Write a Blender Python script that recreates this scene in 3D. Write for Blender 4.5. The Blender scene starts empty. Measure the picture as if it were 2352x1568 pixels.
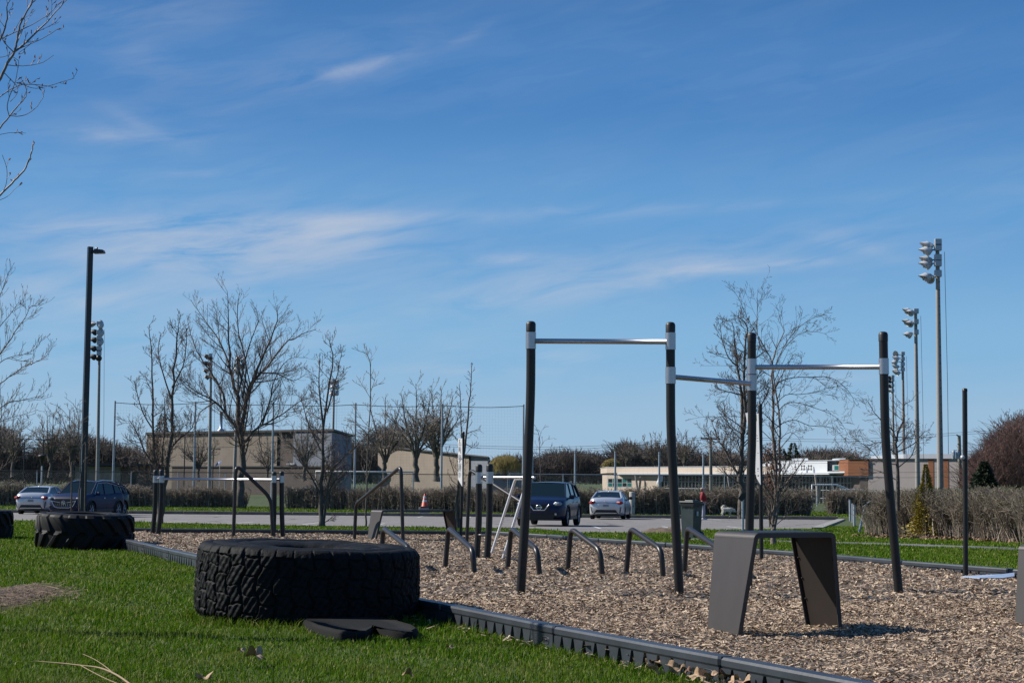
import bpy, math, random
import numpy as np
from mathutils import Vector, Matrix
R=math.radians
sc=bpy.context.scene
col=sc.collection
# ------------------------------------------------ camera, sky, sun, exposure
FPX=4000.0; CAMZ=1.05; PIT=math.atan(0.0801); ROL=0.0085
_F=Vector((0,math.cos(PIT),math.sin(PIT))); _U0=Vector((0,-math.sin(PIT),math.cos(PIT))); _R0=Vector((1,0,0))
_R=math.cos(ROL)*_R0+math.sin(ROL)*_U0; _U=math.cos(ROL)*_U0-math.sin(ROL)*_R0
cam=bpy.data.cameras.new('camera'); co=bpy.data.objects.new('camera',cam); col.objects.link(co)
cam.sensor_width=36; cam.lens=FPX/2352*36; cam.clip_start=0.1; cam.clip_end=4000
M=Matrix(((_R.x,_U.x,-_F.x,0),(_R.y,_U.y,-_F.y,0),(_R.z,_U.z,-_F.z,CAMZ),(0,0,0,1)))
co.matrix_world=M; sc.camera=co
SUN_EL=R(38.5); SUN_AZ=R(-77.0)      # azimuth clockwise from +Y : the sun stands to the left, a little beyond
sdir=Vector((math.sin(SUN_AZ)*math.cos(SUN_EL), math.cos(SUN_AZ)*math.cos(SUN_EL), math.sin(SUN_EL)))
sl=bpy.data.lights.new('sun','SUN'); sl.energy=5.0; sl.angle=R(0.5); sl.color=(1,0.95,0.87)
so=bpy.data.objects.new('sun',sl); col.objects.link(so); so.rotation_euler=sdir.to_track_quat('Z','Y').to_euler()
w=bpy.data.worlds.new('World'); sc.world=w; w.use_nodes=True
nt=w.node_tree; N=nt.nodes; L=nt.links; N.clear()
out=N.new('ShaderNodeOutputWorld'); bg=N.new('ShaderNodeBackground'); L.new(bg.outputs[0],out.inputs[0]); bg.inputs[1].default_value=0.053
sky=N.new('ShaderNodeTexSky'); sky.sky_type='NISHITA'; sky.sun_disc=False; sky.sun_elevation=SUN_EL; sky.sun_rotation=SUN_AZ
sky.altitude=50; sky.air_density=1.0; sky.dust_density=0.7; sky.ozone_density=3.5
def math_n(op,a,b=None,c=None,clamp=False,tree=None):
    T=tree or nt
    n=T.nodes.new('ShaderNodeMath'); n.operation=op; n.use_clamp=clamp
    for i,v in enumerate((a,b,c)):
        if v is None: continue
        if isinstance(v,(int,float)): n.inputs[i].default_value=v
        else: T.links.new(v,n.inputs[i])
    return n.outputs[0]
tc=N.new('ShaderNodeTexCoord'); sep=N.new('ShaderNodeSeparateXYZ'); L.new(tc.outputs['Generated'],sep.inputs[0])
# azimuth (radians from +Y) and elevation of the looked-at sky
az=math_n('ARCTAN2',sep.outputs[0],sep.outputs[1]); el=math_n('ARCSINE',sep.outputs[2])
def blob(a0,e0,sa,se,rot=0.0):
    da=math_n('SUBTRACT',az,a0); de=math_n('SUBTRACT',el,e0)
    if rot:
        c,s=math.cos(rot),math.sin(rot)
        da,de=(math_n('ADD',math_n('MULTIPLY',da,c),math_n('MULTIPLY',de,s)), math_n('SUBTRACT',math_n('MULTIPLY',de,c),math_n('MULTIPLY',da,s)))
    q=math_n('ADD',math_n('POWER',math_n('ABSOLUTE',math_n('DIVIDE',da,sa)),2.0),math_n('POWER',math_n('ABSOLUTE',math_n('DIVIDE',de,se)),2.0))
    return math_n('EXPONENT',math_n('MULTIPLY',q,-1.0))
def px_dir(x,y):
    d=_F*FPX+_R*(x-1176)+_U*(784-y); d.normalize(); return math.atan2(d.x,d.y), math.asin(d.z)
def pblob(x,y,w_,h_,rot=0.0):
    a,e=px_dir(x,y); return blob(a,e,w_/FPX,h_/FPX,rot)
comb=N.new('ShaderNodeCombineXYZ')
warp=N.new('ShaderNodeTexNoise'); warp.inputs['Scale'].default_value=9; warp.inputs['Detail'].default_value=2
cw=N.new('ShaderNodeCombineXYZ'); L.new(az,cw.inputs[0]); L.new(math_n('MULTIPLY',el,2.0),cw.inputs[1]); L.new(cw.outputs[0],warp.inputs[0])
wv=math_n('MULTIPLY',math_n('SUBTRACT',warp.outputs[0],0.5),0.06)
L.new(math_n('ADD',az,wv),comb.inputs[0]); L.new(math_n('MULTIPLY',math_n('ADD',math_n('ADD',el,math_n('MULTIPLY',az,-0.16)),math_n('MULTIPLY',wv,0.35)),5.5),comb.inputs[1])
cn=N.new('ShaderNodeTexNoise'); cn.inputs['Scale'].default_value=15; cn.inputs['Detail'].default_value=10; cn.inputs['Roughness'].default_value=0.6; cn.inputs['Distortion'].default_value=0.35
L.new(comb.outputs[0],cn.inputs[0])
cf=N.new('ShaderNodeTexNoise'); cf.inputs['Scale'].default_value=5; cf.inputs['Detail'].default_value=5
L.new(comb.outputs[0],cf.inputs[0])
CL=[(770,522,110,24,.08,1.5),(640,560,200,42,.06,1.1),(400,560,240,60,.03,.45),(250,528,160,22,.05,.55),(560,600,260,40,.0,.35),(300,690,200,26,.06,.5),(80,655,120,26,-.1,.45),
    (820,155,100,14,.28,.55),(700,175,130,16,.1,.2),(310,120,70,40,-.6,.15),(260,312,120,16,.0,.45),(330,290,80,14,-.4,.25),(420,30,140,30,.1,.25),(590,385,50,14,.25,.3),(450,398,60,10,0,.2),
    (1190,594,80,10,.02,.6),(1560,625,90,16,.2,.75),(1650,618,80,10,.02,.7),(1830,603,80,11,.03,.9),(1350,640,260,26,.14,.45),(1180,690,200,22,.1,.3),(1500,585,420,30,.1,.28),(1960,560,80,18,-.3,.4),
    (1100,850,160,10,.0,.4),(1300,820,80,14,.05,.4),(1900,870,120,16,.05,.25),(1200,492,700,14,.04,.3),(500,800,500,60,.0,.28),(1090,75,50,10,.5,.2)]
CL+=[(500,545,420,70,.05,.30),(150,640,300,90,.0,.22),(1450,640,520,50,.1,.18),(700,150,300,60,.15,.08),(330,110,160,90,-.3,.1),(300,300,200,60,0,.1)]
acc=None
for x,y,ww,hh,r_,amp in CL:
    b_=math_n('MULTIPLY',pblob(x,y,ww*1.2,hh*1.15,r_),amp*.72)
    acc=b_ if acc is None else math_n('ADD',acc,b_)
tex=math_n('MULTIPLY',math_n('SUBTRACT',cn.outputs[0],0.34),2.7,clamp=True)
tx2=math_n('MULTIPLY',math_n('SUBTRACT',cf.outputs[0],0.36),4.0,clamp=True)
veil=math_n('MULTIPLY',math_n('MULTIPLY',tex,tx2),0.05)
mask=math_n('ADD',math_n('MULTIPLY',acc,math_n('MULTIPLY',tex,0.72)),veil,clamp=True)
mask=math_n('MULTIPLY',math_n('SUBTRACT',1.0,math_n('EXPONENT',math_n('MULTIPLY',mask,-2.1))),0.70)
ramp=N.new('ShaderNodeValToRGB'); ramp.color_ramp.interpolation='EASE'
def s2l(c): return [((v/255+.055)/1.055)**2.4 if v/255>.04045 else v/255/12.92 for v in c]
BGS=bg.inputs[1].default_value
stops=[(0.0,(170,198,224)),(.09,(156,194,226)),(.24,(132,184,226)),(.46,(100,161,217)),(.72,(69,131,196)),(1.0,(54,110,174))]
for i,(ps,c) in enumerate(stops):
    e=ramp.color_ramp.elements[i] if i<2 else ramp.color_ramp.elements.new(ps); e.position=ps
for e,(ps,c) in zip(ramp.color_ramp.elements,stops): e.position=ps; e.color=(*[v/BGS*.1/1.414 for v in s2l(c)],1)
L.new(math_n('DIVIDE',el,R(18.0)),ramp.inputs[0])
sc10=N.new('ShaderNodeVectorMath'); sc10.operation='SCALE'; sc10.inputs[3].default_value=10.0; L.new(ramp.outputs[0],sc10.inputs[0])
skm=N.new('ShaderNodeMix'); skm.data_type='RGBA'; skm.inputs[0].default_value=.85; L.new(sky.outputs[0],skm.inputs[6]); L.new(sc10.outputs[0],skm.inputs[7])
mx=N.new('ShaderNodeMix'); mx.data_type='RGBA'; L.new(mask,mx.inputs[0]); L.new(skm.outputs[2],mx.inputs[6]); mx.inputs[7].default_value=(8.0,8.3,9.2,1)
L.new(mx.outputs[2],bg.inputs[0])
sc.view_settings.view_transform='Standard'; sc.view_settings.look='None'; sc.view_settings.exposure=0.5; sc.view_settings.gamma=1.0
sc.view_settings.use_curve_mapping=False
try:
    sc.cycles.max_bounces=6; sc.cycles.transparent_max_bounces=24; sc.cycles.use_denoising=True
except Exception: pass

# ------------------------------------------------ helpers
def at(x,y,Y):
    d=_F*FPX+_R*(x-1176)+_U*(784-y); t=Y/d.y; return Vector((d.x*t,Y,CAMZ+d.z*t))
def gp(x,y,z=0.0):
    d=_F*FPX+_R*(x-1176)+_U*(784-y); t=(z-CAMZ)/d.z; return Vector((d.x*t,d.y*t,z))
def L0(X,Y):
    Y=np.asarray(Y,float)
    z=np.interp(Y,[-50,26,51,96.1,96.4,4000],[-.075,-.075,-.45,-.933,-.79,-.79])
    return z
def lot_z(Y): return -.45-.0107*(Y-51)+.02
def lz(Y): return float(L0(0,Y))
def prop(o,label=None,cat=None,group=None,kind=None):
    if label: o['label']=label
    if cat: o['category']=cat
    if group: o['group']=group
    if kind: o['kind']=kind
    return o
def empty(name,loc=(0,0,0),rz=0.0,label=None,cat=None,group=None):
    o=bpy.data.objects.new(name,None); col.objects.link(o); o.location=loc; o.rotation_euler=(0,0,rz); o.empty_display_size=.2
    return prop(o,label,cat,group)
def npmesh(name,V,faces,mat,parent=None,smooth=False,inv=None):
    """V Nx3; faces: list of int arrays (M x k)"""
    V=np.asarray(V,np.float32).reshape(-1,3)
    me=bpy.data.meshes.new(name); me.vertices.add(len(V)); me.vertices.foreach_set('co',V.ravel())
    ls=[];st=[];tot=0;cnt=[]
    for F_ in faces:
        F_=np.asarray(F_,np.int32)
        if F_.size==0: continue
        k=F_.shape[1]; ls.append(F_.ravel()); n=F_.shape[0]
        st.append(tot+np.arange(n)*k); cnt.append(np.full(n,k)); tot+=n*k
    ls=np.concatenate(ls); st=np.concatenate(st).astype(np.int32); cnt=np.concatenate(cnt).astype(np.int32)
    me.loops.add(tot); me.loops.foreach_set('vertex_index',ls)
    me.polygons.add(len(st)); me.polygons.foreach_set('loop_start',st); me.polygons.foreach_set('loop_total',cnt)
    if smooth: me.polygons.foreach_set('use_smooth',np.ones(len(st),bool))
    me.update(calc_edges=True); me.validate()
    if mat: me.materials.append(mat)
    o=bpy.data.objects.new(name,me); col.objects.link(o)
    if parent: o.parent=parent
    return o
class MB:
    def __init__(s): s.v=[]; s.f=[]; s.sm=[]
    def add(s,vs,fs,sm=False):
        b=len(s.v); s.v+= [tuple(v) for v in vs]; s.f+=[tuple(b+i for i in f) for f in fs]; s.sm+=[sm]*len(fs)
    def box(s,c,sz,rz=0.0,bev=0.0,m=None):
        x,y,z=[a/2 for a in sz]
        if bev<=0:
            vs=[Vector((a*x,b*y,c_*z)) for c_ in(-1,1) for b in(-1,1) for a in(-1,1)]
            fs=[(0,2,3,1),(4,5,7,6),(0,1,5,4),(2,6,7,3),(0,4,6,2),(1,3,7,5)]
        else:
            b=min(bev,x*.99,y*.99,z*.99)
            bm=[]; 
            def ring(zz,i):
                return [Vector(p) for p in ((-x+i+b*0,-y+i,zz),(x-i,-y+i,zz),(x-i,y-i,zz),(-x+i,y-i,zz))]
            # chamfered: octagon rings
            def octa(zz,ix):
                xx,yy=x-ix,y-ix; c2=b
                return [Vector(p) for p in ((-xx+c2,-yy,zz),(xx-c2,-yy,zz),(xx,-yy+c2,zz),(xx,yy-c2,zz),(xx-c2,yy,zz),(-xx+c2,yy,zz),(-xx,yy-c2,zz),(-xx,-yy+c2,zz))]
            rs=[octa(-z,b*.7),octa(-z+b,0),octa(z-b,0),octa(z,b*.7)]
            vs=sum(rs,[]); fs=[]
            for k in range(3):
                for i in range(8): j=(i+1)%8; fs.append((k*8+i,k*8+j,k*8+8+j,k*8+8+i))
            fs.append(tuple(range(7,-1,-1))); fs.append(tuple(range(24,32)))
        rot=Matrix.Rotation(rz,3,'Z')
        vs=[(m@v if m is not None else rot@v)+Vector(c) for v in vs]
        s.add(vs,fs); return s
    def tube(s,pts,rad,n=10,cap=True,sm=True):
        pts=[Vector(p) for p in pts]; k=len(pts)
        if not hasattr(rad,'__len__'): rad=[rad]*k
        t0=(pts[1]-pts[0]).normalized(); ref=Vector((0,0,1)) if abs(t0.z)<.9 else Vector((1,0,0))
        u=t0.cross(ref).normalized(); vs=[]
        for i,p in enumerate(pts):
            t=(pts[min(i+1,k-1)]-pts[max(i-1,0)]).normalized()
            u=(u-t*u.dot(t)).normalized(); v=t.cross(u)
            for j in range(n):
                a=2*math.pi*j/n; vs.append(p+(u*math.cos(a)+v*math.sin(a))*rad[i])
        fs=[(i*n+j,i*n+(j+1)%n,(i+1)*n+(j+1)%n,(i+1)*n+j) for i in range(k-1) for j in range(n)]
        s.add(vs,fs,sm)
        if cap: s.add(vs[:n],[tuple(range(n-1,-1,-1))]); s.add(vs[-n:],[tuple(range(n))])
        return s
    def lathe(s,prof,n=24,c=(0,0,0),m=None,sm=True):
        vs=[];c=Vector(c)
        for r,z in prof:
            for j in range(n):
                a=2*math.pi*j/n; p=Vector((r*math.cos(a),r*math.sin(a),z)); vs.append((m@p if m is not None else p)+c)
        k=len(prof)
        s.add(vs,[(i*n+j,i*n+(j+1)%n,(i+1)*n+(j+1)%n,(i+1)*n+j) for i in range(k-1) for j in range(n)],sm)
        return s
    def prism(s,poly,h0,h1,f=None):
        """poly list of 2D pts; f maps (a,b,h)->3D"""
        f=f or (lambda a,b,h:(a,b,h)); n=len(poly)
        vs=[f(a,b,h0) for a,b in poly]+[f(a,b,h1) for a,b in poly]
        fs=[tuple(range(n-1,-1,-1)),tuple(range(n,2*n))]+[(i,(i+1)%n,n+(i+1)%n,n+i) for i in range(n)]
        s.add(vs,fs); return s
    def quad(s,a,b,c,d): s.add([a,b,c,d],[(0,1,2,3)]); return s
    def build(s,name,mat,parent=None,loc=None,rz=None):
        me=bpy.data.meshes.new(name); me.from_pydata(s.v,[],s.f); me.polygons.foreach_set('use_smooth',s.sm); me.validate(); me.update()
        if mat: me.materials.append(mat)
        o=bpy.data.objects.new(name,me); col.objects.link(o)
        if parent: o.parent=parent
        if loc is not None: o.location=loc
        if rz is not None: o.rotation_euler=(0,0,rz)
        return o
class Tw:
    """many tapered branches, built as one mesh"""
    def __init__(s): s.g={}
    def add(s,pts,r,n=3):
        s.g.setdefault((len(pts),n),[]).append((pts,r))
    def arrays(s):
        VV=[];FF=[];b=0
        for (k,n),lst in s.g.items():
            P=np.array([p for p,_ in lst],float).reshape(-1,k,3); Rr=np.array([r for _,r in lst],float).reshape(-1,k)
            T=np.empty_like(P); T[:,1:-1]=P[:,2:]-P[:,:-2]; T[:,0]=P[:,1]-P[:,0]; T[:,-1]=P[:,-1]-P[:,-2]
            T/=np.linalg.norm(T,axis=2,keepdims=True)+1e-9
            ref=np.where(np.abs(T[:,:1,2:3])<.8,np.array([0,0,1.]),np.array([1.,0,0])); U=np.cross(T,ref); U/=np.linalg.norm(U,axis=2,keepdims=True)+1e-9
            W=np.cross(T,U); a=np.arange(n)*2*math.pi/n
            V=P[:,:,None,:]+Rr[:,:,None,None]*(np.cos(a)[None,None,:,None]*U[:,:,None,:]+np.sin(a)[None,None,:,None]*W[:,:,None,:])
            m=len(lst); V=V.reshape(-1,3)
            i,j=np.meshgrid(np.arange(k-1),np.arange(n),indexing='ij'); j2=(j+1)%n
            q=np.stack([i*n+j,i*n+j2,(i+1)*n+j2,(i+1)*n+j],-1).reshape(-1,4)
            F_=(q[None]+(np.arange(m)*k*n)[:,None,None]).reshape(-1,4)+b
            VV.append(V);FF.append(F_);b+=len(V)
        return np.concatenate(VV),np.concatenate(FF)
    def build(s,name,mat,parent=None):
        V,F_=s.arrays(); 
        if parent: V=V-np.array(parent.location)
        return npmesh(name,V,[F_],mat,parent,smooth=True)
def copy_tree(o,parent=None):
    c=o.copy(); col.objects.link(c); c.parent=parent
    for ch in list(o.children): copy_tree(ch,c)
    return c
# ------------------------------------------------ materials
MATS={}
def mat(name,c,rough=.6,metal=0.0,spec=.5,var=None,vscale=5.0,bump=0.0,bscale=40.0,coat=0.0,island=None,sheen=0,detail=4,trans=0.0,obj=True,stretch=None,bdist=.02):
    k_=.72 if metal<=.3 else 1.0
    c=tuple(v*k_ for v in c); var=tuple(v*k_ for v in var) if var is not None else None; island=[(q,tuple(v*k_ for v in cc)) for q,cc in island] if island else None
    m=bpy.data.materials.new(name); m.use_nodes=True; T=m.node_tree; p=T.nodes['Principled BSDF']
    p.inputs['Base Color'].default_value=(*c,1); p.inputs['Roughness'].default_value=rough; p.inputs['Metallic'].default_value=metal
    p.inputs['Specular IOR Level'].default_value=spec; p.inputs['Coat Weight'].default_value=coat; p.inputs['Coat Roughness'].default_value=.05
    if trans: p.inputs['Transmission Weight'].default_value=trans
    co_=None
    if var is not None or bump:
        co_=T.nodes.new('ShaderNodeTexCoord'); src=co_.outputs['Object']
        if stretch:
            mp=T.nodes.new('ShaderNodeMapping'); mp.inputs['Scale'].default_value=stretch; T.links.new(src,mp.inputs[0]); src=mp.outputs[0]
    if var is not None:
        n=T.nodes.new('ShaderNodeTexNoise'); n.inputs['Scale'].default_value=vscale; n.inputs['Detail'].default_value=detail; n.inputs['Roughness'].default_value=.6; T.links.new(src,n.inputs[0])
        r=T.nodes.new('ShaderNodeValToRGB'); r.color_ramp.elements[0].position=.33; r.color_ramp.elements[1].position=.68
        r.color_ramp.elements[0].color=(*c,1); r.color_ramp.elements[1].color=(*var,1); T.links.new(n.outputs[0],r.inputs[0]); T.links.new(r.outputs[0],p.inputs['Base Color'])
    if island:
        g=T.nodes.new('ShaderNodeNewGeometry'); r=T.nodes.new('ShaderNodeValToRGB'); r.color_ramp.interpolation='LINEAR'
        els=r.color_ramp.elements
        for i,(ps,cc) in enumerate(island):
            e=els[i] if i<2 else els.new(ps); e.position=ps; e.color=(*cc,1)
        T.links.new(g.outputs['Random Per Island'],r.inputs[0]); T.links.new(r.outputs[0],p.inputs['Base Color'])
    if bump:
        n=T.nodes.new('ShaderNodeTexNoise'); n.inputs['Scale'].default_value=bscale; n.inputs['Detail'].default_value=5; T.links.new(src,n.inputs[0])
        b=T.nodes.new('ShaderNodeBump'); b.inputs['Strength'].default_value=bump; b.inputs['Distance'].default_value=bdist; T.links.new(n.outputs[0],b.inputs['Height']); T.links.new(b.outputs[0],p.inputs['Normal'])
    MATS[name]=m; return m
m_post=mat('post_coating',(.013,.0115,.011),.42,spec=.4,var=(.017,.015,.014),vscale=3,bump=.05,bscale=300)
m_cap=mat('rubber_cap',(.011,.012,.012),.5)
m_steel=mat('brushed_steel',(.46,.46,.48),.36,metal=1.0,var=(.38,.38,.40),vscale=30,stretch=(1,1,8))
m_tube=mat('bronze_grey_tube',(.040,.035,.034),.36,metal=.3,var=(.034,.030,.029),vscale=4)
m_plate=mat('grey_steel_plate',(.078,.070,.068),.46,metal=.1,spec=.35,var=(.064,.057,.056),vscale=1.6,bump=.03,bscale=120,stretch=(3,3,.6))
m_tyre=mat('worn_tyre_rubber',(.006,.0065,.0075),.68,spec=.12,var=(.012,.013,.0145),vscale=7,bump=.5,bscale=45,bdist=.012)
m_tyre2=mat('smooth_tyre_rubber',(.005,.005,.0055),.6,spec=.18,var=(.010,.010,.0105),vscale=4,bump=.15,bscale=60,bdist=.006)
m_mat=mat('crumb_rubber',(.006,.006,.0065),.85,spec=.2,var=(.012,.012,.0125),vscale=60,bump=.6,bscale=220,bdist=.006)
m_border=mat('border_plastic',(.031,.038,.047),.42,var=(.052,.062,.076),vscale=5,bump=.12,bscale=18,bdist=.01)
m_chipbase=mat('chip_bed',(.085,.062,.045),.9,var=(.26,.20,.145),vscale=28,bump=.9,bscale=60,detail=8)
m_chip=mat('wood_chip',(.3,.2,.15),.85,island=[(0,(.12,.072,.045)),(1,(.86,.69,.50)),(.22,(.31,.205,.13)),(.55,(.50,.365,.245)),(.88,(.64,.485,.34))])
m_soil=mat('lawn_soil',(.040,.062,.008),.95,var=(.065,.100,.012),vscale=3,bump=.8,bscale=30,detail=8)
m_grass=mat('grass_blade',(.05,.1,.02),.6,spec=.12,island=[(0,(.040,.095,.002)),(1,(.55,.48,.22)),(.35,(.080,.180,.003)),(.7,(.125,.245,.005)),(.90,(.20,.28,.02)),(.96,(.40,.38,.13))])
m_loop=mat('bright_steel_tube',(.80,.80,.82),.42,metal=.55)
T_=m_grass.node_tree; p_=T_.nodes['Principled BSDF']
tc_=T_.nodes.new('ShaderNodeTexCoord'); n1_=T_.nodes.new('ShaderNodeTexNoise'); n1_.inputs['Scale'].default_value=.9; n1_.inputs['Detail'].default_value=6; n1_.inputs['Roughness'].default_value=.65; T_.links.new(tc_.outputs['Object'],n1_.inputs[0])
r1_=T_.nodes.new('ShaderNodeMapRange'); r1_.inputs[1].default_value=.50; r1_.inputs[2].default_value=.78; r1_.inputs[4].default_value=.75; T_.links.new(n1_.outputs[0],r1_.inputs[0])
mc_=T_.nodes.new('ShaderNodeMix'); mc_.data_type='RGBA'; T_.links.new(r1_.outputs[0],mc_.inputs[0]); T_.links.new(p_.inputs['Base Color'].links[0].from_socket,mc_.inputs[6]); mc_.inputs[7].default_value=(.19,.20,.045,1); T_.links.new(mc_.outputs[2],p_.inputs['Base Color'])
tr_=T_.nodes.new('ShaderNodeBsdfTranslucent'); mxs=T_.nodes.new('ShaderNodeMixShader'); mxs.inputs[0].default_value=.32; T_.links.new(p_.inputs['Base Color'].links[0].from_socket,tr_.inputs[0]); T_.links.new(p_.outputs[0],mxs.inputs[1]); T_.links.new(tr_.outputs[0],mxs.inputs[2]); T_.links.new(mxs.outputs[0],T_.nodes['Material Output'].inputs[0])
m_asph=mat('old_asphalt',(.20,.185,.175),.9,var=(.27,.25,.235),vscale=1.1,bump=.3,bscale=60,detail=9)
T_=m_asph.node_tree; p_=T_.nodes['Principled BSDF']; tc_=T_.nodes.new('ShaderNodeTexCoord'); nz_=T_.nodes.new('ShaderNodeTexNoise'); nz_.inputs['Scale'].default_value=.6; nz_.inputs['Detail'].default_value=5; T_.links.new(tc_.outputs['Object'],nz_.inputs[0])
va_=T_.nodes.new('ShaderNodeVectorMath'); va_.operation='MULTIPLY_ADD'; T_.links.new(nz_.outputs['Color'],va_.inputs[0]); va_.inputs[1].default_value=(2.5,2.5,0); T_.links.new(tc_.outputs['Object'],va_.inputs[2])
vo_=T_.nodes.new('ShaderNodeTexVoronoi'); vo_.feature='DISTANCE_TO_EDGE'; vo_.inputs['Scale'].default_value=.16; T_.links.new(va_.outputs[0],vo_.inputs[0])
mr_=T_.nodes.new('ShaderNodeMapRange'); mr_.inputs[1].default_value=.004; mr_.inputs[2].default_value=.013; mr_.inputs[3].default_value=.30; mr_.inputs[4].default_value=1; T_.links.new(vo_.outputs[0],mr_.inputs[0])
vm_=T_.nodes.new('ShaderNodeVectorMath'); vm_.operation='SCALE'; T_.links.new(p_.inputs['Base Color'].links[0].from_socket,vm_.inputs[0]); T_.links.new(mr_.outputs[0],vm_.inputs[3]); T_.links.new(vm_.outputs[0],p_.inputs['Base Color'])
m_path=mat('path_asphalt',(.16,.155,.155),.9,var=(.20,.195,.19),vscale=2.5,bump=.3,bscale=60,detail=8)
m_line=mat('faded_line_paint',(.85,.84,.82),.8,var=(.45,.44,.42),vscale=6,detail=8)
m_conc=mat('kerb_concrete',(.24,.22,.19),.9,var=(.15,.13,.11),vscale=3,bump=.4,bscale=30,detail=8)
m_conc2=mat('pole_concrete',(.31,.30,.275),.85,var=(.37,.355,.33),vscale=8,bump=.1)
m_bark=mat('bark',(.085,.070,.058),.9,var=(.15,.128,.105),vscale=6,bump=.8,bscale=25,stretch=(3,3,.7))
m_bark2=mat('dark_bark',(.080,.067,.058),.9,var=(.15,.128,.11),vscale=5,bump=.6,bscale=20)
m_twig=mat('twig',(.165,.122,.10),.8)
m_twig2=mat('grey_twig',(.27,.225,.185),.8)
m_bud=mat('bud',(.20,.085,.055),.7)
m_hedge=mat('hedge_twig',(.15,.12,.09),.85,island=[(0,(.11,.085,.066)),(1,(.46,.385,.295)),(.5,(.25,.20,.155))])
m_hleaf=mat('hedge_bud_leaf',(.1,.13,.04),.7,island=[(0,(.15,.17,.06)),(1,(.30,.28,.15))])
m_black=mat('black_plastic',(.012,.012,.013),.45)
m_white=mat('white_paint',(.72,.74,.76),.4)
m_galv=mat('galvanised',(.30,.34,.37),.45,metal=.4,var=(.36,.39,.42),vscale=10)
def W(o,parent):
    """parent an object that was built in world coordinates"""
    o.parent=parent
    if parent.type=='EMPTY':
        o.matrix_parent_inverse=(Matrix.Translation(parent.location)@parent.rotation_euler.to_matrix().to_4x4()).inverted()
    return o
rng=np.random.default_rng(7); rnd=random.Random(5)
# ------------------------------------------------ setting
CHIP=[(-8.6,34.0),(-5.97,27.5),(-4.04,22.4),(-.8,14.4),(-.333,13.5),(.517,11.37),(1.43,9.35),(2.6,6.8),(9,13.0),(7.7,16.6),(5.77,20.5),(5.1,21.9),(4.53,24.1),(3.74,25.5),(3.04,27.3),(2.31,28.6),(1.62,29.9),(.95,31.1),(.35,33.0),(-.3,33.7),(-4.53,33.7)]
LOT=[(-45,66.5),(-18,66),(-14.1,65),(-8.1,60),(-1.5,58.5),(.6,57.5),(1.6,54),(2.1,51.5),(4.2,52.2),(5.0,56),(6.6,58.5),(10.8,62.5),(18.0,96),(-45,96)]
def inpoly(X,Y,poly):
    X=np.asarray(X);Y=np.asarray(Y); c=np.zeros(X.shape,bool); n=len(poly)
    for i in range(n):
        x1,y1=poly[i];x2,y2=poly[(i+1)%n]
        c^=((y1>Y)!=(y2>Y))&(X<(x2-x1)*(Y-y1)/(y2-y1+1e-12)+x1)
    return c
def sheet(name,xs,ys,zf,mat_):
    X,Y=np.meshgrid(xs,ys); Z=zf(X,Y); V=np.stack([X,Y,Z],-1).reshape(-1,3); nx=len(xs);ny=len(ys)
    i,j=np.meshgrid(np.arange(ny-1),np.arange(nx-1),indexing='ij'); a=i*nx+j
    return npmesh(name,V,[np.stack([a,a+1,a+nx+1,a+nx],-1).reshape(-1,4)],mat_,smooth=True)
HOL=[(.15,16.6),(1.7,16.2),(2.3,18),(3.6,16.5),(-.2,20.5),(.9,20.4),(1.9,20.3),(-.5,25),(1.95,12.8),(-4,31.5),(-1,30)]
def chip_z(X,Y): return sum(-.028*np.exp(-(((X-a)/.55)**2+((Y-b)/.9)**2)) for a,b in HOL)+.007*np.sin(X*17+Y*9)*np.sin(Y*13-X*5)+.012*np.sin(X*1.9+.4)*np.sin(Y*1.3)+.010*np.sin(X*3.7+Y*2.3+1)+.006*np.sin(X*7.1-Y*5.2)-.004
ys=np.concatenate([np.arange(-6,26,1.0),[26],np.arange(27,51,1.),[51],np.arange(53,96,2.),[96.1,96.4],np.arange(98,130,4.),[150,200,300,500,900,1800,3500]])
xs=np.concatenate([[-2500,-800,-300,-120],np.arange(-60,61,1.5),[120,300,800,2500]])
lawn=sheet('lawn',xs,ys,lambda X,Y:L0(X,Y)-np.where(inpoly(X,Y,CHIP),.06,0),m_soil); prop(lawn,kind='structure')
# wood-chip bed: grid clipped to the polygon
g=.12; gx=np.arange(-9,9.2,g); gy=np.arange(6.6,34.4,g)
GX,GY=np.meshgrid((gx[:-1]+gx[1:])/2,(gy[:-1]+gy[1:])/2); ins=inpoly(GX,GY,CHIP)
X,Y=np.meshgrid(gx,gy); V=np.stack([X,Y,chip_z(X,Y)],-1).reshape(-1,3); nx=len(gx)
i,j=np.nonzero(ins); a=i*nx+j
bed=npmesh('chip_bed',V,[np.stack([a,a+1,a+nx+1,a+nx],-1)],m_chipbase,smooth=True); prop(bed,kind='structure')
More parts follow.
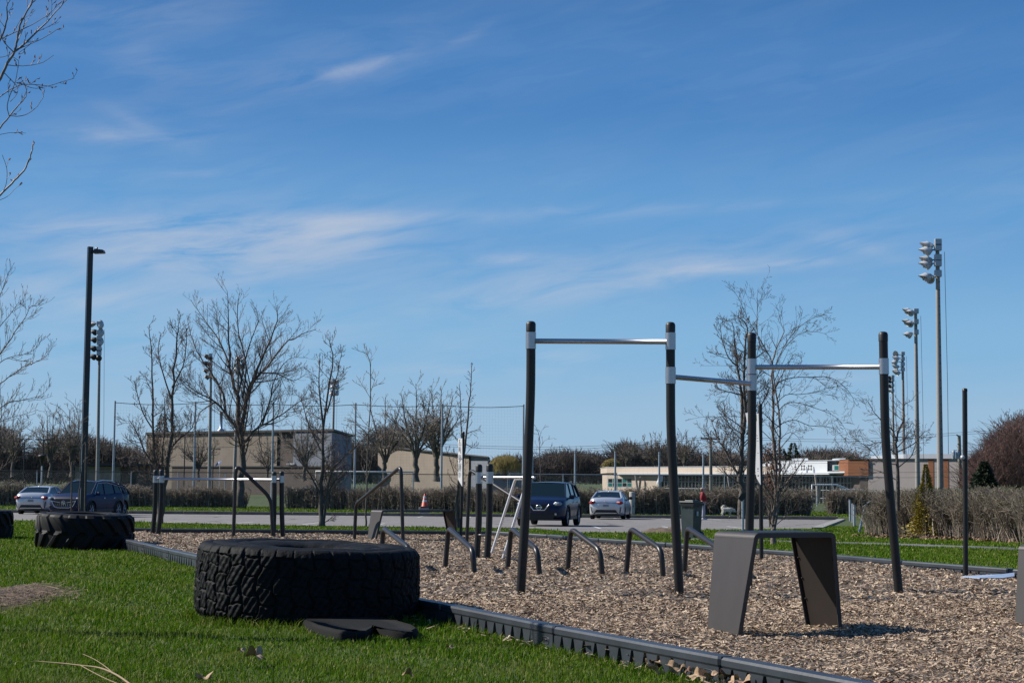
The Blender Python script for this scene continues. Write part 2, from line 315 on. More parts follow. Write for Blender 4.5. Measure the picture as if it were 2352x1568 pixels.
# loose chips
def scatter(n,y0,y1,wf=.32,power=1.0):
    Y=y0+(y1-y0)*rng.random(n)**power; X=(rng.random(n)*2-1)*wf*Y; return X,Y
def chips(n,y0,y1,lr,wr,pw=1.0):
    X,Y=scatter(n,y0,y1,power=pw); k=inpoly(X,Y,CHIP); X,Y=X[k],Y[k]; n=len(X)
    l=rng.uniform(*lr,n)/2; w_=rng.uniform(*wr,n)/2; a=rng.random(n)*2*math.pi; ti=rng.normal(0,.28,n); ro=rng.normal(0,.45,n)
    ux=np.stack([np.cos(a)*np.cos(ti),np.sin(a)*np.cos(ti),np.sin(ti)],-1); s=np.stack([-np.sin(a),np.cos(a),0*a],-1)
    nn=np.cross(ux,s); vx=s*np.cos(ro)[:,None]+nn*np.sin(ro)[:,None]
    C=np.stack([X,Y,chip_z(X,Y)+rng.uniform(.004,.022,n)],-1)
    tap=rng.uniform(.45,1,n)[:,None]
    A=C-ux*l[:,None]-vx*(w_[:,None]*tap); B=C+ux*l[:,None]-vx*w_[:,None]; D=C+ux*l[:,None]*.9+vx*w_[:,None]; E_=C-ux*l[:,None]+vx*(w_[:,None]*tap)
    return np.stack([A,B,D,E_],1).reshape(-1,3)
Vc=np.concatenate([chips(150000,8.8,16,(.010,.048),(.004,.013),.8),chips(185000,14,35,(.020,.062),(.007,.020),.8)])
nk=150; t=rng.random(nk); kx=np.interp(t,[0,.5,1],[2.0,.517,-.8])-.10-rng.exponential(.10,nk); ky=np.interp(t,[0,.5,1],[8.1,11.37,14.4])-.04; a=rng.random(nk)*6.28; l_=rng.uniform(.008,.022,nk)[:,None]
u_=np.stack([np.cos(a),np.sin(a),rng.normal(0,.3,nk)],-1)*l_; v_=np.stack([-np.sin(a),np.cos(a),rng.normal(0,.3,nk)],-1)*l_*.3; C_=np.stack([kx,ky,-.045+rng.uniform(0,.02,nk)],-1)
Vc=np.concatenate([Vc,np.stack([C_-u_-v_,C_+u_-v_,C_+u_+v_,C_-u_+v_],1).reshape(-1,3)])
ch=npmesh('wood_chips',Vc,[np.arange(len(Vc)).reshape(-1,4)],m_chip); prop(ch,'loose tan wood chips covering the exercise ground','wood chips',kind='stuff')
# grass
LITTER=[(-3.35,11.3,.55,.75)]
PATH=[(4.6,43.0),(5.0,42),(8.0,38.7),(10.5,33.2),(13,27.5)]
def seg_dist(X,Y,line):
    d=np.full(X.shape,1e9)
    for (x1,y1),(x2,y2) in zip(line[:-1],line[1:]):
        dx,dy=x2-x1,y2-y1; t=np.clip(((X-x1)*dx+(Y-y1)*dy)/(dx*dx+dy*dy),0,1); d=np.minimum(d,np.hypot(X-x1-t*dx,Y-y1-t*dy))
    return d
def blades(n,y0,y1,h,w_,pw,lean=.5):
    X,Y=scatter(n,y0,y1,power=pw); k=~inpoly(X,Y,CHIP)&~inpoly(X,Y,LOT)&(seg_dist(X,Y,PATH)>.82); X,Y=X[k],Y[k]
    k=rng.random(len(X))>.8*np.exp(-(((X+4.55)/.42)**2+((Y-16.2)/1.1)**2)); X,Y=X[k],Y[k]
    n=len(X); cl=.75+.5*(np.sin(X*2.1+np.sin(Y*1.7)*2)*np.sin(Y*1.3+X*.7)*.5+.5)
    H=rng.uniform(*h,n)*cl; Wd=rng.uniform(*w_,n)/2; a=rng.random(n)*2*math.pi; ld=rng.random(n)*2*math.pi+0; lm=np.abs(rng.normal(0,lean,n))*H
    s=np.stack([np.cos(a),np.sin(a),0*a],-1)*Wd[:,None]; base=np.stack([X,Y,L0(X,Y)-.004],-1)
    ldv=np.stack([np.cos(ld)+.35,np.sin(ld),0*a],-1)
    mid=base+ldv*(lm*.35)[:,None]+np.array([0,0,1.])*(H*.6)[:,None]; tip=base+ldv*lm[:,None]+np.array([0,0,1.])*(H*np.clip(1-.25*lm/H,.3,1))[:,None]
    return np.stack([base-s,base+s,mid+s*.75,mid-s*.75,tip],1)
def lawn_blades(n,y0,y1):
    u=rng.random(n); Y=y0*(y1/y0)**u; X=(rng.random(n)*2-1)*.32*Y
    k=~inpoly(X,Y,CHIP)&~inpoly(X,Y,LOT)&(seg_dist(X,Y,PATH)>.82)&(rng.random(n)>.85*np.exp(-(((X+4.55)/.42)**2+((Y-16.2)/1.1)**2))); X,Y=X[k],Y[k]; n=len(X)
    cl=.62+.75*(np.sin(X*2.1+np.sin(Y*1.7)*2)*np.sin(Y*1.3+X*.7)*.5+.5)*(.6+.4*np.sin(X*5.3+Y*3.1))
    H=rng.uniform(.022,.056,n)*cl*(1+.012*(Y-9)); H=np.where(rng.random(n)<.025,H*1.8,H); Wd=rng.uniform(.00018,.00034,n)*Y; a=rng.random(n)*2*math.pi; ld=rng.random(n)*2*math.pi; lm=np.abs(rng.normal(0,.55,n))*H
    s=np.stack([np.cos(a),np.sin(a),0*a],-1)*Wd[:,None]; base=np.stack([X,Y,L0(X,Y)-.004],-1); ldv=np.stack([np.cos(ld)+.35,np.sin(ld),0*a],-1)
    mid=base+ldv*(lm*.35)[:,None]+np.array([0,0,1.])*(H*.6)[:,None]; tip=base+ldv*lm[:,None]+np.array([0,0,1.])*(H*np.clip(1-.25*lm/H,.3,1))[:,None]
    return np.stack([base-s,base+s,mid+s*.75,mid-s*.75,tip],1)
G=np.concatenate([lawn_blades(620000,9.0,70),blades(45000,96.5,116,(.05,.09),(.04,.07),.8)])
# taller tufts the mower misses: round the tyre and along the border
def tufts(cx,cy,n,h):
    X,Y=cx,cy; H=rng.uniform(*h,len(X)); a=rng.random(len(X))*6.28; W_=.0028; s=np.stack([np.cos(a),np.sin(a),0*a],-1)*W_; base=np.stack([X,Y,L0(X,Y)-.004],-1); ld=np.stack([rng.normal(0,.5,len(X)),rng.normal(-.15,.4,len(X)),0*a],-1)*H[:,None]
    mid=base+ld*.35+np.array([0,0,1.])*(H*.6)[:,None]; tip=base+ld+np.array([0,0,1.])*(H*.92)[:,None]
    return np.stack([base-s,base+s,mid+s*.75,mid-s*.75,tip],1)
n=1500; a=rng.uniform(math.pi*.85,math.pi*2.05,n); q_=at(707,1240,14.25); rr_=.90+rng.uniform(-.02,.10,n); T1=tufts(q_.x+np.cos(a)*rr_,14.25+np.sin(a)*rr_,n,(.03,.10))
n=700; t=rng.random(n); T2=tufts(np.interp(t,[0,.5,1],[2.0,.517,-.8])-.09-rng.random(n)*.05,np.interp(t,[0,.5,1],[8.1,11.37,14.4])-.05,n,(.03,.085))
G=np.concatenate([G,T1,T2])
nb=len(G); b=np.arange(nb)*5
gr=npmesh('grass',G.reshape(-1,3),[np.stack([b,b+1,b+2,b+3],-1),np.stack([b+3,b+2,b+4],-1)],m_grass); prop(gr,'short green spring grass with pale dry blades','grass',kind='stuff')
# dead thatch patch
n=7000; X=rng.normal(-4.62,.24,n); Y=rng.normal(16.2,.55,n)+(X+4.6)*-.8; a=rng.normal(.1,.8,n); l=rng.uniform(.03,.10,n)/2; tl=rng.normal(0,.25,n)
u=np.stack([np.cos(a)*np.cos(tl),np.sin(a)*np.cos(tl),np.sin(tl)],-1)*l[:,None]; s=np.stack([-np.sin(a),np.cos(a),.4+0*a],-1)*.0025
C=np.stack([X,Y,-.07+rng.uniform(.005,.05,n)*np.exp(-((X+4.6)/.4)**2)*1.6],-1); Vt=np.stack([C-u-s,C+u-s,C+u+s,C-u+s],1).reshape(-1,3)
m_straw=mat('dead_straw',(.3,.2,.1),.85,island=[(0,(.04,.026,.018)),(1,(.36,.25,.15)),(.5,(.13,.08,.05))])
o=npmesh('dead_grass',Vt,[np.arange(len(Vt)).reshape(-1,4)],m_straw); prop(o,'brown heap of dead grass clippings on the lawn at left','dead grass',kind='stuff')
# car park
def flat(name,poly,zf,mat_):
    me=bpy.data.meshes.new(name); me.from_pydata([(x,y,zf(y)) for x,y in poly],[],[tuple(range(len(poly)))]); me.materials.append(mat_)
    o=bpy.data.objects.new(name,me); col.objects.link(o); return o
lot=flat('parking_lot',LOT,lot_z,m_asph); prop(lot,kind='structure')
b=MB()
for k in range(-12,3):
    X=-12.58+2.6*(k+6)
    if X<-40 or X>9.5: continue
    y0=max(60.4,58 if X>-6 else 62); 
    if 1<X<6: y0=58.8
    if X<9: b.add([(X-.055,y0,lot_z(y0)+.005),(X+.055,y0,lot_z(y0)+.005),(X+.055,y0+6,lot_z(y0+6)+.005),(X-.055,y0+6,lot_z(y0+6)+.005)],[(0,1,2,3)])
for k in range(-10,12):
    X=-12.58+2.6*k
    if -44<X<16: b.add([(X-.055,90,lot_z(90)+.005),(X+.055,90,lot_z(90)+.005),(X+.055,95.5,lot_z(95.5)+.005),(X-.055,95.5,lot_z(95.5)+.005)],[(0,1,2,3)])
o=b.build('parking_lines',m_line); prop(o,kind='structure')
b=MB(); x=-45.0
while x<17.8:
    l=min(3.0,18.0-x) if x+3>17 else 3.0
    b.box((x+l/2,96.15+rnd.uniform(-.01,.01),lot_z(96)+.05),(l-.05,.22,.25),bev=.02); x+=l
    if l<1: break
o=b.build('kerb',m_conc); prop(o,kind='structure')
b=MB(); x0,y0=10.8,62.5; x1,y1=18.0,96.0
dx,dy=x1-x0,y1-y0; l=math.hypot(dx,dy); 
b.prism([(x0-.05,y0),(x0+.35,y0),(x1+.35,y1),(x1-.05,y1)],-.3,.055,lambda a,b_,h:(a,b_,lot_z(b_)+h))
o=b.build('side_kerb',m_conc2); prop(o,kind='structure')
# path
b=MB(); pl=[Vector((x,y,0)) for x,y in PATH]; vs=[]
for i,p in enumerate(pl):
    t=(pl[min(i+1,len(pl)-1)]-pl[max(0,i-1)]).normalized(); nrm=Vector((-t.y,t.x,0))
    for s in(-.75,.75): q=p+nrm*s; vs.append((q.x,q.y,lz(q.y)+.012))
b.add(vs,[(2*i,2*i+1,2*i+3,2*i+2) for i in range(len(pl)-1)]); o=b.build('path',m_path); prop(o,kind='structure')
# ------------------------------------------------ chip-bed borders
def border_mesh(Lu):
    b=MB(); b.box((0,0,.055),(Lu-.012,.11,.06),bev=.014)
    b.box((0,0,-.055),(Lu-.03,.024,.16))
    for s in(-1,1):
        p=.165; x=-Lu/2+.12; 
        while x+p<Lu/2-.24:
            b.prism([(x+.014,.0255),(x+p-.014,.0255),(x+p-.062,-.13),(x+.062,-.13)],.012,.048,lambda a,z,h,s=s:(a,s*h,z)); x+=p
        b.prism([(x,.0255),(Lu/2-.012,.0255),(Lu/2-.012,-.13),(x,-.13)],.012,.052,lambda a,z,h,s=s:(a,s*h,z))
        b.prism([(-Lu/2+.012,.0255),(-Lu/2+.12,.0255),(-Lu/2+.07,-.13),(-Lu/2+.012,-.13)],.012,.052,lambda a,z,h,s=s:(a,s*h,z))
    return b
def badge_mesh(Lu,sd):
    b=MB()
    for s in(sd,):
        cx=Lu/2-.125; pts=[]
        for k in range(20):
            a=2*math.pi*k/20; pts.append((cx+.055*math.copysign(abs(math.cos(a))**.5,math.cos(a)),.0,.0))
        ring=[Vector((cx+.055*math.copysign(abs(math.cos(2*math.pi*k/20))**.6,math.cos(2*math.pi*k/20)),s*.053,-.02+.024*math.copysign(abs(math.sin(2*math.pi*k/20))**.6,math.sin(2*math.pi*k/20)))) for k in range(21)]
        b.tube(ring,.0028,5,cap=False)
    return b
fc=bpy.data.curves.new('txt','FONT')
def text_mesh(body,size,extr=.001,align='CENTER'):
    c=bpy.data.curves.new('t','FONT'); c.body=body; c.size=size; c.extrude=extr; c.align_x=align; c.resolution_u=2
    o=bpy.data.objects.new('t',c); col.objects.link(o); dg=bpy.context.evaluated_depsgraph_get(); me=bpy.data.meshes.new_from_object(o.evaluated_get(dg)); bpy.data.objects.remove(o)
    return me
LU=2.15
bo=border_mesh(LU); bproto=bo.build('border_timber',m_border)
prop(bproto,cat='border timber',group='plastic border timbers round the chip bed'); 
bd=badge_mesh(LU,-1).build('badge',m_border,bproto); badge_mesh(LU,1).build('badge',m_border,bproto)
tmsh=text_mesh('little tikes',.022,.001); tmsh.materials.clear(); tmsh.materials.append(m_border)
to=bpy.data.objects.new('lettering',tmsh); col.objects.link(to); to.parent=bd; to.location=(LU/2-.125,-.0535,-.026); to.rotation_euler=(R(90),0,0)
BL=[]
def run_border(pts,first=True):
    """lay units along a polyline; pts dense list of (x,y)"""
    P=[Vector((x,y)) for x,y in pts]; seg=[(P[i+1]-P[i]).length for i in range(len(P)-1)]; tot=sum(seg)
    def pos(d):
        for i,s in enumerate(seg):
            if d<=s or i==len(seg)-1: return P[i]+(P[i+1]-P[i])*(d/s)
            d-=s
    n=round(tot/LU); st=tot/n; q=[pos(i*st) for i in range(n+1)]
    for a,b_ in zip(q[:-1],q[1:]):
        BL.append((a,b_))
run_border([(3.0,5.85),(1.43,9.35),(.517,11.37),(-.333,13.5),(-.8,14.4),(-4.04,22.4),(-5.97,27.5),(-8.6,34.0)])
nnear=len(BL)
run_border([(-8.6,33.85),(-4.53,33.75),(-.35,33.75)]); nback=len(BL)
run_border([(-.35,33.75),(.35,33.0),(.95,31.3),(1.62,29.9),(2.31,28.6),(3.04,27.2),(3.74,25.7),(4.53,24.0),(5.1,22.1),(5.77,20.5),(7.7,16.6)])
for k,(a,b_) in enumerate(BL):
    o=bproto if k==0 else copy_tree(bproto)
    c=(a+b_)/2; o.location=(c.x,c.y,0); d=(b_-a); o.rotation_euler=(0,R(rnd.uniform(-.15,.15)),math.atan2(-d.y,-d.x) if k<nnear else math.atan2(d.y,d.x)); o.scale=(d.length/LU,1,1)
    ORD=['first','second','third','fourth','fifth','sixth','seventh','eighth','ninth','tenth','eleventh','twelfth','thirteenth','fourteenth','fifteenth','sixteenth','seventeenth']
    o['label']=(ORD[k]+' dark plastic timber of the near lawn border, counted from the bottom edge' if k<nnear else ORD[k-nnear]+' dark timber of the straight far border, counted from the left' if k<nback else ORD[k-nback]+' dark timber of the slanting far border, counted from its left corner')
# ------------------------------------------------ exercise posts
def smooth_path(pts,n=6):
    P=[Vector(p) for p in pts]; out_=[]
    for i in range(len(P)-1):
        p0=P[max(i-1,0)];p1=P[i];p2=P[i+1];p3=P[min(i+2,len(P)-1)]
        for k in range(n):
            t=k/n; out_.append(.5*((2*p1)+(p2-p0)*t+(2*p0-5*p1+4*p2-p3)*t*t+(3*p1-p0-3*p2+p3)*t**3))
    out_.append(P[-1]); return out_
def bend(pts,r=.1,n=5):
    """polyline with rounded corners"""
    P=[Vector(p) for p in pts]; o=[P[0]]
    for i in range(1,len(P)-1):
        a=(P[i-1]-P[i]); c=(P[i+1]-P[i]); ra=min(r,a.length*.45,c.length*.45); A=P[i]+a.normalized()*ra; C=P[i]+c.normalized()*ra
        for k in range(n+1): t=k/n; o.append(A*(1-t)**2+P[i]*2*t*(1-t)+C*t*t)
    o.append(P[-1]); return o
def post(root,pxs,Y,rad,bands,capcol=m_cap):
    """pxs: top..bottom pixel centres; bands: list of (ytop,ybottom)"""
    path=[at(x,y,Y) for x,y in pxs]; top=path[0]; path.append(path[-1]+(path[-1]-path[-2]).normalized()*.06)
    sp=smooth_path(path,8); sp[0]=sp[0]-Vector((0,0,.05))
    p=MB().tube(sp,rad,20).build('post',m_post); W(p,root)
    c=MB(); cz=.075 if rad<.06 else .1
    prof=[(rad+.003,-cz-.02),(rad+.003,-.028),(rad*.97,-.014),(rad*.8,-.004),(rad*.45,.002),(0.001,.004)]
    c.lathe(prof,20,c=top); cc=c.build('cap',capcol); cc.parent=p
    for k,(y0,y1) in enumerate(bands):
        a=at(np.interp((y0),[q[1] for q in pxs],[q[0] for q in pxs]),y0,Y); b_=at(np.interp((y1),[q[1] for q in pxs],[q[0] for q in pxs]),y1,Y)
        cl=MB(); ax=(a-b_).normalized(); r_=rad+.006
        cl.tube([b_,a],r_,24); q=cl.build('clamp',m_steel); q.parent=p
    return p
E1b=gp(1196,1357)
r1=empty('pull_up_station',(E1b.x,E1b.y,0),label='tall pull-up station of four dark posts with three steel bars in the foreground',cat='pull-up station')
YA=gp(1196,1357).y; YB=gp(1560,1360).y; YC=gp(1718,1347).y; YD=gp(2064,1355).y
pA=[(1219.5,738),(1219,881),(1215.5,990),(1208.5,1148),(1196,1357)]
pB=[(1540,740),(1540.3,881),(1541.6,994),(1549.2,1148),(1560.5,1360)]
pC=[(1726.5,764),(1727.2,898),(1727.3,1000),(1724.5,1100),(1718,1347)]
pD=[(2028.5,762),(2030.5,860),(2033.7,993),(2040.5,1092),(2064,1355)]
post(r1,pA,YA,.0445,[(763,801)]); post(r1,pB,YB,.0445,[(764,803),(843,881)])
post(r1,pC,YC,.0445,[(824,859),(861,897)]); post(r1,pD,YD,.0445,[(823,859)])
def bar(root,a,b_,rad=.0255,m=m_steel,name='bar'):
    o=MB(); d=(b_-a).normalized(); o.tube([a,a+d*.02,a+d*.021,b_-d*.021,b_-d*.02,b_],[rad*1.45,rad*1.3,rad,rad,rad*1.3,rad*1.45],14); return W(o.build(name,m),root)
bar(r1,at(1220,783,YA),at(1540,785,YB)); bar(r1,at(1541,865,YB),at(1727,881,YC)); bar(r1,at(1727,843,YC),at(2030,842.5,YD))
# low double bar station at the back left
q=gp(351,1226); r2=empty('low_bar_station',(q.x,q.y,0),label='low station at the back left with paired dark posts and one long steel bar',cat='bar station')
for pts in ([(357.6,1079),(357,1130),(355,1180),(350.5,1226)],[(371,1078),(371,1130),(368.5,1180),(362.5,1227)],[(629.6,1083),(630,1130),(629.5,1180),(627.6,1231)],[(647,1082),(647,1130),(647.5,1180),(649.5,1231)]):
    post(r2,pts,gp(*pts[-1]).y,.0445,[(1092,1108)])
yy=gp(362,1227).y; bar(r2,at(371,1099,yy),at(647,1101,gp(649,1231).y),.024); bar(r2,at(357,1099,yy),at(629,1102,gp(628,1231).y),.020)
# middle station with two posts, low rung, high bar and inclined steel loop
q=gp(1095,1278); r3=empty('incline_bar_station',(q.x,q.y,0),label='station with two dark posts, a low rung and a bright slanting steel loop',cat='bar station')
pl_=[(1100.3,1066),(1100,1130),(1099.5,1200),(1095,1278)]; pr_=[(1124.9,1065),(1124.5,1130),(1123.5,1200),(1118.5,1283)]
post(r3,pl_,gp(1095,1278).y,.0445,[(1084,1110)]); post(r3,pr_,gp(1118.5,1283).y,.0445,[(1083,1110)])
Y3=gp(1118.5,1283).y
bar(r3,at(1099,1228.5,gp(1095,1278).y),at(1123.5,1228.5,Y3),.020,m_tube,'rung')
o=MB().tube(bend([at(1100,1096,gp(1095,1278).y+.02),at(1228,1096.5,Y3-.1)],.05),.019,12).build('bar',m_steel); W(o,r3)
f1=gp(1127,1269); f2=gp(1153,1281)
lp=bend([f1+Vector((0,0,-.05)),at(1184,1099,f1.y-.3),at(1212,1099,f2.y-.3),f2+Vector((0,0,-.05))],.13,7)
o=MB().tube(lp,.020,14).build('steel_loop',m_loop); W(o,r3)
# inclined rails
def rail(base_a,top_a,top_b,base_b,rad,name,label,cat,group=None,m=m_tube):
    a=gp(*base_a); b_=gp(*base_b); 
    pts=bend([a-Vector((0,0,.06)),at(*top_a,a.y),at(*top_b,b_.y),b_-Vector((0,0,.06))],.13 if rad<.033 else .16,7)
    o=MB().tube(pts,rad,16).build(name,m); o.location=(0,0,0)
    me=o.data; c=Vector((a.x,a.y,0)); me.transform(Matrix.Translation(-c)); o.location=c
    return prop(o,label,cat,group)
rail((536,1232),(542,1066),(622,1143),(627.5,1232),.034,'inclined_rail','tall bent rail at left sloping down to the right beside the low bar station','rail')
rail((814,1238),(817.5,1157),(921,1071),(926,1249),.031,'inclined_rail','bent rail rising to the right behind the biggest tyre','rail')
rail((1072,1242),(1079,1078),(1209,1160),(1206,1252),.031,'inclined_rail','bent rail behind the two-post station sloping down towards the blue car','rail')
HU=[((874,1297),(880,1212),(939,1257),(945,1311)),((1022,1301),(1030,1212),(1086,1262),(1090.5,1315)),((1165,1303),(1174,1212),(1234,1262),(1240.5,1317)),((1303,1308),(1311,1213),(1379,1263),(1384,1317)),((1438,1310),(1447,1212),(1519,1261),(1524,1321)),((1571,1310),(1578.5,1211),(1652,1259),(1657,1325))]
HL=['low bent hurdle rail partly hidden by the biggest tyre','low bent hurdle rail just left of the two-post station','low bent hurdle rail behind the left post of the tall pull-up station','low bent hurdle rail standing free before the blue car, third from the right','low bent hurdle rail in front of the silver car, second from the right','low bent hurdle rail running behind the near grey step table']
for (a,b_,c,d),l in zip(HU,HL): rail(a,b_,c,d,.0315,'hurdle_rail',l,'hurdle rail','row of low hurdle rails in the chips')
# steel step tables
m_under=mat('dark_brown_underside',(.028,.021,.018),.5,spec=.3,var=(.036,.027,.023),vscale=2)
def step_table(name,c,rz,Lt,Wt,H,splay,taper,label,cat='step table',th=.012,lip=.035):
    root=empty(name,(c[0],c[1],0),rz,label,cat)
    # cross-section running over left leg, top, right leg; width tapers down the legs
    prof=[(-Lt/2-splay,-.06),(-Lt/2-splay*.93,0.0)]
    for k in range(9): a=math.pi-(math.pi/2)*k/8; prof.append((-Lt/2+.045+.045*math.cos(a)-splay*.0,H-.045+.045*math.sin(a)))
    prof+= [(-p[0],p[1]) for p in reversed(prof)]
    def wid(z): return (Wt/2)-taper*(1-max(z,0)/H)
    b=MB(); n=len(prof); vs=[]
    for x,z in prof:
        w_=wid(z); vs+=[(x,-w_,z),(x,w_,z)]
    ins_=[]
    for i,(x,z) in enumerate(prof):
        a=Vector(prof[max(i-1,0)]);c_=Vector(prof[min(i+1,n-1)]); t=(c_-a).normalized(); nn=Vector((t.y,-t.x)); w_=wid(z)
        ins_+=[(x+nn.x*th,-w_,z+nn.y*th),(x+nn.x*th,w_,z+nn.y*th)]
    allv=vs+ins_; m_=len(vs); fs=[]; fi=[]
    for i in range(n-1):
        a=2*i; fi+=[(a,a+2,a+3,a+1)]; fs+=[(a,a+1,a+3,a+2),(a,a+2,m_+a+2,m_+a),(a+1,m_+a+1,m_+a+3,a+3)]
    b.add(allv,fs)
    sh=b.build('folded_plate',m_plate,root)
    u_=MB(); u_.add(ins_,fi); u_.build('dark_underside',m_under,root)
    # turned-in lips along both edges
    for s in(-1,1):
        l=MB(); vs=[]
        for i,(x,z) in enumerate(prof):
            a=Vector(prof[max(i-1,0)]);c_=Vector(prof[min(i+1,n-1)]); t=(c_-a).normalized(); nn=Vector((t.y,-t.x)); w_=wid(z)+.002
            for d,e in((0.001,0),(lip,0),(lip,.006),(0.001,.006)): vs.append((x+nn.x*d,s*(w_-e),z+nn.y*d))
        fs=[(4*i+j,4*i+(j+1)%4,4*i+4+(j+1)%4,4*i+4+j) for i in range(n-1) for j in range(4)]
        l.add(vs,fs); l.build('lip',m_plate,root)
    g_=MB()
    g_.box((0,0,H+.0015),(Lt*.86,Wt*.86,.003)); g_.build('grip_sheet',m_cap,root)
    bt=MB()
    for s in(-1,1):
        for zz in(.2,.35,.5):
            bt.lathe([(.007,0),(.007,.006),(.001,.009)],8,c=(Lt/2-th+splay*(1-zz*H/.7/H)-.012,s*(wid(zz)-.03),zz),m=Matrix.Rotation(R(-90),3,'Y'))
    bt.build('rivets',m_under,root)
    return root
step_table('step_table',(1.92,12.72),R(27.5),.72,.50,.70,.105,.058,'grey folded-steel step table with two flared legs standing in the near chips')
step_table('step_table',(4.32,13.35),R(27.5),.72,.50,.60,.105,.058,'grey folded-steel step table cut off by the right edge of the photo')
q=gp(829,1239); q2=gp(1063,1236)
step_table('step_bench',((q.x+q2.x)/2,(q.y+q2.y)/2+.1),math.atan2(q2.y-q.y,q2.x-q.x)+R(3),1.58,.36,.52,.10,.05,'long grey steel step bench behind the biggest tyre','step bench')
# sign posts of the exercise park
def round_post(name,root,top,base,rad,m=m_post):
    path=[at(top[0],top[1],base.y),Vector((base.x,base.y,base.z-.08))]
    o=MB(); o.tube(path,rad,14); t=path[0]; o.lathe([(rad+.002,-.03),(rad+.002,0),(rad*.6,.008),(.001,.010)],14,c=t); return W(o.build(name,m),root)
m_ink=mat('sign_ink',(.06,.06,.065),.6); m_ink2=mat('sign_ink_grey',(.42,.43,.45),.6); m_yel=mat('sign_yellow',(.75,.55,.05),.5); m_sblue=mat('sign_blue',(.05,.25,.55),.5)
m_board=mat('sign_board_white',(.68,.69,.70),.45); m_bluboard=mat('fallen_board_blue',(.42,.52,.70),.35,var=(.50,.58,.72),vscale=6)
def exercise_sign(label,topc,base,rad,corners,Y,yaw=.22):
    r_=empty('exercise_sign',(base.x,base.y,0),label=label,cat='sign')
    round_post('post',r_,topc,base,rad)
    xm=min(c[0] for c in corners); xM=max(c[0] for c in corners); P=[at(x,y,Y-yaw*(x-xm)/(xM-xm)) for x,y in corners]; b=MB(); off=Vector((.007,.004,0)); n=len(P)
    b.add([p for p in P]+[p+off for p in P],[tuple(range(n)),tuple(range(2*n-1,n-1,-1))]+[(i,n+i,n+(i+1)%n,(i+1)%n) for i in range(n)])
    bd=b.build('board',m_board); W(bd,r_)
    return r_,bd,P
q=gp(1058,1237)
r_,bd,P=exercise_sign('narrow white exercise instruction sign on a dark post left of the two-post station',(1064,992),q,.0275,[(1052,1113-13),(1052,1007),(1061.5,1006),(1061.5,1117)],q.y-.04)
# sketches and text lines printed on the board
x0=P[1].x; x1=P[2].x; zt=P[1].z; zb=P[0].z; Wd=x1-x0; yb=P[0].y-.002; slp=(P[2].y-P[1].y)/Wd
ic=MB(); tl_=MB(); f=lambda a,z,h:(a-.002-h,yb-h+(a-x0)*slp,z)
for k in range(4):
    zc=zt-.06-(zt-zb-.1)*k/4-.0
    def stick(pts,r=.004): ic.tube([Vector((x0+Wd*px-.002,yb-.001+Wd*px*slp,zc+pz)) for px,pz in pts],r,5)
    if k==0: stick([(.25,-.05),(.4,.0),(.6,-.01),(.75,-.05)]); stick([(.4,0),(.35,.03),(.55,.045)]); stick([(.2,-.055),(.8,-.055)],.0025)
    if k==1: stick([(.25,-.02),(.45,.04),(.6,.02),(.7,-.05)]); stick([(.45,.04),(.4,.055)])
    if k==2: stick([(.3,-.06),(.45,-.02),(.6,-.03),(.75,.05)]); stick([(.5,-.02),(.35,.03)]); stick([(.45,-.05),(.6,-.06)])
    if k==3: stick([(.2,-.06),(.3,-.02),(.35,.05)]); stick([(.6,-.06),(.7,-.01),(.68,.06)]); stick([(.2,-.02),(.4,-.01)])
    for j in range(6):
        z_=zc-.085-.014*j; tl_.prism([(x0+Wd*.1,z_),(x0+Wd*(.55+.3*rnd.random()),z_),(x0+Wd*(.55+.3*rnd.random()),z_+(.009 if j==0 else .005)),(x0+Wd*.1,z_+(.009 if j==0 else .005))],0,.001,f)
ic.build('exercise_sketches',m_ink).parent=bd; tl_.build('text_lines',m_ink2).parent=bd
d=MB(); d.lathe([(.001,.004),(.018,.003),(.018,0)],12,c=(x1-.008,yb+(Wd-.012)*slp,(zt+zb)/2),m=Matrix.Rotation(R(-90),3,'Y')); d.build('blue_sticker',m_sblue).parent=bd
c=MB(); c.lathe([(.03,-.03),(.03,.03)],12,c=at(1065,1109,q.y)); W(c.build('sticker_wrap',mat('sticker_pink',(.55,.30,.25),.5)),r_)
q=gp(1749,1284)
r_,bd,P=exercise_sign('white exercise sign beside a thin post behind the third pull-up post, with a yellow corner',(1746,928),q,.0285,[(1738,1098),(1712,948),(1742,949),(1747,1113)],q.y+.03)
zz=MB(); q=Vector((q.x,q.y-.26,0)); a,b_,c_,d_=at(1731,952,q.y+.02),at(1738,952,q.y+.02),at(1738.5,966,q.y+.02),at(1733,970,q.y+.02); zz.add([a,b_,c_,d_],[(0,1,2,3)]); zz.build('yellow_patch',m_yel).parent=bd
zz=MB()
for (x,y,ww,hh) in [(1739,1000,4,1),(1740,1006,4,1),(1740,1012,4,1),(1741,1040,3,1),(1741,1076,2.6,3),(1741,1081,2.2,2),(1741.5,1092,3,3)]:
    zz.add([at(x-ww/2,y-hh/2,q.y+.02),at(x+ww/2,y-hh/2,q.y+.02),at(x+ww/2,y+hh/2,q.y+.02),at(x-ww/2,y+hh/2,q.y+.02)],[(0,1,2,3)])
zz.build('emblem_marks',m_ink).parent=bd
q=gp(2218,1321)
r_=empty('exercise_sign',(q.x,q.y,0),label='thin dark sign post at the right with its board seen edge-on',cat='sign'); round_post('post',r_,(2216,893),q,.029)
b=MB(); b.prism([(at(2210.5,943,q.y+.1).x,at(2210,940,q.y).z),(at(2214,943,q.y).x,at(2210,940,q.y).z),(at(2217,1200,q.y).x,at(2217,1215,q.y).z),(at(2213.5,1200,q.y).x,at(2217,1200,q.y).z)],q.y+.05,q.y+.40,lambda a,z,h:(a+(h-q.y)*.262,h,z)); W(b.build('board',m_post),r_)
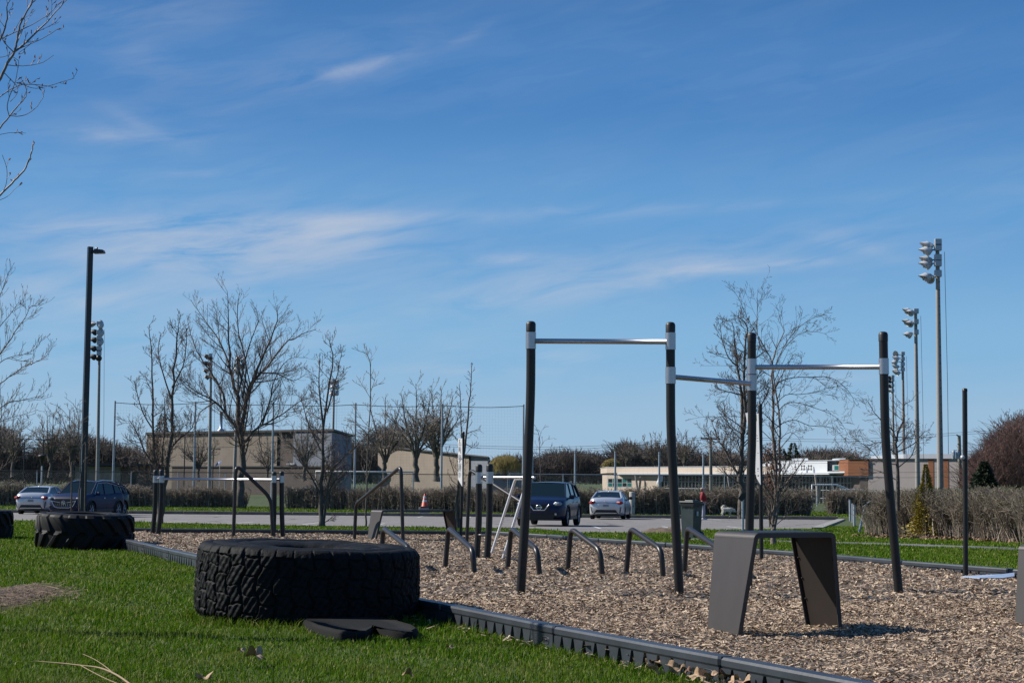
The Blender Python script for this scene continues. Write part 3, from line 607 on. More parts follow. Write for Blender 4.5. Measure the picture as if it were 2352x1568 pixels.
c=MB(); c.lathe([(.001,-.03),(.028,-.02),(.034,0),(.028,.02),(.001,.03)],12,c=at(2212,1050,q.y)); W(c.build('bracket',m_galv),r_)
P=[gp(2207,1322,.02),gp(2250,1326,.035),gp(2302,1326,.03),gp(2330,1322,.03),gp(2330,1314,.05),gp(2300,1317.5,.05)]
b=MB(); n=6; off=Vector((0,0,-.012)); b.add(P+[p+off for p in P],[tuple(range(n)),tuple(range(2*n-1,n-1,-1))]+[(i,(i+1)%n,n+(i+1)%n,n+i) for i in range(n)])
o=b.build('fallen_board',m_bluboard); prop(o,'pale blue sign board lying flat on the chips at the foot of the right post','board')
# ------------------------------------------------ tyres
def sstep(a,b_,x): t=np.clip((x-a)/(b_-a),0,1); return t*t*(3-2*t)
def ring_mesh(name,Rm,Zm,mat_,parent=None):
    """Rm,Zm arrays (nt,np): closed around in theta"""
    nt_,np_=Rm.shape; th=np.arange(nt_)*2*math.pi/nt_
    V=np.stack([Rm*np.cos(th)[:,None],Rm*np.sin(th)[:,None],Zm],-1).reshape(-1,3)
    i,j=np.meshgrid(np.arange(nt_),np.arange(np_-1),indexing='ij'); i2=(i+1)%nt_
    q=np.stack([i*np_+j,i2*np_+j,i2*np_+j+1,i*np_+j+1],-1).reshape(-1,4)
    return npmesh(name,V,[q],mat_,parent,smooth=True)
def side_profile(Ro,H,Rh,top=True):
    # (r,z) from the shoulder inwards to the bead, then down inside
    pr=[(Ro*1.0,H-.055),(Ro-.006,H-.03),(Ro-.022,H-.010),(Ro-.05,H-.001),(Ro-.10,H+.003),(Ro-.105,H-.002),(Ro-.112,H-.002),(Ro-.118,H+.004),(Ro-.20,H+.010),(Ro-.30,H+.004),(Ro-.305,H-.003),(Ro-.325,H-.003),(Ro-.33,H+.001),(Ro-.42,H-.006),(Rh+.05,H-.020),(Rh+.015,H-.040),(Rh+.003,H-.07),(Rh,H-.10),(Rh+.02,H-.14),(Rh+.12,H-.19),(Rh+.25,H*.5)]
    return pr
def big_tyre(loc,Ro,H,label,rz=0,tilt=(0,0)):
    root=empty('tyre',loc,rz,label,'tyre','big worn tyres lying on the grass'); root.rotation_euler=(tilt[0],tilt[1],rz)
    NT=960; th=np.arange(NT)*2*math.pi/NT; zz=np.linspace(.0,H-.055,84)
    T,Z=np.meshgrid(th,zz,indexing='ij'); s=T*Ro
    barrel=-.016*(np.abs((Z-H*.48)/(H*.52))**2.6)
    # blocks in five rows, joints staggered and wavy
    rows=4; rh=H/rows; ncol=40; pitch=2*math.pi*Ro/ncol
    tri=np.abs(((Z/rh)%2)-1)-.5
    ss=s+.050*tri+.006*np.sin(Z*60+np.sin(T*9)); cu=ss/pitch; cf_=cu-np.floor(cu); co_=np.floor(cu)
    wz=Z+(co_%2)*rh*.5+.014*(cf_-.5)*np.where(co_%3>0,1,-1)+.006*np.sin(s*37); row=np.floor(wz/rh); fr=wz/rh-row
    dv=np.minimum(cf_,1-cf_)*pitch; dh=np.minimum(fr,1-fr)*rh
    wv=.010+.005*np.sin(row*3+np.floor(cu)*2.3); gv=1-sstep(wv*.55,wv*1.45,dv); gh=(1-sstep(.003,.011,dh))*.75
    gh*= (np.sin(np.floor(cu)*12.9+row*7.7)>-.75)
    groove=np.maximum(gv,gh)
    blk=(np.sin(np.floor(cu)*91.7+row*37.3)*43758.5)%1.0
    worn=.006*blk
    sip=((np.abs(((cf_*9)%1)-.5)<.10)&((fr>.25)&(fr<.72))&(blk>.25)).astype(float)*.0012
    lump=.004*np.sin(T*41+Z*30)*np.sin(Z*52+T*13)+.003*np.sin(T*97-Z*71)
    Rr=Ro+barrel-.018*groove-worn-sip+lump
    Rr+=-.020*(1-sstep(0,.05,Z))
    tread=(Rr,Z)
    pr=side_profile(Ro-.018,H,.31)
    S=np.array(pr); gt=gv[:,-1][:,None]
    RS=np.repeat(S[None,:,0],NT,0); ZS=np.repeat(S[None,:,1],NT,0)
    fade=np.exp(-np.arange(len(pr))/1.3)[None,:]; RS=RS-.022*gt*fade; ZS=ZS-.014*gt*np.exp(-np.arange(len(pr))/1.6)[None,:]
    ZS+=.003*np.sin(th*7)[:,None]+.002*np.sin(th*19+2)[:,None]
    o=ring_mesh('tread',*tread,m_tyre,root); 
    RS[:,0]=Rr[:,-1]; ZS[:,0]=Z[:,-1]
    ring_mesh('sidewall',RS,ZS,m_tyre,root)
    return root
q=at(707,1240,14.25)
big_tyre((q.x,14.25,-.052),.905,.575,'biggest black tyre with blocky cracked tread lying flat in front',0.3,(R(1.2),R(1.6)))
def lug_tyre(loc,Ro,H,label,rz,nl=17,tilt=(0,0)):
    root=empty('tyre',loc,rz,label,'tyre','big worn tyres lying on the grass'); root.rotation_euler=(tilt[0],tilt[1],rz)
    NT=900; th=np.arange(NT)*2*math.pi/NT; zz=np.linspace(0,H-.05,70); T,Z=np.meshgrid(th,zz,indexing='ij')
    u=Z/H; c=nl*T/(2*math.pi)
    # chevron: bars sweep from each shoulder towards the middle, halves staggered
    up=u>.5; v=np.abs(u-.5)*2; ph=c+np.where(up,0,.5)+ .80*(v**1.5)*1.0
    d=np.abs(ph-np.floor(ph)-.5)*2; wbar=.36+.22*(v**2); lug=sstep(1-wbar-.16,1-wbar+.16,d)
    inner=sstep(.0,.10,v); lug=lug*np.where(v<.08,.0+inner,1)
    mid=1-sstep(.0,.12,v)
    Rr=Ro-.040+.040*np.clip(lug+mid*.35,0,1)-.035*(np.abs(u-.5)*2)**3
    Rr+=-.03*(1-sstep(0,.04,Z))
    pr=side_profile(Ro-.05,H,.40); S=np.array(pr); RS=np.repeat(S[None,:,0],NT,0); ZS=np.repeat(S[None,:,1],NT,0)
    lg=(1-lug[:,-1])[:,None]; k=np.arange(len(pr)); RS-=.04*lg*np.exp(-k/1.5)[None,:]; ZS-=.028*lg*np.exp(-k/1.8)[None,:]
    RS[:,0]=Rr[:,-1]; ZS[:,0]=Z[:,-1]
    ring_mesh('tread',Rr,Z,m_tyre2,root); ring_mesh('sidewall',RS,ZS,m_tyre2,root); return root
q=at(194,1240,28.2)
lug_tyre((q.x,28.2,-.11),.785,.585,'tractor tyre with slanting lugs standing before the dark lamp post',.1,tilt=(R(1.0),R(1.2)))
lug_tyre((-11.0,36.0,-.24),.76,.60,'black tyre cut off by the left edge of the photo',1.1,nl=20)
# rubber mat with two rounded lobes
pts=[(697,1420),(705,1412),(760,1410.5),(845,1411.5),(900,1419),(950,1433),(961,1441),(950,1447),(925,1448.5),(893,1444),(868,1437),(858,1433),(853,1440),(840,1447.5),(812,1450),(770,1444),(725,1433)]
P=[gp(x,y+1,.0) for x,y in pts]; c=sum(P,Vector())/len(P); b=MB(); n=len(P)
def ringz(sc_,z): return [Vector((c.x+(p.x-c.x)*sc_,c.y+(p.y-c.y)*sc_,z)) for p in P]
rs=[ringz(1.0,-.10),ringz(1.01,-.025),ringz(.985,-.006),ringz(.95,.002),ringz(.5,.006)]
b.add(sum(rs,[]),[(k*n+i,k*n+(i+1)%n,(k+1)*n+(i+1)%n,(k+1)*n+i) for k in range(4) for i in range(n)],True); b.add(rs[-1],[tuple(range(n))],True)
o=b.build('rubber_mat',m_mat)
me=o.data; me.transform(Matrix.Translation(-Vector((c.x,c.y,0)))); o.location=(c.x,c.y,0)
for p_ in me.polygons:
    if p_.normal.z<0 and abs(p_.normal.z)>.9: p_.flip()
prop(o,'low black rubber mat with two rounded lobes in the grass before the biggest tyre','rubber mat')
# ------------------------------------------------ fallen leaves, twig
m_leaf=mat('dry_leaf',(.55,.38,.23),.8,var=(.30,.18,.10),vscale=30)
m_leafd=mat('dry_leaf_dark',(.16,.07,.035),.8,var=(.26,.14,.08),vscale=30)
def leaf_mesh(seed,s=.05,m=m_leaf):
    r=random.Random(seed); n=22; ring=[]; ph=[r.random()*6 for _ in range(3)]
    vs=[(0,0,.012)]
    for rr in (.5,1):
        for k in range(n):
            a=2*math.pi*k/n; lob=.62+.38*abs(math.sin(a*2.5+.3))**.7 if rr==1 else .7
            q=s*rr*lob*(1+.12*r.random()); z=.35*s*rr*math.sin(a*2+ph[0])*rr+.30*s*rr*math.sin(a*3+ph[1])+.1*s*r.random()*rr+.02
            vs.append((q*math.cos(a)*1.15,q*math.sin(a)*.8,z))
    fs=[(0,1+k,1+(k+1)%n) for k in range(n)]+[(1+k,1+n+k,1+n+(k+1)%n,1+(k+1)%n) for k in range(n)]
    b=MB(); b.add(vs,fs,True); o=b.build('fallen_leaf',m,); return o
LM=[leaf_mesh(s,.055,m_leaf if s!=3 else m_leafd) for s in range(5)]
spots=[(1119,1394),(1194,1400),(1203,1405),(1212,1410),(1222,1415),(1232,1418),(1293,1432),(1303,1434),(1315,1440),(1330,1455),(1338,1452),(1352,1462),(1312,1470),(1325,1472),(1340,1470),(1395,1477),(1410,1482),(1430,1490),(1445,1495),(1455,1499),(1470,1502),(1480,1500),(1492,1508),(1507,1512),(1520,1515),(1545,1525),(1555,1522),(1568,1530),(1582,1534),(1590,1528),(1600,1538),(1640,1548),(1655,1552),(1670,1548),(1690,1556),(1500,1532),(1365,1480),(1240,1425),(1250,1430),(1270,1436),(1605,1545),(1712,1560)]
for k,(x,y) in enumerate(spots):
    src=LM[k%5]; o=src if k<5 else src.copy()
    if k>=5: col.objects.link(o)
    p=gp(x,y+8,-.02); o.location=p; o.rotation_euler=(rnd.uniform(-.9,.9),rnd.uniform(-.9,.9),rnd.uniform(0,6)); sc_=rnd.uniform(.45,.9); o.scale=(sc_,)*3
    prop(o,'curled brown maple leaf lying against the near border timbers','leaf','dry leaves gathered along the near border')
for (x,y,s,l) in [(583,1512,1.5,'big curled tan leaf on the lawn below the biggest tyre'),(553,1496,.6,'small dark leaf on the lawn just left of the big curled leaf'),(470,1560,.8,'pale crumpled leaf at the bottom edge of the lawn'),(937,1552,.9,'tan leaf low on the lawn under the border timbers'),(1032,1488,.5,'tiny pale leaf alone on the lawn right of the rubber mat')]:
    o=LM[1].copy(); col.objects.link(o); o.location=gp(x,y,-.015); o.scale=(s,s*.8,s); o.rotation_euler=(.4,.2,rnd.uniform(0,3)); prop(o,l,'leaf'); 
    if 'group' in o: del o['group']
tw=Tw()
def twline(pts,r0,r1,z=0.0):
    P=[gp(x,y,z) for x,y in pts]; P=smooth_path(P,4); k=len(P); tw.add([tuple(p) for p in P],[r0+(r1-r0)*i/(k-1) for i in range(k)],6)
twline([(305,1575),(270,1550),(230,1533),(185,1527),(140,1522),(85,1518),(70,1520)],.006,.0025); twline([(262,1546),(240,1528),(215,1512),(190,1501)],.003,.0015); twline([(256,1543),(222,1543),(205,1552)],.002,.001); twline([(185,1527),(240,1556),(300,1580)],.0025,.002)
b_=mat('dry_stalk',(.34,.24,.13),.8); o=tw.build('fallen_twig',b_); prop(o,'dry forked straw-coloured twig lying in the grass at the bottom left','twig')
tw=Tw(); twline([(170,1345),(140,1352),(110,1345),(75,1343)],.003,.0015); o=tw.build('dry_stalk',b_); prop(o,'single dry stalk lying beside the brown heap of clippings','stalk')
# ------------------------------------------------ trees
def rvec(r): 
    v=Vector((r.gauss(0,1),r.gauss(0,1),r.gauss(0,1))); return v.normalized()
def side_dir(d,ang,r,flat=0.0):
    n=rvec(r); n=(n-d*n.dot(d)); 
    if n.length<1e-3: n=Vector((1,0,0))
    n.normalize(); return (d*math.cos(ang)+n*math.sin(ang)).normalized()
def grow(T,p,d,L,r,lev,S,rr,buds=None):
    k=(6,5,5,4,3)[min(lev,4)]; pts=[p.copy()]; dd=d.copy(); q=p.copy(); st=L/(k-1); dirs=[d]
    for i in range(k-1):
        dd=(dd+Vector((0,0,1))*S['trop'][lev]/(k-1)+rvec(rr)*S['wig'][lev]).normalized(); q=q+dd*st; pts.append(q.copy()); dirs.append(dd.copy())
    rmin=S['rmin']; rads=[max(rmin*(1 if i<k-1 else .6),r*(1-.7*i/(k-1))) for i in range(k)]
    T[0 if r>S['rtrunk'] else 1].add([tuple(a) for a in pts],rads,5 if r>.03 else 3)
    if lev<S['max']:
        n=S['n'][lev]; n=int(n*L/S['ref'][lev]+rr.random()) if S.get('ref') else n
        n=min(n,12)
        for c in range(n):
            t=S['t0'][lev]+(1-S['t0'][lev])*(c+rr.random())/max(n,1); f=min(t,.999)*(k-1); i=int(f); a=pts[i].lerp(pts[i+1],f-i)
            grow(T,a,side_dir(dirs[i+1],R(S['ang'][lev]+rr.uniform(-12,12)),rr),L*S['ratio'][lev]*rr.uniform(.6,1.15)*(1-.45*t),max(rmin,r*(1-.7*t)*.55),lev+1,S,rr,buds)
    if buds is not None and lev>=S['max']-1:
        for i in range(1,k):
            if rr.random()<S.get('budp',.5):
                a=pts[i]+rvec(rr)*rmin*2; h=dirs[i]*S['bud']; buds.add([tuple(a-h),tuple(a),tuple(a+h)],[rmin*.5,S['bud']*.42,rmin*.4],3)
def smooth_limb(pts,r,amp):
    P=smooth_path(pts,3); return [p+rvec(r)*amp*(0<i<len(P)-1) for i,p in enumerate(P)]
def limb_tree(name,label,base,limbs,Y,S,seed,cat='tree',group=None,bark=m_bark2,twigm=m_twig,buds=False):
    """limbs: (pixel points, r0, r1, sprouts, sprout length, depth drift)"""
    rr=random.Random(seed); T=(Tw(),Tw()); B=Tw() if buds else None
    for pts,r0,r1,ns,sl_,dy in limbs:
        n=len(pts); P=[at(x,y,Y+dy*(i/(n-1))**1.2) for i,(x,y) in enumerate(pts)]
        if pts[0][1]>=base[1]-1: P[0]=P[0]-Vector((0,0,.15))
        P=smooth_limb(P,rr,r0*.35); k=len(P); rad=[r0+(r1-r0)*(i/(k-1))**.8 for i in range(k)]
        if pts[0][1]>=base[1]-1: rad[0]*=1.5; rad[1]*=1.15
        T[0 if r0>=S['rtrunk'] else 1].add([tuple(p) for p in P],rad,8 if r0>.05 else 5)
        for c in range(ns):
            t=S.get('st',.2)+(1-S.get('st',.2))*(c+rr.random())/ns; f=min(t,.999)*(k-1); i=int(f); a=P[i].lerp(P[i+1],f-i); d=(P[i+1]-P[i]).normalized()
            ln=sl_*rr.uniform(.5,1.4)*(1-S.get('taper',.55)*t); rc=max(S['rmin'],min(rad[i]*.55,ln*.022))
            grow(T,a,side_dir(d,R(S['sang']+rr.uniform(-15,15)),rr),ln,rc,S.get('lev0',1),S,rr,B)
    root=empty(name,(0,0,0),0,label,cat,group); b0=at(base[0],base[1],Y); root.location=b0
    t=W(T[0].build('trunk',bark),root)
    if T[1].g: W(T[1].build('crown',twigm),root)
    if B and B.g: W(B.build('buds',m_bud),root)['kind']='stuff'
    return root
def S_(Y,**k):
    d=dict(trop=[.2,.35,.35,.3,.2],wig=[.06,.13,.16,.2,.2],n=[6,6,5,4,0],ratio=[.6,.55,.5,.45,.4],ang=[45,42,42,40,40],t0=[.3,.2,.15,.1,0],max=4,rmin=.00010*Y,rtrunk=.035,sang=42,bud=.00024*Y,budp=.15)
    d.update(k); return d
def z3(p): return [((500+a/1.425)/1.7415,(1100+b/1.425)/1.7415) for a,b in p]
def z4(p): return [((1300+a/1.742)/1.7415,(1400+b/1.742)/1.7415) for a,b in p]
def zr(p): return [((2600+a/1.96)/1.7415,(1100+b/1.96)/1.7415) for a,b in p]
# big maple beyond the car park
LM_=[(z3([(655,1312),(662,1150),(672,1000),(655,880),(640,700),(600,520),(585,300),(582,90)]),.27,.014,38,3.2,.5),
 (z3([(668,960),(672,840),(690,720),(715,620),(800,530),(900,400),(1000,345),(1090,310)]),.16,.012,34,3.0,2.0),
 (z3([(712,640),(770,500),(830,370),(865,260),(868,170)]),.10,.012,22,2.2,-1.5),
 (z3([(655,900),(580,790),(480,700),(400,660),(330,590)]),.10,.010,26,2.8,-2.0),
 (z3([(575,790),(560,680),(500,570),(430,470),(385,370),(365,300)]),.09,.012,24,2.2,1.5),
 (z3([(600,520),(560,420),(510,330),(440,240),(375,140)]),.07,.012,20,2.0,2.5),
 (z3([(685,950),(740,880),(800,850),(900,790),(1000,715),(1060,700)]),.095,.010,26,2.6,-2.5),
 (z3([(670,700),(690,520),(650,340),(640,200),(655,100)]),.07,.012,20,2.0,-2.5),
 (z3([(760,560),(860,560),(960,600),(1040,560)]),.06,.010,16,1.8,1.5),
 (z3([(780,860),(830,700),(850,600),(930,480),(1040,470)]),.06,.01,18,1.9,-1.5),
 (z3([(640,700),(700,430),(760,260),(740,180)]),.06,.01,16,1.8,.5),
 (z3([(520,720),(430,780),(380,900),(250,960)]),.05,.01,12,1.6,-1),
 (z3([(760,870),(780,1000),(860,1060)]),.04,.01,8,1.2,.5)]
limb_tree('maple_tree','large spreading bare tree with reddish buds beyond the parking lot at left',(551,1162),LM_,110,S_(110,n=[6,6,5,4,0],max=4,trop=[.2,.5,.7,.7,.4],rmin=.0068,wig=[.05,.08,.06,.05,.05],ratio=[.6,.58,.55,.5,.4],bud=.024,budp=.2,taper=.7,ref=[3,2.0,1.1,.60,1]),11,buds=True)
# two-stemmed tree behind the low bar station
Ya=60.0
LT=[(z3([(200,1412),(215,1300),(235,1150),(262,940),(268,760),(280,540),(300,340),(300,290)]),.115,.012,44,1.1,.2),
 (z3([(195,1412),(190,1250),(175,1090),(160,880),(157,640),(148,450),(137,290)]),.085,.010,44,.85,-.3),
 (z3([(205,1300),(212,1050),(225,850),(225,700)]),.05,.01,14,.8,.4),
 (z3([(250,1010),(300,940),(380,870),(400,780)]),.045,.008,16,.9,.4),(z3([(175,1090),(110,1000),(70,900),(20,820)]),.045,.008,16,.9,-.4),
 (z3([(180,1140),(90,1110),(30,1050),(0,1030)]),.035,.008,12,.8,.3),(z3([(262,700),(215,560),(190,430),(205,330)]),.035,.008,14,.7,.3),(z3([(268,640),(330,520),(350,380),(345,300)]),.035,.008,14,.7,-.3),(z3([(160,880),(100,780),(60,640),(55,600)]),.03,.007,10,.7,-.3)]
LS=dict(sang=55,trop=[.2,.5,.6,.4,.2],n=[5,6,4,1,0],max=3,wig=[.05,.09,.07,.06,.05],taper=.66,rtrunk=.03,ratio=[.6,.6,.6,.5,.4],ref=[1,.66,.38,.23,1])
limb_tree('linden_tree','bare tree with two upright dark stems just behind the low bar station',(368,1203),LT,Ya,S_(Ya,**LS),21,buds=True)
LT=[(z3([(1120,1432),(1115,1250),(1125,1050),(1130,880),(1180,520),(1165,370)]),.10,.010,40,1.0,.2),
 (z3([(1128,1420),(1150,1250),(1180,1120),(1250,1030),(1330,960),(1380,900)]),.06,.008,22,1.0,-.4),
 (z3([(1130,880),(1110,700),(1105,560),(1110,460)]),.045,.008,18,.7,.3),(z3([(1150,780),(1190,640),(1215,540),(1235,430)]),.035,.007,16,.6,-.3),
 (z3([(1135,1300),(1190,1180),(1230,1150),(1290,1100)]),.04,.008,12,.8,.3),(z3([(1115,1250),(1050,1130),(1000,1060),(970,1000)]),.04,.008,14,.9,-.3),(z3([(1125,1420),(1170,1385),(1200,1365)]),.02,.006,6,.4,0),(z3([(1115,1000),(1050,860),(1020,760),(1000,690)]),.03,.007,14,.8,.3)]
limb_tree('linden_tree','bare many-stemmed tree in the grass verge between the two bent rails',(738,1208),LT,59.0,S_(59,**LS),31,buds=True)
LT=[(z4([(285,1225),(287,1100),(292,850),(300,620),(312,480),(316,150),(308,60),(285,25),(262,12)]),.035,.006,22,.9,.1),(z4([(312,620),(380,630),(430,670),(455,700)]),.012,.006,6,.5,.2),(z4([(300,690),(230,640),(190,560),(150,520)]),.012,.006,7,.5,-.2),(z4([(314,330),(270,260),(220,180)]),.01,.005,8,.5,.2),(z4([(316,300),(345,210),(350,160)]),.01,.005,8,.4,.2)]
limb_tree('young_tree','thin pale young tree with a curved whip top behind the bent rail',(841,1212),LT,56.0,S_(56,**dict(LS,n=[4,3,2,1,0])),41,twigm=m_twig2,bark=m_bark)
LT=[(z4([(925,1235),(922,1100),(928,930),(975,700),(998,420),(1012,260),(1018,90)]),.075,.008,40,.55,.1),(z4([(940,1235),(948,1050),(940,900),(948,640),(948,430),(935,240)]),.055,.008,30,.5,-.2),(z4([(990,580),(1040,560),(1085,550)]),.015,.006,6,.35,.1),(z4([(980,650),(1030,680),(1065,660)]),.015,.006,6,.3,-.1),(z4([(905,870),(870,760),(840,680)]),.018,.006,8,.45,-.1),(z4([(948,640),(900,600),(870,540)]),.015,.006,6,.4,.1)]
limb_tree('linden_tree','slim bare tree with knobbly side twigs directly behind the narrow white exercise sign',(1053,1210),LT,58.0,S_(58,**dict(LS,sang=60,n=[4,4,3,2,0])),51,buds=False)
# tree right of centre and the birch
LT=[(zr([(715,1905),(725,1700),(705,1560),(730,1300),(715,1000),(700,800),(672,560),(640,370)]),.13,.010,46,1.2,.2),
 (zr([(730,1240),(745,1050),(740,800),(745,560),(765,400),(690,330)]),.07,.009,38,1.0,-.3),
 (zr([(690,1560),(620,1430),(560,1320),(490,1300),(430,1200)]),.045,.008,20,.9,.4),(zr([(720,940),(640,920),(560,900),(500,870)]),.03,.007,14,.7,-.3),
 (zr([(690,720),(610,640),(560,480),(550,380)]),.03,.007,16,.7,.3),(zr([(760,1250),(860,1050),(920,930),(940,880)]),.04,.007,18,.9,-.3),(zr([(745,740),(840,640),(900,600),(935,590)]),.03,.007,14,.6,.3),(zr([(600,1400),(520,1250),(480,1130)]),.025,.007,10,.7,.3),
 (zr([(690,1640),(600,1690),(520,1740),(440,1800)]),.02,.006,8,.7,-.3),(zr([(730,1300),(620,1180),(600,1080)]),.02,.006,8,.6,-.3)]
limb_tree('linden_tree','bare upright tree just left of the third pull-up post',(1696,1216),LT,57.0,S_(57,**LS),61,buds=True)
Yb=36.0
def z5(p): return [((2700+a/2.94)/1.7415,(1850+b/2.94)/1.7415) for a,b in p]
LT=[(z5([(1155,935),(1160,780),(1175,500),(1185,250),(1180,60)])+zr([(965,1300),(962,950),(960,730),(985,600),(1050,450),(1050,400)]),.060,.004,26,.9,.1),
 (z5([(1165,780),(1205,500),(1225,200),(1230,0)])+zr([(1018,1250),(1010,1050),(985,880),(940,640),(860,540),(835,350),(850,100)]),.040,.003,26,.8,-.3),
 (zr([(962,950),(1010,840),(1120,805),(1280,800),(1400,800),(1510,860),(1590,960),(1600,1040)]),.014,.003,20,.55,.5),
 (zr([(965,1040),(1060,940),(1180,935),(1300,915),(1400,880),(1520,870)]),.011,.003,14,.5,-.4),
 (zr([(985,1200),(1060,1150),(1150,1140),(1250,1180),(1350,1180),(1450,1210),(1540,1300)]),.012,.003,16,.5,.4),
 (zr([(990,1100),(1060,1010),(1160,1000),(1290,1040),(1420,1090),(1500,1160),(1560,1270)]),.010,.003,16,.5,.2),
 (zr([(985,700),(1050,560),(1130,450),(1220,370),(1300,330),(1370,312)]),.010,.0025,14,.4,-.2),(zr([(1000,660),(1100,520),(1200,450),(1300,445),(1390,465)]),.008,.0025,12,.35,.3),
 (zr([(940,640),(850,480),(760,330),(700,190),(650,115)]),.009,.0025,14,.45,-.2),(zr([(840,420),(845,250),(890,180),(910,150)]),.007,.0025,8,.3,0),
 (zr([(960,1300),(820,1170),(700,1110),(560,1110),(430,1110),(310,1130)]),.008,.0025,12,.4,.3),(zr([(960,800),(800,720),(600,710),(400,710)]),.007,.002,8,.4,.3),
 (z5([(1180,540),(1100,330),(1000,200),(930,80)]),.012,.003,12,.5,.2),(z5([(1200,470),(1290,330),(1370,260),(1440,340),(1500,440),(1600,550)]),.010,.003,8,.3,-.2),(z5([(1200,720),(1290,640),(1400,560),(1480,510)]),.009,.003,8,.35,.1),(z5([(1150,760),(1080,600),(1010,480),(950,330)]),.011,.003,10,.45,-.2),
 (z5([(1215,480),(1330,400),(1400,300),(1450,150)]),.010,.003,10,.5,.2),(z5([(1160,760),(1120,560),(1060,300),(1040,100)]),.011,.003,12,.5,0),(z5([(1220,400),(1300,200),(1330,20)]),.010,.003,12,.5,.1),(zr([(1010,1000),(1060,700),(1180,690),(1182,640)]),.006,.002,8,.35,.1),
 (zr([(1000,1300),(1100,1230),(1180,1300),(1190,1400)]),.008,.002,8,.3,.1)]
m_birch=mat('birch_bark',(.30,.24,.20),.8,var=(.09,.065,.055),vscale=14,bump=.5,bscale=20,stretch=(1,1,3))
limb_tree('birch_tree','slender birch with long arching bare twigs right of the third pull-up post',(1775,1245),LT,Yb,S_(Yb,sang=38,trop=[.1,.1,.15,.1,0],n=[4,4,3,2,0],max=3,wig=[.04,.09,.12,.15,.1],rmin=.0026,rtrunk=.016,taper=.4,st=.12),71,bark=m_birch,twigm=mat('birch_twig',(.085,.06,.05),.7))
# dead curled leaves still hanging on the birch's left side
def leafclump(name,pts,n,size,m,parent,spread,seed=3):
    r=random.Random(seed); V=[];
    for x,y,Y in pts:
        for _ in range(n):
            c=at(x,y,Y)+Vector((r.gauss(0,spread),r.gauss(0,spread),r.gauss(0,spread*1.3))); a=rvec(r)*size*r.uniform(.5,1.2); b_=rvec(r)*size*r.uniform(.3,.7); V+=[c-a-b_,c+a-b_,c+a*.8+b_,c-a+b_]
    o=npmesh(name,[tuple(v) for v in V],[np.arange(len(V)).reshape(-1,4)],m); return W(o,parent) if parent else o
oak=empty('oak_sapling',at(1768,1210,58),0,'small oak still holding rust-brown dead leaves behind the birch','tree')
T=Tw(); rr=random.Random(4)
for k in range(7):
    p0=at(1768,1210,58); p1=at(1768+rr.uniform(-16,10),1020+rr.uniform(0,120),58+rr.uniform(-.3,.3)); T.add([tuple(p0),tuple(p0.lerp(p1,.5)+rvec(rr)*.05),tuple(p1)],[.02,.012,.006],4)
W(T.build('trunk',m_bark2),oak)
m_rust=mat('dead_oak_leaf',(.2,.08,.04),.8,island=[(0,(.12,.05,.03)),(1,(.30,.14,.08))])
leafclump('foliage',[(1768+rr.gauss(0,8),1050+rr.uniform(-30,80),58+rr.gauss(0,.2)) for _ in range(22)],26,.05,m_rust,oak,.10)
# tree between the right-hand posts
def z6(p): return [((3400+a/1.567)/1.7415,(900+b/1.567)/1.7415) for a,b in p]
LT=[(z6([(300,1790),(305,1600),(285,1400),(290,1350),(300,1300),(340,1200),(330,1130),(390,1100)]),.06,.005,24,.8,.1),(z6([(290,1360),(270,1290),(200,1230),(150,1170),(100,1085)]),.03,.005,16,.7,.2),(z6([(290,1440),(200,1360),(100,1380),(30,1330)]),.02,.004,14,.7,-.2),(z6([(300,1420),(400,1370),(450,1310),(500,1280)]),.02,.004,14,.6,.2),(z6([(295,1500),(200,1480),(120,1400),(0,1320)]),.018,.004,14,.7,-.2),(z6([(300,1520),(380,1450),(420,1350),(440,1260)]),.018,.004,12,.6,-.2),(z6([(300,1600),(220,1560),(150,1530),(60,1540)]),.015,.004,10,.6,.2),(z6([(300,1350),(290,1250),(280,1140)]),.015,.004,10,.5,.2)]
limb_tree('young_tree','bare branching tree in front of the floodlight masts, just right of the fourth pull-up post',(2068,1226),LT,47.0,S_(47,**dict(LS,sang=50,trop=[.2,.1,.2,.2,.1],rmin=.004)),81)
# young tree beyond the blue car
def zm(p): return [((2000+a/1.96)/1.7415,(1200+b/1.96)/1.7415) for a,b in p]
LT=[(zm([(325,1600),(320,1420),(315,1300),(312,1180),(308,1070),(285,1000),(265,970)]),.045,.005,10,.8,.1),(zm([(308,1090),(330,1020),(370,985)]),.012,.004,4,.4,.1),(zm([(314,1160),(350,1100),(430,1080)]),.012,.004,5,.5,.1),(zm([(314,1200),(380,1165),(500,1150)]),.012,.004,5,.5,-.1),(zm([(316,1260),(280,1200),(265,1170)]),.010,.004,4,.4,.1),(zm([(318,1340),(360,1310),(420,1300),(460,1300)]),.012,.004,5,.5,.1)]
limb_tree('young_tree','slim young bare tree rising behind the blue car',(1243,1190),LT,98.0,S_(98,**dict(LS,n=[3,2,2,1,0],rmin=.009)),91)
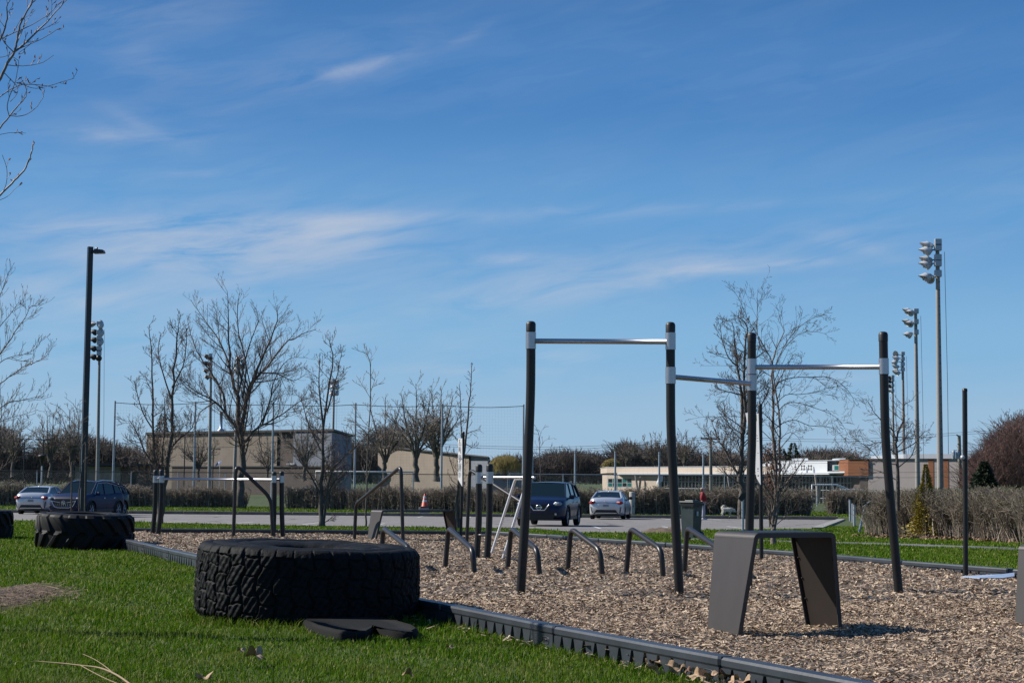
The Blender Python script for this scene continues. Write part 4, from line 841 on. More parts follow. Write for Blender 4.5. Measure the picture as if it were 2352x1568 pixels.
# sapling with two stakes before the dark car
def zs(p): return [((0+a/2.138)/1.7415,(1700+b/2.138)/1.7415) for a,b in p]
def zq(p): return [((0+a/1.65)/1.7415,(1050+b/1.65)/1.7415) for a,b in p]
LT=[(zs([(680,770),(675,600),(690,480),(685,300),(690,160)])+zq([(520,1180),(520,1050),(510,980),(480,930),(425,885)]),.022,.003,8,.5,.1),(zq([(520,1200),(470,1150),(400,1060),(340,990),(288,925)]),.010,.003,8,.4,.1),(zq([(520,1100),(460,1030),(400,960),(330,925)]),.007,.003,6,.3,-.1),(zq([(522,1080),(525,990),(528,900)]),.006,.003,4,.3,.1),(zs([(690,470),(620,460),(540,380)]),.008,.003,4,.3,.1),(zs([(688,360),(720,300),(740,270)]),.006,.003,3,.2,.1)]
sap=limb_tree('sapling','thin staked sapling growing beside the dark lamp post',(183,1192),LT,40.0,S_(40,**dict(LS,n=[3,2,2,1,0],max=2,rmin=.004,rtrunk=.012)),95)
for x,y0_,x1_ in((165,1060,165),(197.5,1018,195)):
    a=at(x,y0_,40.2); g_=Vector((at(x1_,1190,40.2).x,40.2,lz(40.2)-.1)); o=MB().tube([a,g_],.018,6).build('stake',m_bark2); c=Vector((g_.x,g_.y,0)); o.data.transform(Matrix.Translation(-c)); o.location=c
    prop(o,'wooden tree stake left of the lamp post' if x<180 else 'taller wooden tree stake close against the dark lamp post','stake')
# near tree, its trunk outside the frame, twigs reaching into the top left
def z0(p): return [((a/1.7415)/1.7415,(b/1.7415)/1.7415) for a,b in p]
Yn=13.0
LT=[([(-330,1500),(-300,1100),(-260,800),(-200,560),(-150,400)],.11,.05,0,.5,0),([(-200,560),(-120,420),(-60,330),(-20,250)],.05,.016,6,.4,0),([(-150,400),(-90,250),(-40,180)],.045,.014,4,.4,0),
 (z0([(-60,640),(0,550),(50,440),(100,360),(115,300),(130,210),(170,110),(215,30),(230,-40)]),.013,.005,6,.25,.0),(z0([(95,365),(180,300),(250,230),(330,150),(420,50),(480,-20)]),.009,.003,6,.22,.1),(z0([(-30,330),(20,230),(50,130),(45,50),(70,0)]),.009,.003,5,.2,-.1),(z0([(-20,280),(20,265),(120,220),(240,165),(350,90),(400,30)]),.005,.002,4,.15,.1),(z0([(100,360),(160,330),(240,295),(330,250),(400,205),(425,200)]),.004,.002,3,.12,.1),(z0([(95,365),(60,330),(20,280),(0,200)]),.005,.0025,3,.15,-.1),
 (z0([(50,455),(130,460),(220,455),(300,435),(375,385)]),.0035,.002,2,.1,.1),(z0([(-40,710),(0,675),(70,625),(160,590),(250,590),(340,600),(430,570),(520,545)]),.005,.002,5,.14,.1),(z0([(165,592),(230,615),(300,610),(370,590)]),.003,.002,2,.08,0),(z0([(30,510),(80,560),(120,610),(115,660),(70,710)]),.0035,.002,2,.1,0),(z0([(-60,960),(0,890),(65,810),(110,755),(170,690),(185,640),(165,580),(145,545)]),.007,.0025,4,.15,.1),(z0([(70,808),(140,810),(200,790),(260,740),(305,670)]),.0035,.002,2,.1,.1),(z0([(65,810),(50,740),(75,650),(100,590),(120,500),(130,430),(90,400)]),.004,.002,4,.12,-.1),
 (z0([(-40,950),(40,930),(110,925),(180,928)]),.0025,.0015,1,.08,0),(z0([(-60,1400),(0,1360),(60,1300),(120,1240),(165,1190),(200,1120),(220,1060),(228,1010)]),.009,.005,3,.12,.1),(z0([(-20,1400),(50,1370),(110,1310),(158,1280)]),.0025,.0015,1,.08,0),(z0([(20,1340),(45,1270),(48,1180),(15,1080)]),.003,.002,2,.1,0),(z0([(-60,400),(0,400),(70,380),(200,290),(210,310),(130,370)]),.003,.002,2,.1,0)]
limb_tree('poplar_tree','near bare tree whose pale budded twigs reach in at the top left corner',(-330,1500),LT,Yn,S_(Yn,sang=40,trop=[0,.5,.5,.3,0],n=[2,2,1,0,0],max=2,rmin=.0018,rtrunk=.02,bud=.012,budp=.25,lev0=1),101,bark=mat('pale_bark',(.34,.31,.28),.7,var=(.20,.18,.16),vscale=12),twigm=mat('pale_twig',(.26,.22,.19),.6,var=(.10,.08,.065),vscale=20),buds=True)
LT=[([(-70,1240),(-66,1100),(-62,960),(-58,840),(-50,740),(-40,690)],.12,.01,16,1.4,0),
 (zq([(-90,700),(0,600),(60,520),(110,440),(170,360),(200,290),(240,290)]),.022,.004,18,.7,.2),(zq([(-90,780),(0,660),(80,620),(180,600),(240,560),(265,520)]),.014,.003,14,.5,-.2),(zq([(-100,860),(0,800),(80,740),(170,680),(250,650),(320,600),(362,520)]),.018,.003,18,.5,.3),(zq([(-100,1000),(0,960),(60,920),(140,910),(220,890),(280,870),(340,808)]),.018,.003,18,.5,-.2),(zq([(-90,560),(0,420),(60,350),(120,270),(165,235)]),.014,.003,12,.5,.2),(zq([(-60,330),(0,220),(40,110),(75,30)]),.012,.003,12,.45,.1),(zq([(-60,1100),(0,1050),(80,1020),(160,1000),(250,970)]),.010,.003,14,.5,.2),(zq([(-60,1180),(20,1100),(120,1110),(200,1060)]),.010,.003,12,.5,-.2),(zq([(0,1150),(10,1000),(0,800)]),.015,.004,12,.6,.2),(zq([(-40,1400),(20,1350),(90,1290)]),.008,.003,6,.5,0)]
limb_tree('linden_tree','bare tree at the left edge with upswept knobbly branches above the silver car',(-70,1240),LT,42.0,S_(42,sang=45,trop=[.1,.8,.8,.4,.2],n=[4,5,3,1,0],max=3,ref=[1,.8,.45,.3,1],wig=[.05,.10,.09,.08,.1],rmin=.0042,rtrunk=.03,taper=.5),111,twigm=m_twig,buds=True)
# big old trees beyond the fence
def old_tree(label,x,ytop,ybase,Y,W_,seed,group=None,name='old_tree',tw=m_twig2,dens=1.0):
    rr=random.Random(seed); n=rr.choice([5,6,7]); L_=[]; h=ybase-ytop
    fork=ybase-h*.22
    L_.append(([(x,ybase),(x+rr.uniform(-2,2),(ybase+fork)/2),(x+rr.uniform(-3,3),fork)],h*.030*Y/FPX,h*.024*Y/FPX,0,1,0))
    for k in range(n):
        a=-1+2*k/(n-1); tx=x+a*W_*.42*rr.uniform(.75,1.1); ty=ytop+h*(.02+.30*abs(a)**1.8)+rr.uniform(0,h*.06)
        L_.append(([(x+a*2,fork+2),(x+a*W_*.10,fork-h*.14),(x+a*W_*.26,fork-h*.36+abs(a)*h*.05),(tx,ty)],h*.017*Y/FPX,.02,int(24*dens),h*.27*Y/FPX,rr.uniform(-1,1)*W_*.35*Y/FPX))
    return limb_tree(name,label,(x,ybase),L_,Y,S_(Y,n=[5,4,4,2,0],max=4 if dens>=1 else 3,ref=[1,h*.19*Y/FPX,h*.105*Y/FPX,h*.055*Y/FPX,1],sang=40,trop=[.2,.3,.3,.2,.1],rmin=.00009*Y,st=.15,taper=.6,rtrunk=.06),seed,group=group,twigm=tw,bark=m_bark)
old_tree('large old bare tree before the beige gabled wall, left one of the pair',955,868,1102,150,165,201)
old_tree('large old bare tree before the beige gabled wall, right one of the pair',1003,874,1100,152,140,202)
old_tree('wide bare tree filling the gap between the parking-lot trees and the gabled wall',885,905,1102,155,160,203)
old_tree('far bare tree standing upright beyond the fence right of the dark lamp post',115,935,1092,190,100,204,dens=.8)
old_tree('far bare tree beyond the fence left of the dark lamp post',165,925,1092,195,80,205,dens=.8)
old_tree('far bare tree behind the left-edge tree and silver car',30,940,1092,185,120,206,dens=.8)
old_tree('tall rounded bare tree above the cream school roof, middle of the group',1505,990,1085,230,95,207,dens=.9)
old_tree('bare tree with fan-shaped limbs above the cream school roof beside the second pull-up post',1572,985,1085,232,80,208,dens=.9)
old_tree('leaning small bare tree above the left end of the cream school roof',1440,1010,1082,228,70,209,dens=.7)
old_tree('far bare tree behind the young linden, over the right part of the beige hall',700,950,1100,160,120,210,dens=.8)
old_tree('far bare tree above the white school wing',1940,1018,1085,260,90,211,dens=.7)
old_tree('far low bare tree between the white school wing and the orange panel',1880,1030,1085,262,70,212,dens=.7)
old_tree('far bare tree rising left of the utility pole',1660,1020,1085,240,70,213,dens=.7)
old_tree('far bare tree behind the big maple, left of its trunk',455,985,1100,175,120,220,dens=.8)
old_tree('far bare tree behind the big maple, right of its trunk',615,1000,1100,172,110,221,dens=.8)
old_tree('far bare tree in front of the left corner of the beige hall',345,1000,1100,178,100,222,dens=.8)
# willows with yellow haze
def willow(label,x,ytop,ybase,Y,w_,seed):
    rr=random.Random(seed); T=Tw(); B=Tw(); root=empty('willow_tree',at(x,ybase,Y),0,label,'tree'); s=Y/FPX
    c=at(x,ybase,Y); top=at(x,ytop,Y); H=top.z-c.z
    T.add([tuple(c),tuple(c.lerp(top,.5)),tuple(c.lerp(top,.8))],[.3,.2,.08],6)
    for k in range(900):
        a=rr.random()*6.28; q=rr.random()**.5; p=c+Vector((math.cos(a)*q*w_*s*.5,math.sin(a)*q*w_*s*.5,H*(.55+.45*math.sqrt(max(0,1-q*q))*rr.uniform(.7,1)))); l=H*rr.uniform(.15,.5)
        B.add([tuple(p),tuple(p+Vector((rr.gauss(0,.2),0,-l*.5))),tuple(p+Vector((rr.gauss(0,.3),0,-l)))],[.018,.018,.012],3)
    W(T.build('trunk',m_bark2),root); W(B.build('crown',mat('willow_yellow',(.34,.27,.08),.7)),root)
willow('pale yellow weeping willow beside the end of the gabled wall',1160,1042,1105,210,74,5)
willow('pale yellow-brown willow above the cream school roof',1405,1052,1085,250,40,6)
# conifers
def conifer(name,label,x,ytop,ybase,Y,w_,seed,m,n=2600,cat='tree',leaf=.16,group=None,pw=.8):
    rr=random.Random(seed); c=at(x,ybase,Y); top=at(x,ytop,Y); H=top.z-c.z; Rm=w_*Y/FPX/2; root=empty(name,c,0,label,cat,group)
    T=Tw(); T.add([tuple(c-Vector((0,0,.3))),tuple(c.lerp(top,.5)),tuple(top)],[Rm*.06,Rm*.025,Rm*.008],6); V=[]
    for k in range(n):
        t=rr.random()**.8; 
        lay=(t*9)%1; a=rr.random()*6.28; r_=Rm*(1-t)**pw*(1-.35*lay)*rr.uniform(.35,1.08)*(1+(.38*math.sin(3*a+11*t+seed)+.2*math.sin(7*a-19*t)) *(1 if pw!=.8 else .5))
        p=c+Vector((math.cos(a)*(r_+leaf*.35),math.sin(a)*(r_+leaf*.35),H*(t*.96+.03)-r_*.15)); l=leaf*rr.uniform(.5,1.2)*(1.2-.7*t)
        u=Vector((math.cos(a),math.sin(a),rr.uniform(-.5,.35))).normalized()*l; v=rvec(rr)*l*.3
        V+=[p-v,p+u*.7-v*.3,p+u,p+v]
    W(T.build('trunk',m_bark2),root); W(npmesh('foliage',[tuple(v) for v in V],[np.arange(len(V)).reshape(-1,4)],m),root)
m_fir=mat('fir_green',(.03,.05,.02),.7,island=[(0,(.014,.026,.012)),(1,(.055,.085,.030))])
m_cedar=mat('yellow_cedar',(.3,.25,.04),.7,island=[(0,(.16,.13,.02)),(1,(.55,.42,.05)),(.5,(.36,.28,.035))])
conifer('fir_tree','dark green fir showing behind the two-stemmed tree above the beige hall roof',371,948,1085,240,62,1,m_fir,2200,leaf=.5)
conifer('fir_tree','small pointed fir on the skyline right of the first pull-up post',1330,1040,1100,280,30,2,m_fir,900,leaf=.5)
conifer('fir_tree','dark fir on the skyline right of the birch trunk, the pointed taller one',1822,1016,1085,250,44,3,m_fir,1500,leaf=.5)
conifer('fir_tree','dark fir on the skyline half hidden by the birch twigs',1797,1030,1085,252,40,4,m_fir,1300,leaf=.5)
conifer('fir_tree','tiny dark fir on the skyline left of the first pull-up post',1210,1046,1100,280,18,7,m_fir,500,leaf=.5)
conifer('spruce_tree','small dark green conifer behind the right hedge below the reddish trees',2262,1058,1150,62,78,5,m_fir,6500,leaf=.16)
conifer('cedar_bush','yellow-green cedar growing up through the right hedge',2128,1064,1230,46.75,92,6,m_cedar,9000,cat='bush',leaf=.075,pw=1.15)
# ------------------------------------------------ hedges
def hedge_obj(name,label,x0,x1,Y0,Y1,h,dep,nst,seed,twr=.012,group=None,leafn=0,parts=None):
    """row of upright bare stems between world (x0,Y0) and (x1,Y1)"""
    rr=random.Random(seed); T=Tw(); c=Vector(((x0+x1)/2,(Y0+Y1)/2,lz((Y0+Y1)/2))); root=empty(name,c,0,label,'hedge' if name=='hedge' else 'shrub',group); d=Vector((x1-x0,Y1-Y0,0)); Ln=d.length; nrm=Vector((-d.y,d.x,0)).normalized(); B=Tw()
    for k in range(nst):
        t=rr.random(); p=Vector((x0,Y0,0))+d*t+nrm*rr.uniform(-.5,.5)*dep*.6; 
        hh=h*(1+.07*math.sin(t*Ln*1.3+seed)+.05*math.sin(t*Ln*3.7))*rr.uniform(.86,1.05); p.z=lz(p.y)-.05
        lean=Vector((rr.gauss(0,.22),rr.gauss(0,.22),0))*hh*.6; q=p+lean; q.z=p.z+hh*rr.uniform(.8,1)
        m1=p.lerp(q,.4)+rvec(rr)*.05; m1.z=p.z+hh*.4; m2=p.lerp(q,.75)+rvec(rr)*.07
        T.add([tuple(p),tuple(m1),tuple(m2),tuple(q)],[twr*1.5,twr*1.2,twr*.9,twr*.6],3)
        for c_ in range(7):
            s=rr.uniform(.2,1); a=p.lerp(m1,s*2) if s<.5 else m1.lerp(q,(s-.5)*2); dd=(Vector((rr.gauss(0,1),rr.gauss(0,1),abs(rr.gauss(.6,.5))))).normalized(); l=hh*rr.uniform(.12,.34)
            e=a+dd*l; 
            if e.z>p.z+hh*1.04: e.z=p.z+hh*1.04
            T.add([tuple(a),tuple(a.lerp(e,.5)+rvec(rr)*l*.12),tuple(e)],[twr*.8,twr*.7,twr*.5],3)
            if leafn and rr.random()<leafn: B.add([tuple(e),tuple(e+dd*twr*2.2),tuple(e+dd*twr*5)],[twr*.4,twr*1.7,twr*.3],3)
    W(T.build('twigs',m_hedge),root)
    if B.g: W(B.build('buds',m_hleaf),root)['kind']='stuff'
    return root
hedge_obj('hedge','long clipped bare hedge beyond the kerb at the far left, behind the parked cars',-42,-24.2,111,111,1.5,1.3,1500,1,.015,leafn=.05)
hedge_obj('hedge','clipped bare hedge behind the low bar station, in front of the beige hall',-24.2,-16.8,111,111,1.32,1.3,800,2,.014)
hedge_obj('hedge','bare hedge behind the orange traffic cone and the gabled wall',-14.0,1.2,110,101,1.48,1.3,1700,4,.014,leafn=.08)
hedge_obj('hedge','olive-brown hedge running behind the silver car and the person in red',1.3,17.2,100.5,100.5,1.5,1.4,2300,5,.014,leafn=.35)
hedge_obj('hedge','far bare hedge right of the soccer goal beyond the lawn',19.2,28.5,106,104,1.5,1.6,1100,6,.016,leafn=.1)
hedge_obj('hedge','dark hedge along the sports field seen through the gap by the soccer goal',16.5,25.5,152,152,1.6,1.2,500,7,.02,leafn=.5)
# nearer right hedge: shrubs one can tell apart by their stem clumps
NH=[(2003,53.5,.95,34,'lowest sparse shrub at the left end of the near right hedge, by the white posts'),(2042,49.8,1.35,170,'hedge shrub just left of the foot of the fourth pull-up post'),(2085,49.0,1.45,260,'hedge shrub between the fourth pull-up post and the yellow cedar'),(2135,48.0,1.42,280,'hedge shrub the yellow cedar grows through'),(2185,46.3,1.42,290,'hedge shrub behind the left side of the thin dark sign post'),(2235,44.6,1.42,290,'hedge shrub right of the thin dark sign post'),(2285,43.0,1.4,290,'hedge shrub with leaf litter below, second from the right edge'),(2335,41.4,1.4,290,'rightmost hedge shrub cut by the edge of the photo'),(2390,39.8,1.4,260,'hedge shrub mostly outside the frame at far right')]
for k,(x,Y,h,n,l) in enumerate(NH):
    h*=.88*(1+.05*math.sin(k*2.3))
    c=at(x,1230,Y); w_=50*Y/FPX*(1.15 if k else .6)
    s=.68; rr=random.Random(300+k); T=Tw(); B=Tw(); root=empty('hedge_shrub',(c.x,Y,lz(Y)),0,l,'shrub','shrubs of the near right hedge')
    for j in range(int(n*1.5)):
        b0=Vector((c.x+rr.gauss(0,w_*.26),Y+rr.gauss(0,.28),lz(Y)-.05)); e=Vector((b0.x+rr.gauss(0,.42)*w_,Y+rr.uniform(-.75,.75),lz(Y)+h*rr.uniform(.8,1.04)*(1 if rr.random()<.7 else .7)))
        m1=b0.lerp(e,.35)+rvec(rr)*.05; m1.z=lz(Y)+h*.32; m2=b0.lerp(e,.7)+rvec(rr)*.06; m2.z=b0.z+h*.68; r0=rr.choice([.006,.008,.011,.016] if j%6==0 else [.005,.006,.007])
        T.add([tuple(b0),tuple(m1),tuple(m2),tuple(e)],[r0*1.3,r0,r0*.7,.0035],4)
        for c_ in range(9):
            u=rr.uniform(.25,1); a=m1.lerp(m2,(u-.2)*2) if u<.6 else m2.lerp(e,(u-.6)*2.4); dd=Vector((rr.gauss(0,1),rr.gauss(0,1),abs(rr.gauss(.9,.5)))).normalized(); ln=rr.uniform(.10,.34); q=a+dd*ln; q.z=min(q.z,lz(Y)+h*1.05)
            T.add([tuple(a),tuple(a.lerp(q,.5)+rvec(rr)*.02),tuple(q)],[.0045,.004,.003],3)
            if u>.55 and rr.random()<.35: B.add([tuple(q),tuple(q+dd*.02),tuple(q+dd*.05)],[.003,.010,.002],3)
    W(T.build('stems',m_hedge),root)
    if B.g: W(B.build('buds',m_hleaf),root)['kind']='stuff'
# leaf litter below them
n=2600; t=rng.random(n); lx=np.interp(t,[0,1],[10.2,13.2]); ly=np.interp(t,[0,1],[48.6,39.6]); X=lx+rng.normal(-.25,.30,n); Y=ly+rng.normal(-.45,.45,n); a=rng.random(n)*6.28; sz=rng.uniform(.018,.05,n)
u=np.stack([np.cos(a),np.sin(a),rng.normal(0,.5,n)],-1)*sz[:,None]; v=np.stack([-np.sin(a),np.cos(a),rng.normal(0,.6,n)],-1)*sz[:,None]*.7
C=np.stack([X,Y,L0(X,Y)+rng.uniform(.01,.06,n)],-1); Vl=np.stack([C-u-v,C+u-v,C+u+v,C-u+v],1).reshape(-1,3)
m_lit=mat('leaf_litter',(.2,.1,.06),.85,island=[(0,(.12,.06,.035)),(1,(.42,.28,.18)),(.5,(.25,.14,.085))]); o=npmesh('leaf_litter',Vl,[np.arange(len(Vl)).reshape(-1,4)],m_lit); prop(o,'brown leaf litter under the near right hedge beside the path','leaf litter',kind='stuff')
# red-brown thicket on the right and dark-twigged trees over it
def thicket(name,label,boxes,Y,n,m,seed,rad,kind=None,cat=None,ln=(1.2,3.0)):
    rr=random.Random(seed); T=Tw()
    for (x0,x1,y0,y1,f,dy) in boxes:
        for k in range(int(n*f)):
            x=rr.uniform(x0,x1); u=(x-x0)/(x1-x0); prof=math.sin(math.pi*min(max(u,0.02),.98))**.45
            yb=y1-(y1-y0)*prof*rr.random()**1.0; yy=Y+rr.uniform(-dy,dy); p=at(x,yb,yy); d=Vector((rr.gauss(0,.45),rr.gauss(0,.3),abs(rr.gauss(.8,.4)))).normalized(); l=rr.uniform(*ln)
            q=p+d*l; top=at(x,y1-(y1-y0)*prof*1.0,yy).z; 
            if q.z>top+l*.2: q=p+d*l*.35
            T.add([tuple(p),tuple(p.lerp(q,.5)+rvec(rr)*l*.07),tuple(q)],[rad,rad*.8,rad*.5],3)
    return T.build(name,m)
m_redtw=mat('red_brown_twig',(.2,.1,.08),.8,island=[(0,(.10,.055,.045)),(1,(.30,.18,.15)),(.5,(.18,.10,.08))])
m_fartw=mat('far_twig',(.12,.09,.08),.9,island=[(0,(.075,.06,.052)),(1,(.20,.155,.135)),(.5,(.125,.10,.088))])
root=empty('red_twig_tree',at(2320,1130,80),0,'dense reddish-brown twiggy tree at the right edge above the hedge','tree')
W(thicket('crown','',[(2232,2352+170,958,1130,1.0,3.5),(2205,2300,1050,1130,.12,2)],80,9000,m_redtw,1,.010,ln=(.5,1.6)),root)
T=Tw(); rr=random.Random(8)
for k in range(34):
    p0=at(2335+rr.uniform(-25,60),1135,80); p1=at(rr.uniform(2240,2420),rr.uniform(965,1060),80+rr.uniform(-3,3)); T.add([tuple(p0),tuple(p0.lerp(p1,.5)+Vector((0,0,.35))),tuple(p1)],[.05,.03,.01],4)
W(T.build('trunk',m_bark),root)
old_tree('dark fine-twigged tree rising behind the reddish one at the right edge',2338,938,1130,100,190,214,dens=1.2,tw=m_twig)
# far wood along the horizon
FW=[(-60, 60, 985, 1112, 1.25, 8), (40, 330, 1010, 1112, 2.75, 8), (230, 345, 1035, 1112, 1.0, 6), (560, 900, 1010, 1112, 2.5, 8), (820, 960, 985, 1112, 1.0, 8), (1090, 1270, 1058, 1112, 1.38, 8), (1200, 1420, 1044, 1112, 2.25, 8), (1395, 1480, 1022, 1112, 1.25, 8), (1440, 1640, 1030, 1112, 1.5, 8), (1600, 1720, 1042, 1112, 1.0, 8), (1690, 1850, 1052, 1112, 0.75, 8), (1790, 2010, 1040, 1112, 1.62, 8), (2150, 2260, 1085, 1112, 0.62, 6), (2190, 2380, 1050, 1112, 1.75, 8)]
o=thicket('far_wood','',FW,275,2600,m_fartw,3,.045,ln=(1.5,5)); prop(o,'grey-brown leafless wood along the horizon beyond the fields','far trees',kind='stuff')
# ------------------------------------------------ buildings
m_brick=mat('beige_brick',(.25,.205,.16),.9,var=(.295,.245,.195),vscale=.6,bump=.1)
m_brickd=mat('dark_brick',(.09,.07,.06),.9,var=(.13,.10,.085),vscale=1.5)
m_bluegrey=mat('blue_grey_cladding',(.17,.19,.23),.7,var=(.21,.23,.27),vscale=.5)
m_roofd=mat('dark_roof_edge',(.05,.045,.045),.7)
m_stone=mat('rough_stone_wall',(.20,.18,.155),.95,var=(.32,.29,.25),vscale=2.5,detail=8)
m_cream=mat('cream_cladding',(.56,.46,.37),.8,var=(.62,.52,.42),vscale=.4)
m_wwall=mat('white_cladding',(.66,.70,.74),.7,var=(.72,.75,.79),vscale=.5)
m_orange=mat('orange_wood_panel',(.23,.075,.025),.7,var=(.28,.10,.032),vscale=1.2,stretch=(.2,1,6))
m_greyc=mat('mauve_grey_cladding',(.38,.33,.315),.8,var=(.43,.38,.36),vscale=.6)
m_ltmetal=mat('light_metal_band',(.48,.52,.57),.5,var=(.54,.58,.63),vscale=.8)
m_glass=mat('dark_glass',(.012,.018,.022),.06,spec=.8)
m_teal=mat('teal_glass',(.02,.16,.15),.1,spec=.8)
m_frame=mat('window_frame_grey',(.42,.44,.45),.5)
def wx(x,Y): return (x-1176)/FPX*Y
def wz(y,x,Y): return at(x,y,Y).z
def slab(name,m,parent,x0,x1,y0,y1,Y,depth,dz=0):
    YF={200:lambda x:111.7/(.504+(x-1176)/FPX),196:lambda x:(157+30.3/1.228)/(1+((x-1176)/FPX)/1.228),220:lambda x:(220-45.8/1.176)/(1+((x-1176)/FPX)/1.176)}
    for base,f in YF.items():
        if parent.get('skew')==base:
            Ya,Yb=f(x0)+(Y-base)*.5,f(x1)+(Y-base)*.5; a=at(x0,y0,Ya); c=at(x1,y0,Yb); Ym=f((x0+x1)/2)+(Y-base)*.5; zt=at((x0+x1)/2,y0,Ym).z; zb=at((x0+x1)/2,y1,Ym).z if y1 else -1.0
            b=MB(); b.prism([(a.x,Ya),(c.x,Yb),(c.x,Yb+depth),(a.x,Ya+depth)],zb,zt); return W(b.build(name,m),parent)
    """upright box whose front face stands at distance Y between picture columns x0..x1 and rows y0..y1 (y1 None = ground)"""
    a=at(x0,y0,Y); c=at(x1,y0,Y); zt=(at((x0+x1)/2,y0,Y)).z; zb=at((x0+x1)/2,y1,Y).z if y1 else -1.0
    b=MB().box(((a.x+c.x)/2,Y+depth/2,(zt+zb)/2),(c.x-a.x,depth,zt-zb)); return W(b.build(name,m),parent)
hall=empty('community_hall',(wx(550,220),220,-.8),0,'long beige brick hall with dark parapet and grey-blue end behind the trees','building'); hall['skew']=220
slab('wall',m_brick,hall,337,637,993,None,220,25); slab('wall',m_brickd,hall,637.3,674,992,None,220.6,24); slab('wall',m_bluegrey,hall,674.3,762,992,None,219.6,25)
slab('roof',m_roofd,hall,334,766,988.5,993.2,219.2,26.5); slab('annex',m_brickd,hall,395,760,1072,None,214,5.4); slab('annex_roof',m_roofd,hall,392,764,1069.5,1072.2,213.6,6)
v=MB(); c=at(507.5,988,232); v.lathe([(.5,-.2),(.5,.05),(.2,.25),(.2,2.3),(.24,2.3),(.24,2.5),(.01,2.5)],14,c=c); W(v.build('vent_pipe',m_galv),hall)
slab('wall_lamp',m_frame,hall,658,676,1063,1067,218.9,.6)
for x in (470,560,600): slab('panel_joint',m_brickd,hall,x,x+.5,997,1072,219.97,.02)
ann=empty('stone_outbuilding',(wx(224,170),170,-.8),0,'low rough-stone outbuilding with a dark flat roof behind the parked dark cars','building')
slab('wall',m_stone,ann,173,277,1071,None,170,8); slab('roof',m_roofd,ann,170,345,1064,1069,169,10); slab('wall',m_brickd,ann,277.3,345,1069.3,None,170.5,7)
# gabled hall, receding wall
gh=empty('sports_hall',(-8,195,-.8),0,'plain beige wall with sloping dark roof edge behind the pair of old trees','building')
def rec(name,m,pa,pb,z0,z1,th,off=0):
    a=Vector((pa[0],pa[1],0));c=Vector((pb[0],pb[1],0)); d=(c-a).normalized(); n=Vector((-d.y,d.x,0)); 
    if n.y<0:n=-n
    a=a-n*off;c=c-n*off; q=[a,c,c+n*th,a+n*th]; b=MB(); b.add([(p.x,p.y,z) for z in (z0,z1) for p in q],[(3,2,1,0),(4,5,6,7),(0,1,5,4),(1,2,6,5),(2,3,7,6),(3,0,4,7)]); return W(b.build(name,m),gh)
def slope(name,m,px,Y0,Y1):
    P=[at(x,y,Y0-27*(x-868)/252) for x,y in px]; n=len(P); Q=[p+Vector((0,Y1-Y0,0)) for p in P]; b=MB(); b.add(P+Q,[tuple(range(n)),tuple(range(2*n-1,n-1,-1))]+[(i,n+i,n+(i+1)%n,(i+1)%n) for i in range(n)]); return W(b.build(name,m),gh)
slope('wall',m_brick,[(868,1025),(1077,1046),(1077,1140),(868,1140)],200,214); slope('wall',m_bluegrey,[(1077.3,1046.2),(1120,1050.5),(1120,1140),(1077.3,1140)],200.5,214)
slope('roof',m_roofd,[(866,1021.5),(1078,1043),(1122,1047.6),(1122,1050.2),(1078,1045.8),(866,1024.7)],199.6,214.5)
low=empty('low_warehouse',(wx(1180,240),240,-.8),0,'low dark grey warehouse beyond the willow, left of the first pull-up post','building'); slab('wall',m_bluegrey,low,1120,1200,1060,None,240,12); slab('roof',m_roofd,low,1118,1202,1058,1060,239.6,13)
# school on the right
scb=empty('school_building',(wx(1700,200),200,-.8),0,'long low cream and white school with dark glazing and white fascia','building'); YS=200; scb['skew']=200
slab('upper_wall',m_cream,scb,1394,1773,1072,1085.6,YS,14); slab('fascia',m_wwall,scb,1420,1947,1085.5,1089,YS-2.6,17)
slab('roof_edge',m_ltmetal,scb,1393,1773,1070.6,1072,YS-.15,14.3)
slab('wall',m_cream,scb,1394,1516,1089.2,None,YS+.02,10)
slab('glazing',m_glass,scb,1516.3,1990,1089.3,None,YS+1.2,10)
slab('white_wing_wall',m_wwall,scb,1773.3,1900,1058,1085.4,YS-.6,14); slab('white_wing_wall',m_ltmetal,scb,1900.2,1947.6,1059,1085.4,YS+1.5,12)
slab('roof_edge',m_ltmetal,scb,1772,1949,1056.6,1058,YS-.75,15)
b=slab('window',m_frame,scb,1395.5,1451,1098.5,1119,YS-.02,.2); 
for k in range(5):
    for j in range(2):
        q=slab('pane',m_teal if (k+j)%2 else m_glass,scb,1397+k*10.9,1406.6+k*10.9,1099.5+j*9.2,1107.6+j*9.2,YS-.06,.1); 
b=MB()
for k in range(60):
    px_=1520+k*7.9; Yk_=111.7/(.504+(px_-1176)/FPX)+.5; b.box((wx(px_,Yk_),Yk_,.35),(.07,.1,2.7))
Y1_,Y2_=111.7/(.504+340/FPX)+.5,111.7/(.504+814/FPX)+.5
for z in (1.15,.45,-.3): b.prism([(wx(1516,Y1_),Y1_-.05),(wx(1990,Y2_),Y2_-.05),(wx(1990,Y2_),Y2_+.02),(wx(1516,Y1_),Y1_+.02)],z-.03,z+.03)
W(b.build('mullions',m_frame),scb)
for xc in (1468,1500+180,1790,1880):
    b=MB()
    Yv=111.7/(.504+(xc-1176)/FPX)-1.0
    for s in(-1,1): b.tube([(wx(xc,Yv),Yv,-.6),(wx(xc+s*6.5,Yv),Yv,wz(1089.5,xc,Yv))],.12,8)
    W(b.build('v_column',m_greyc),scb)
b=MB(); b.prism([(wx(1510,184),.9),(wx(1516,184),1.75),(wx(1523,184),1.75),(wx(1523,184),1.3),(wx(1516,184),.9)],183.2,184.6,lambda a,z,h:(a,h,z)); W(b.build('vent_hood',m_wwall),scb)
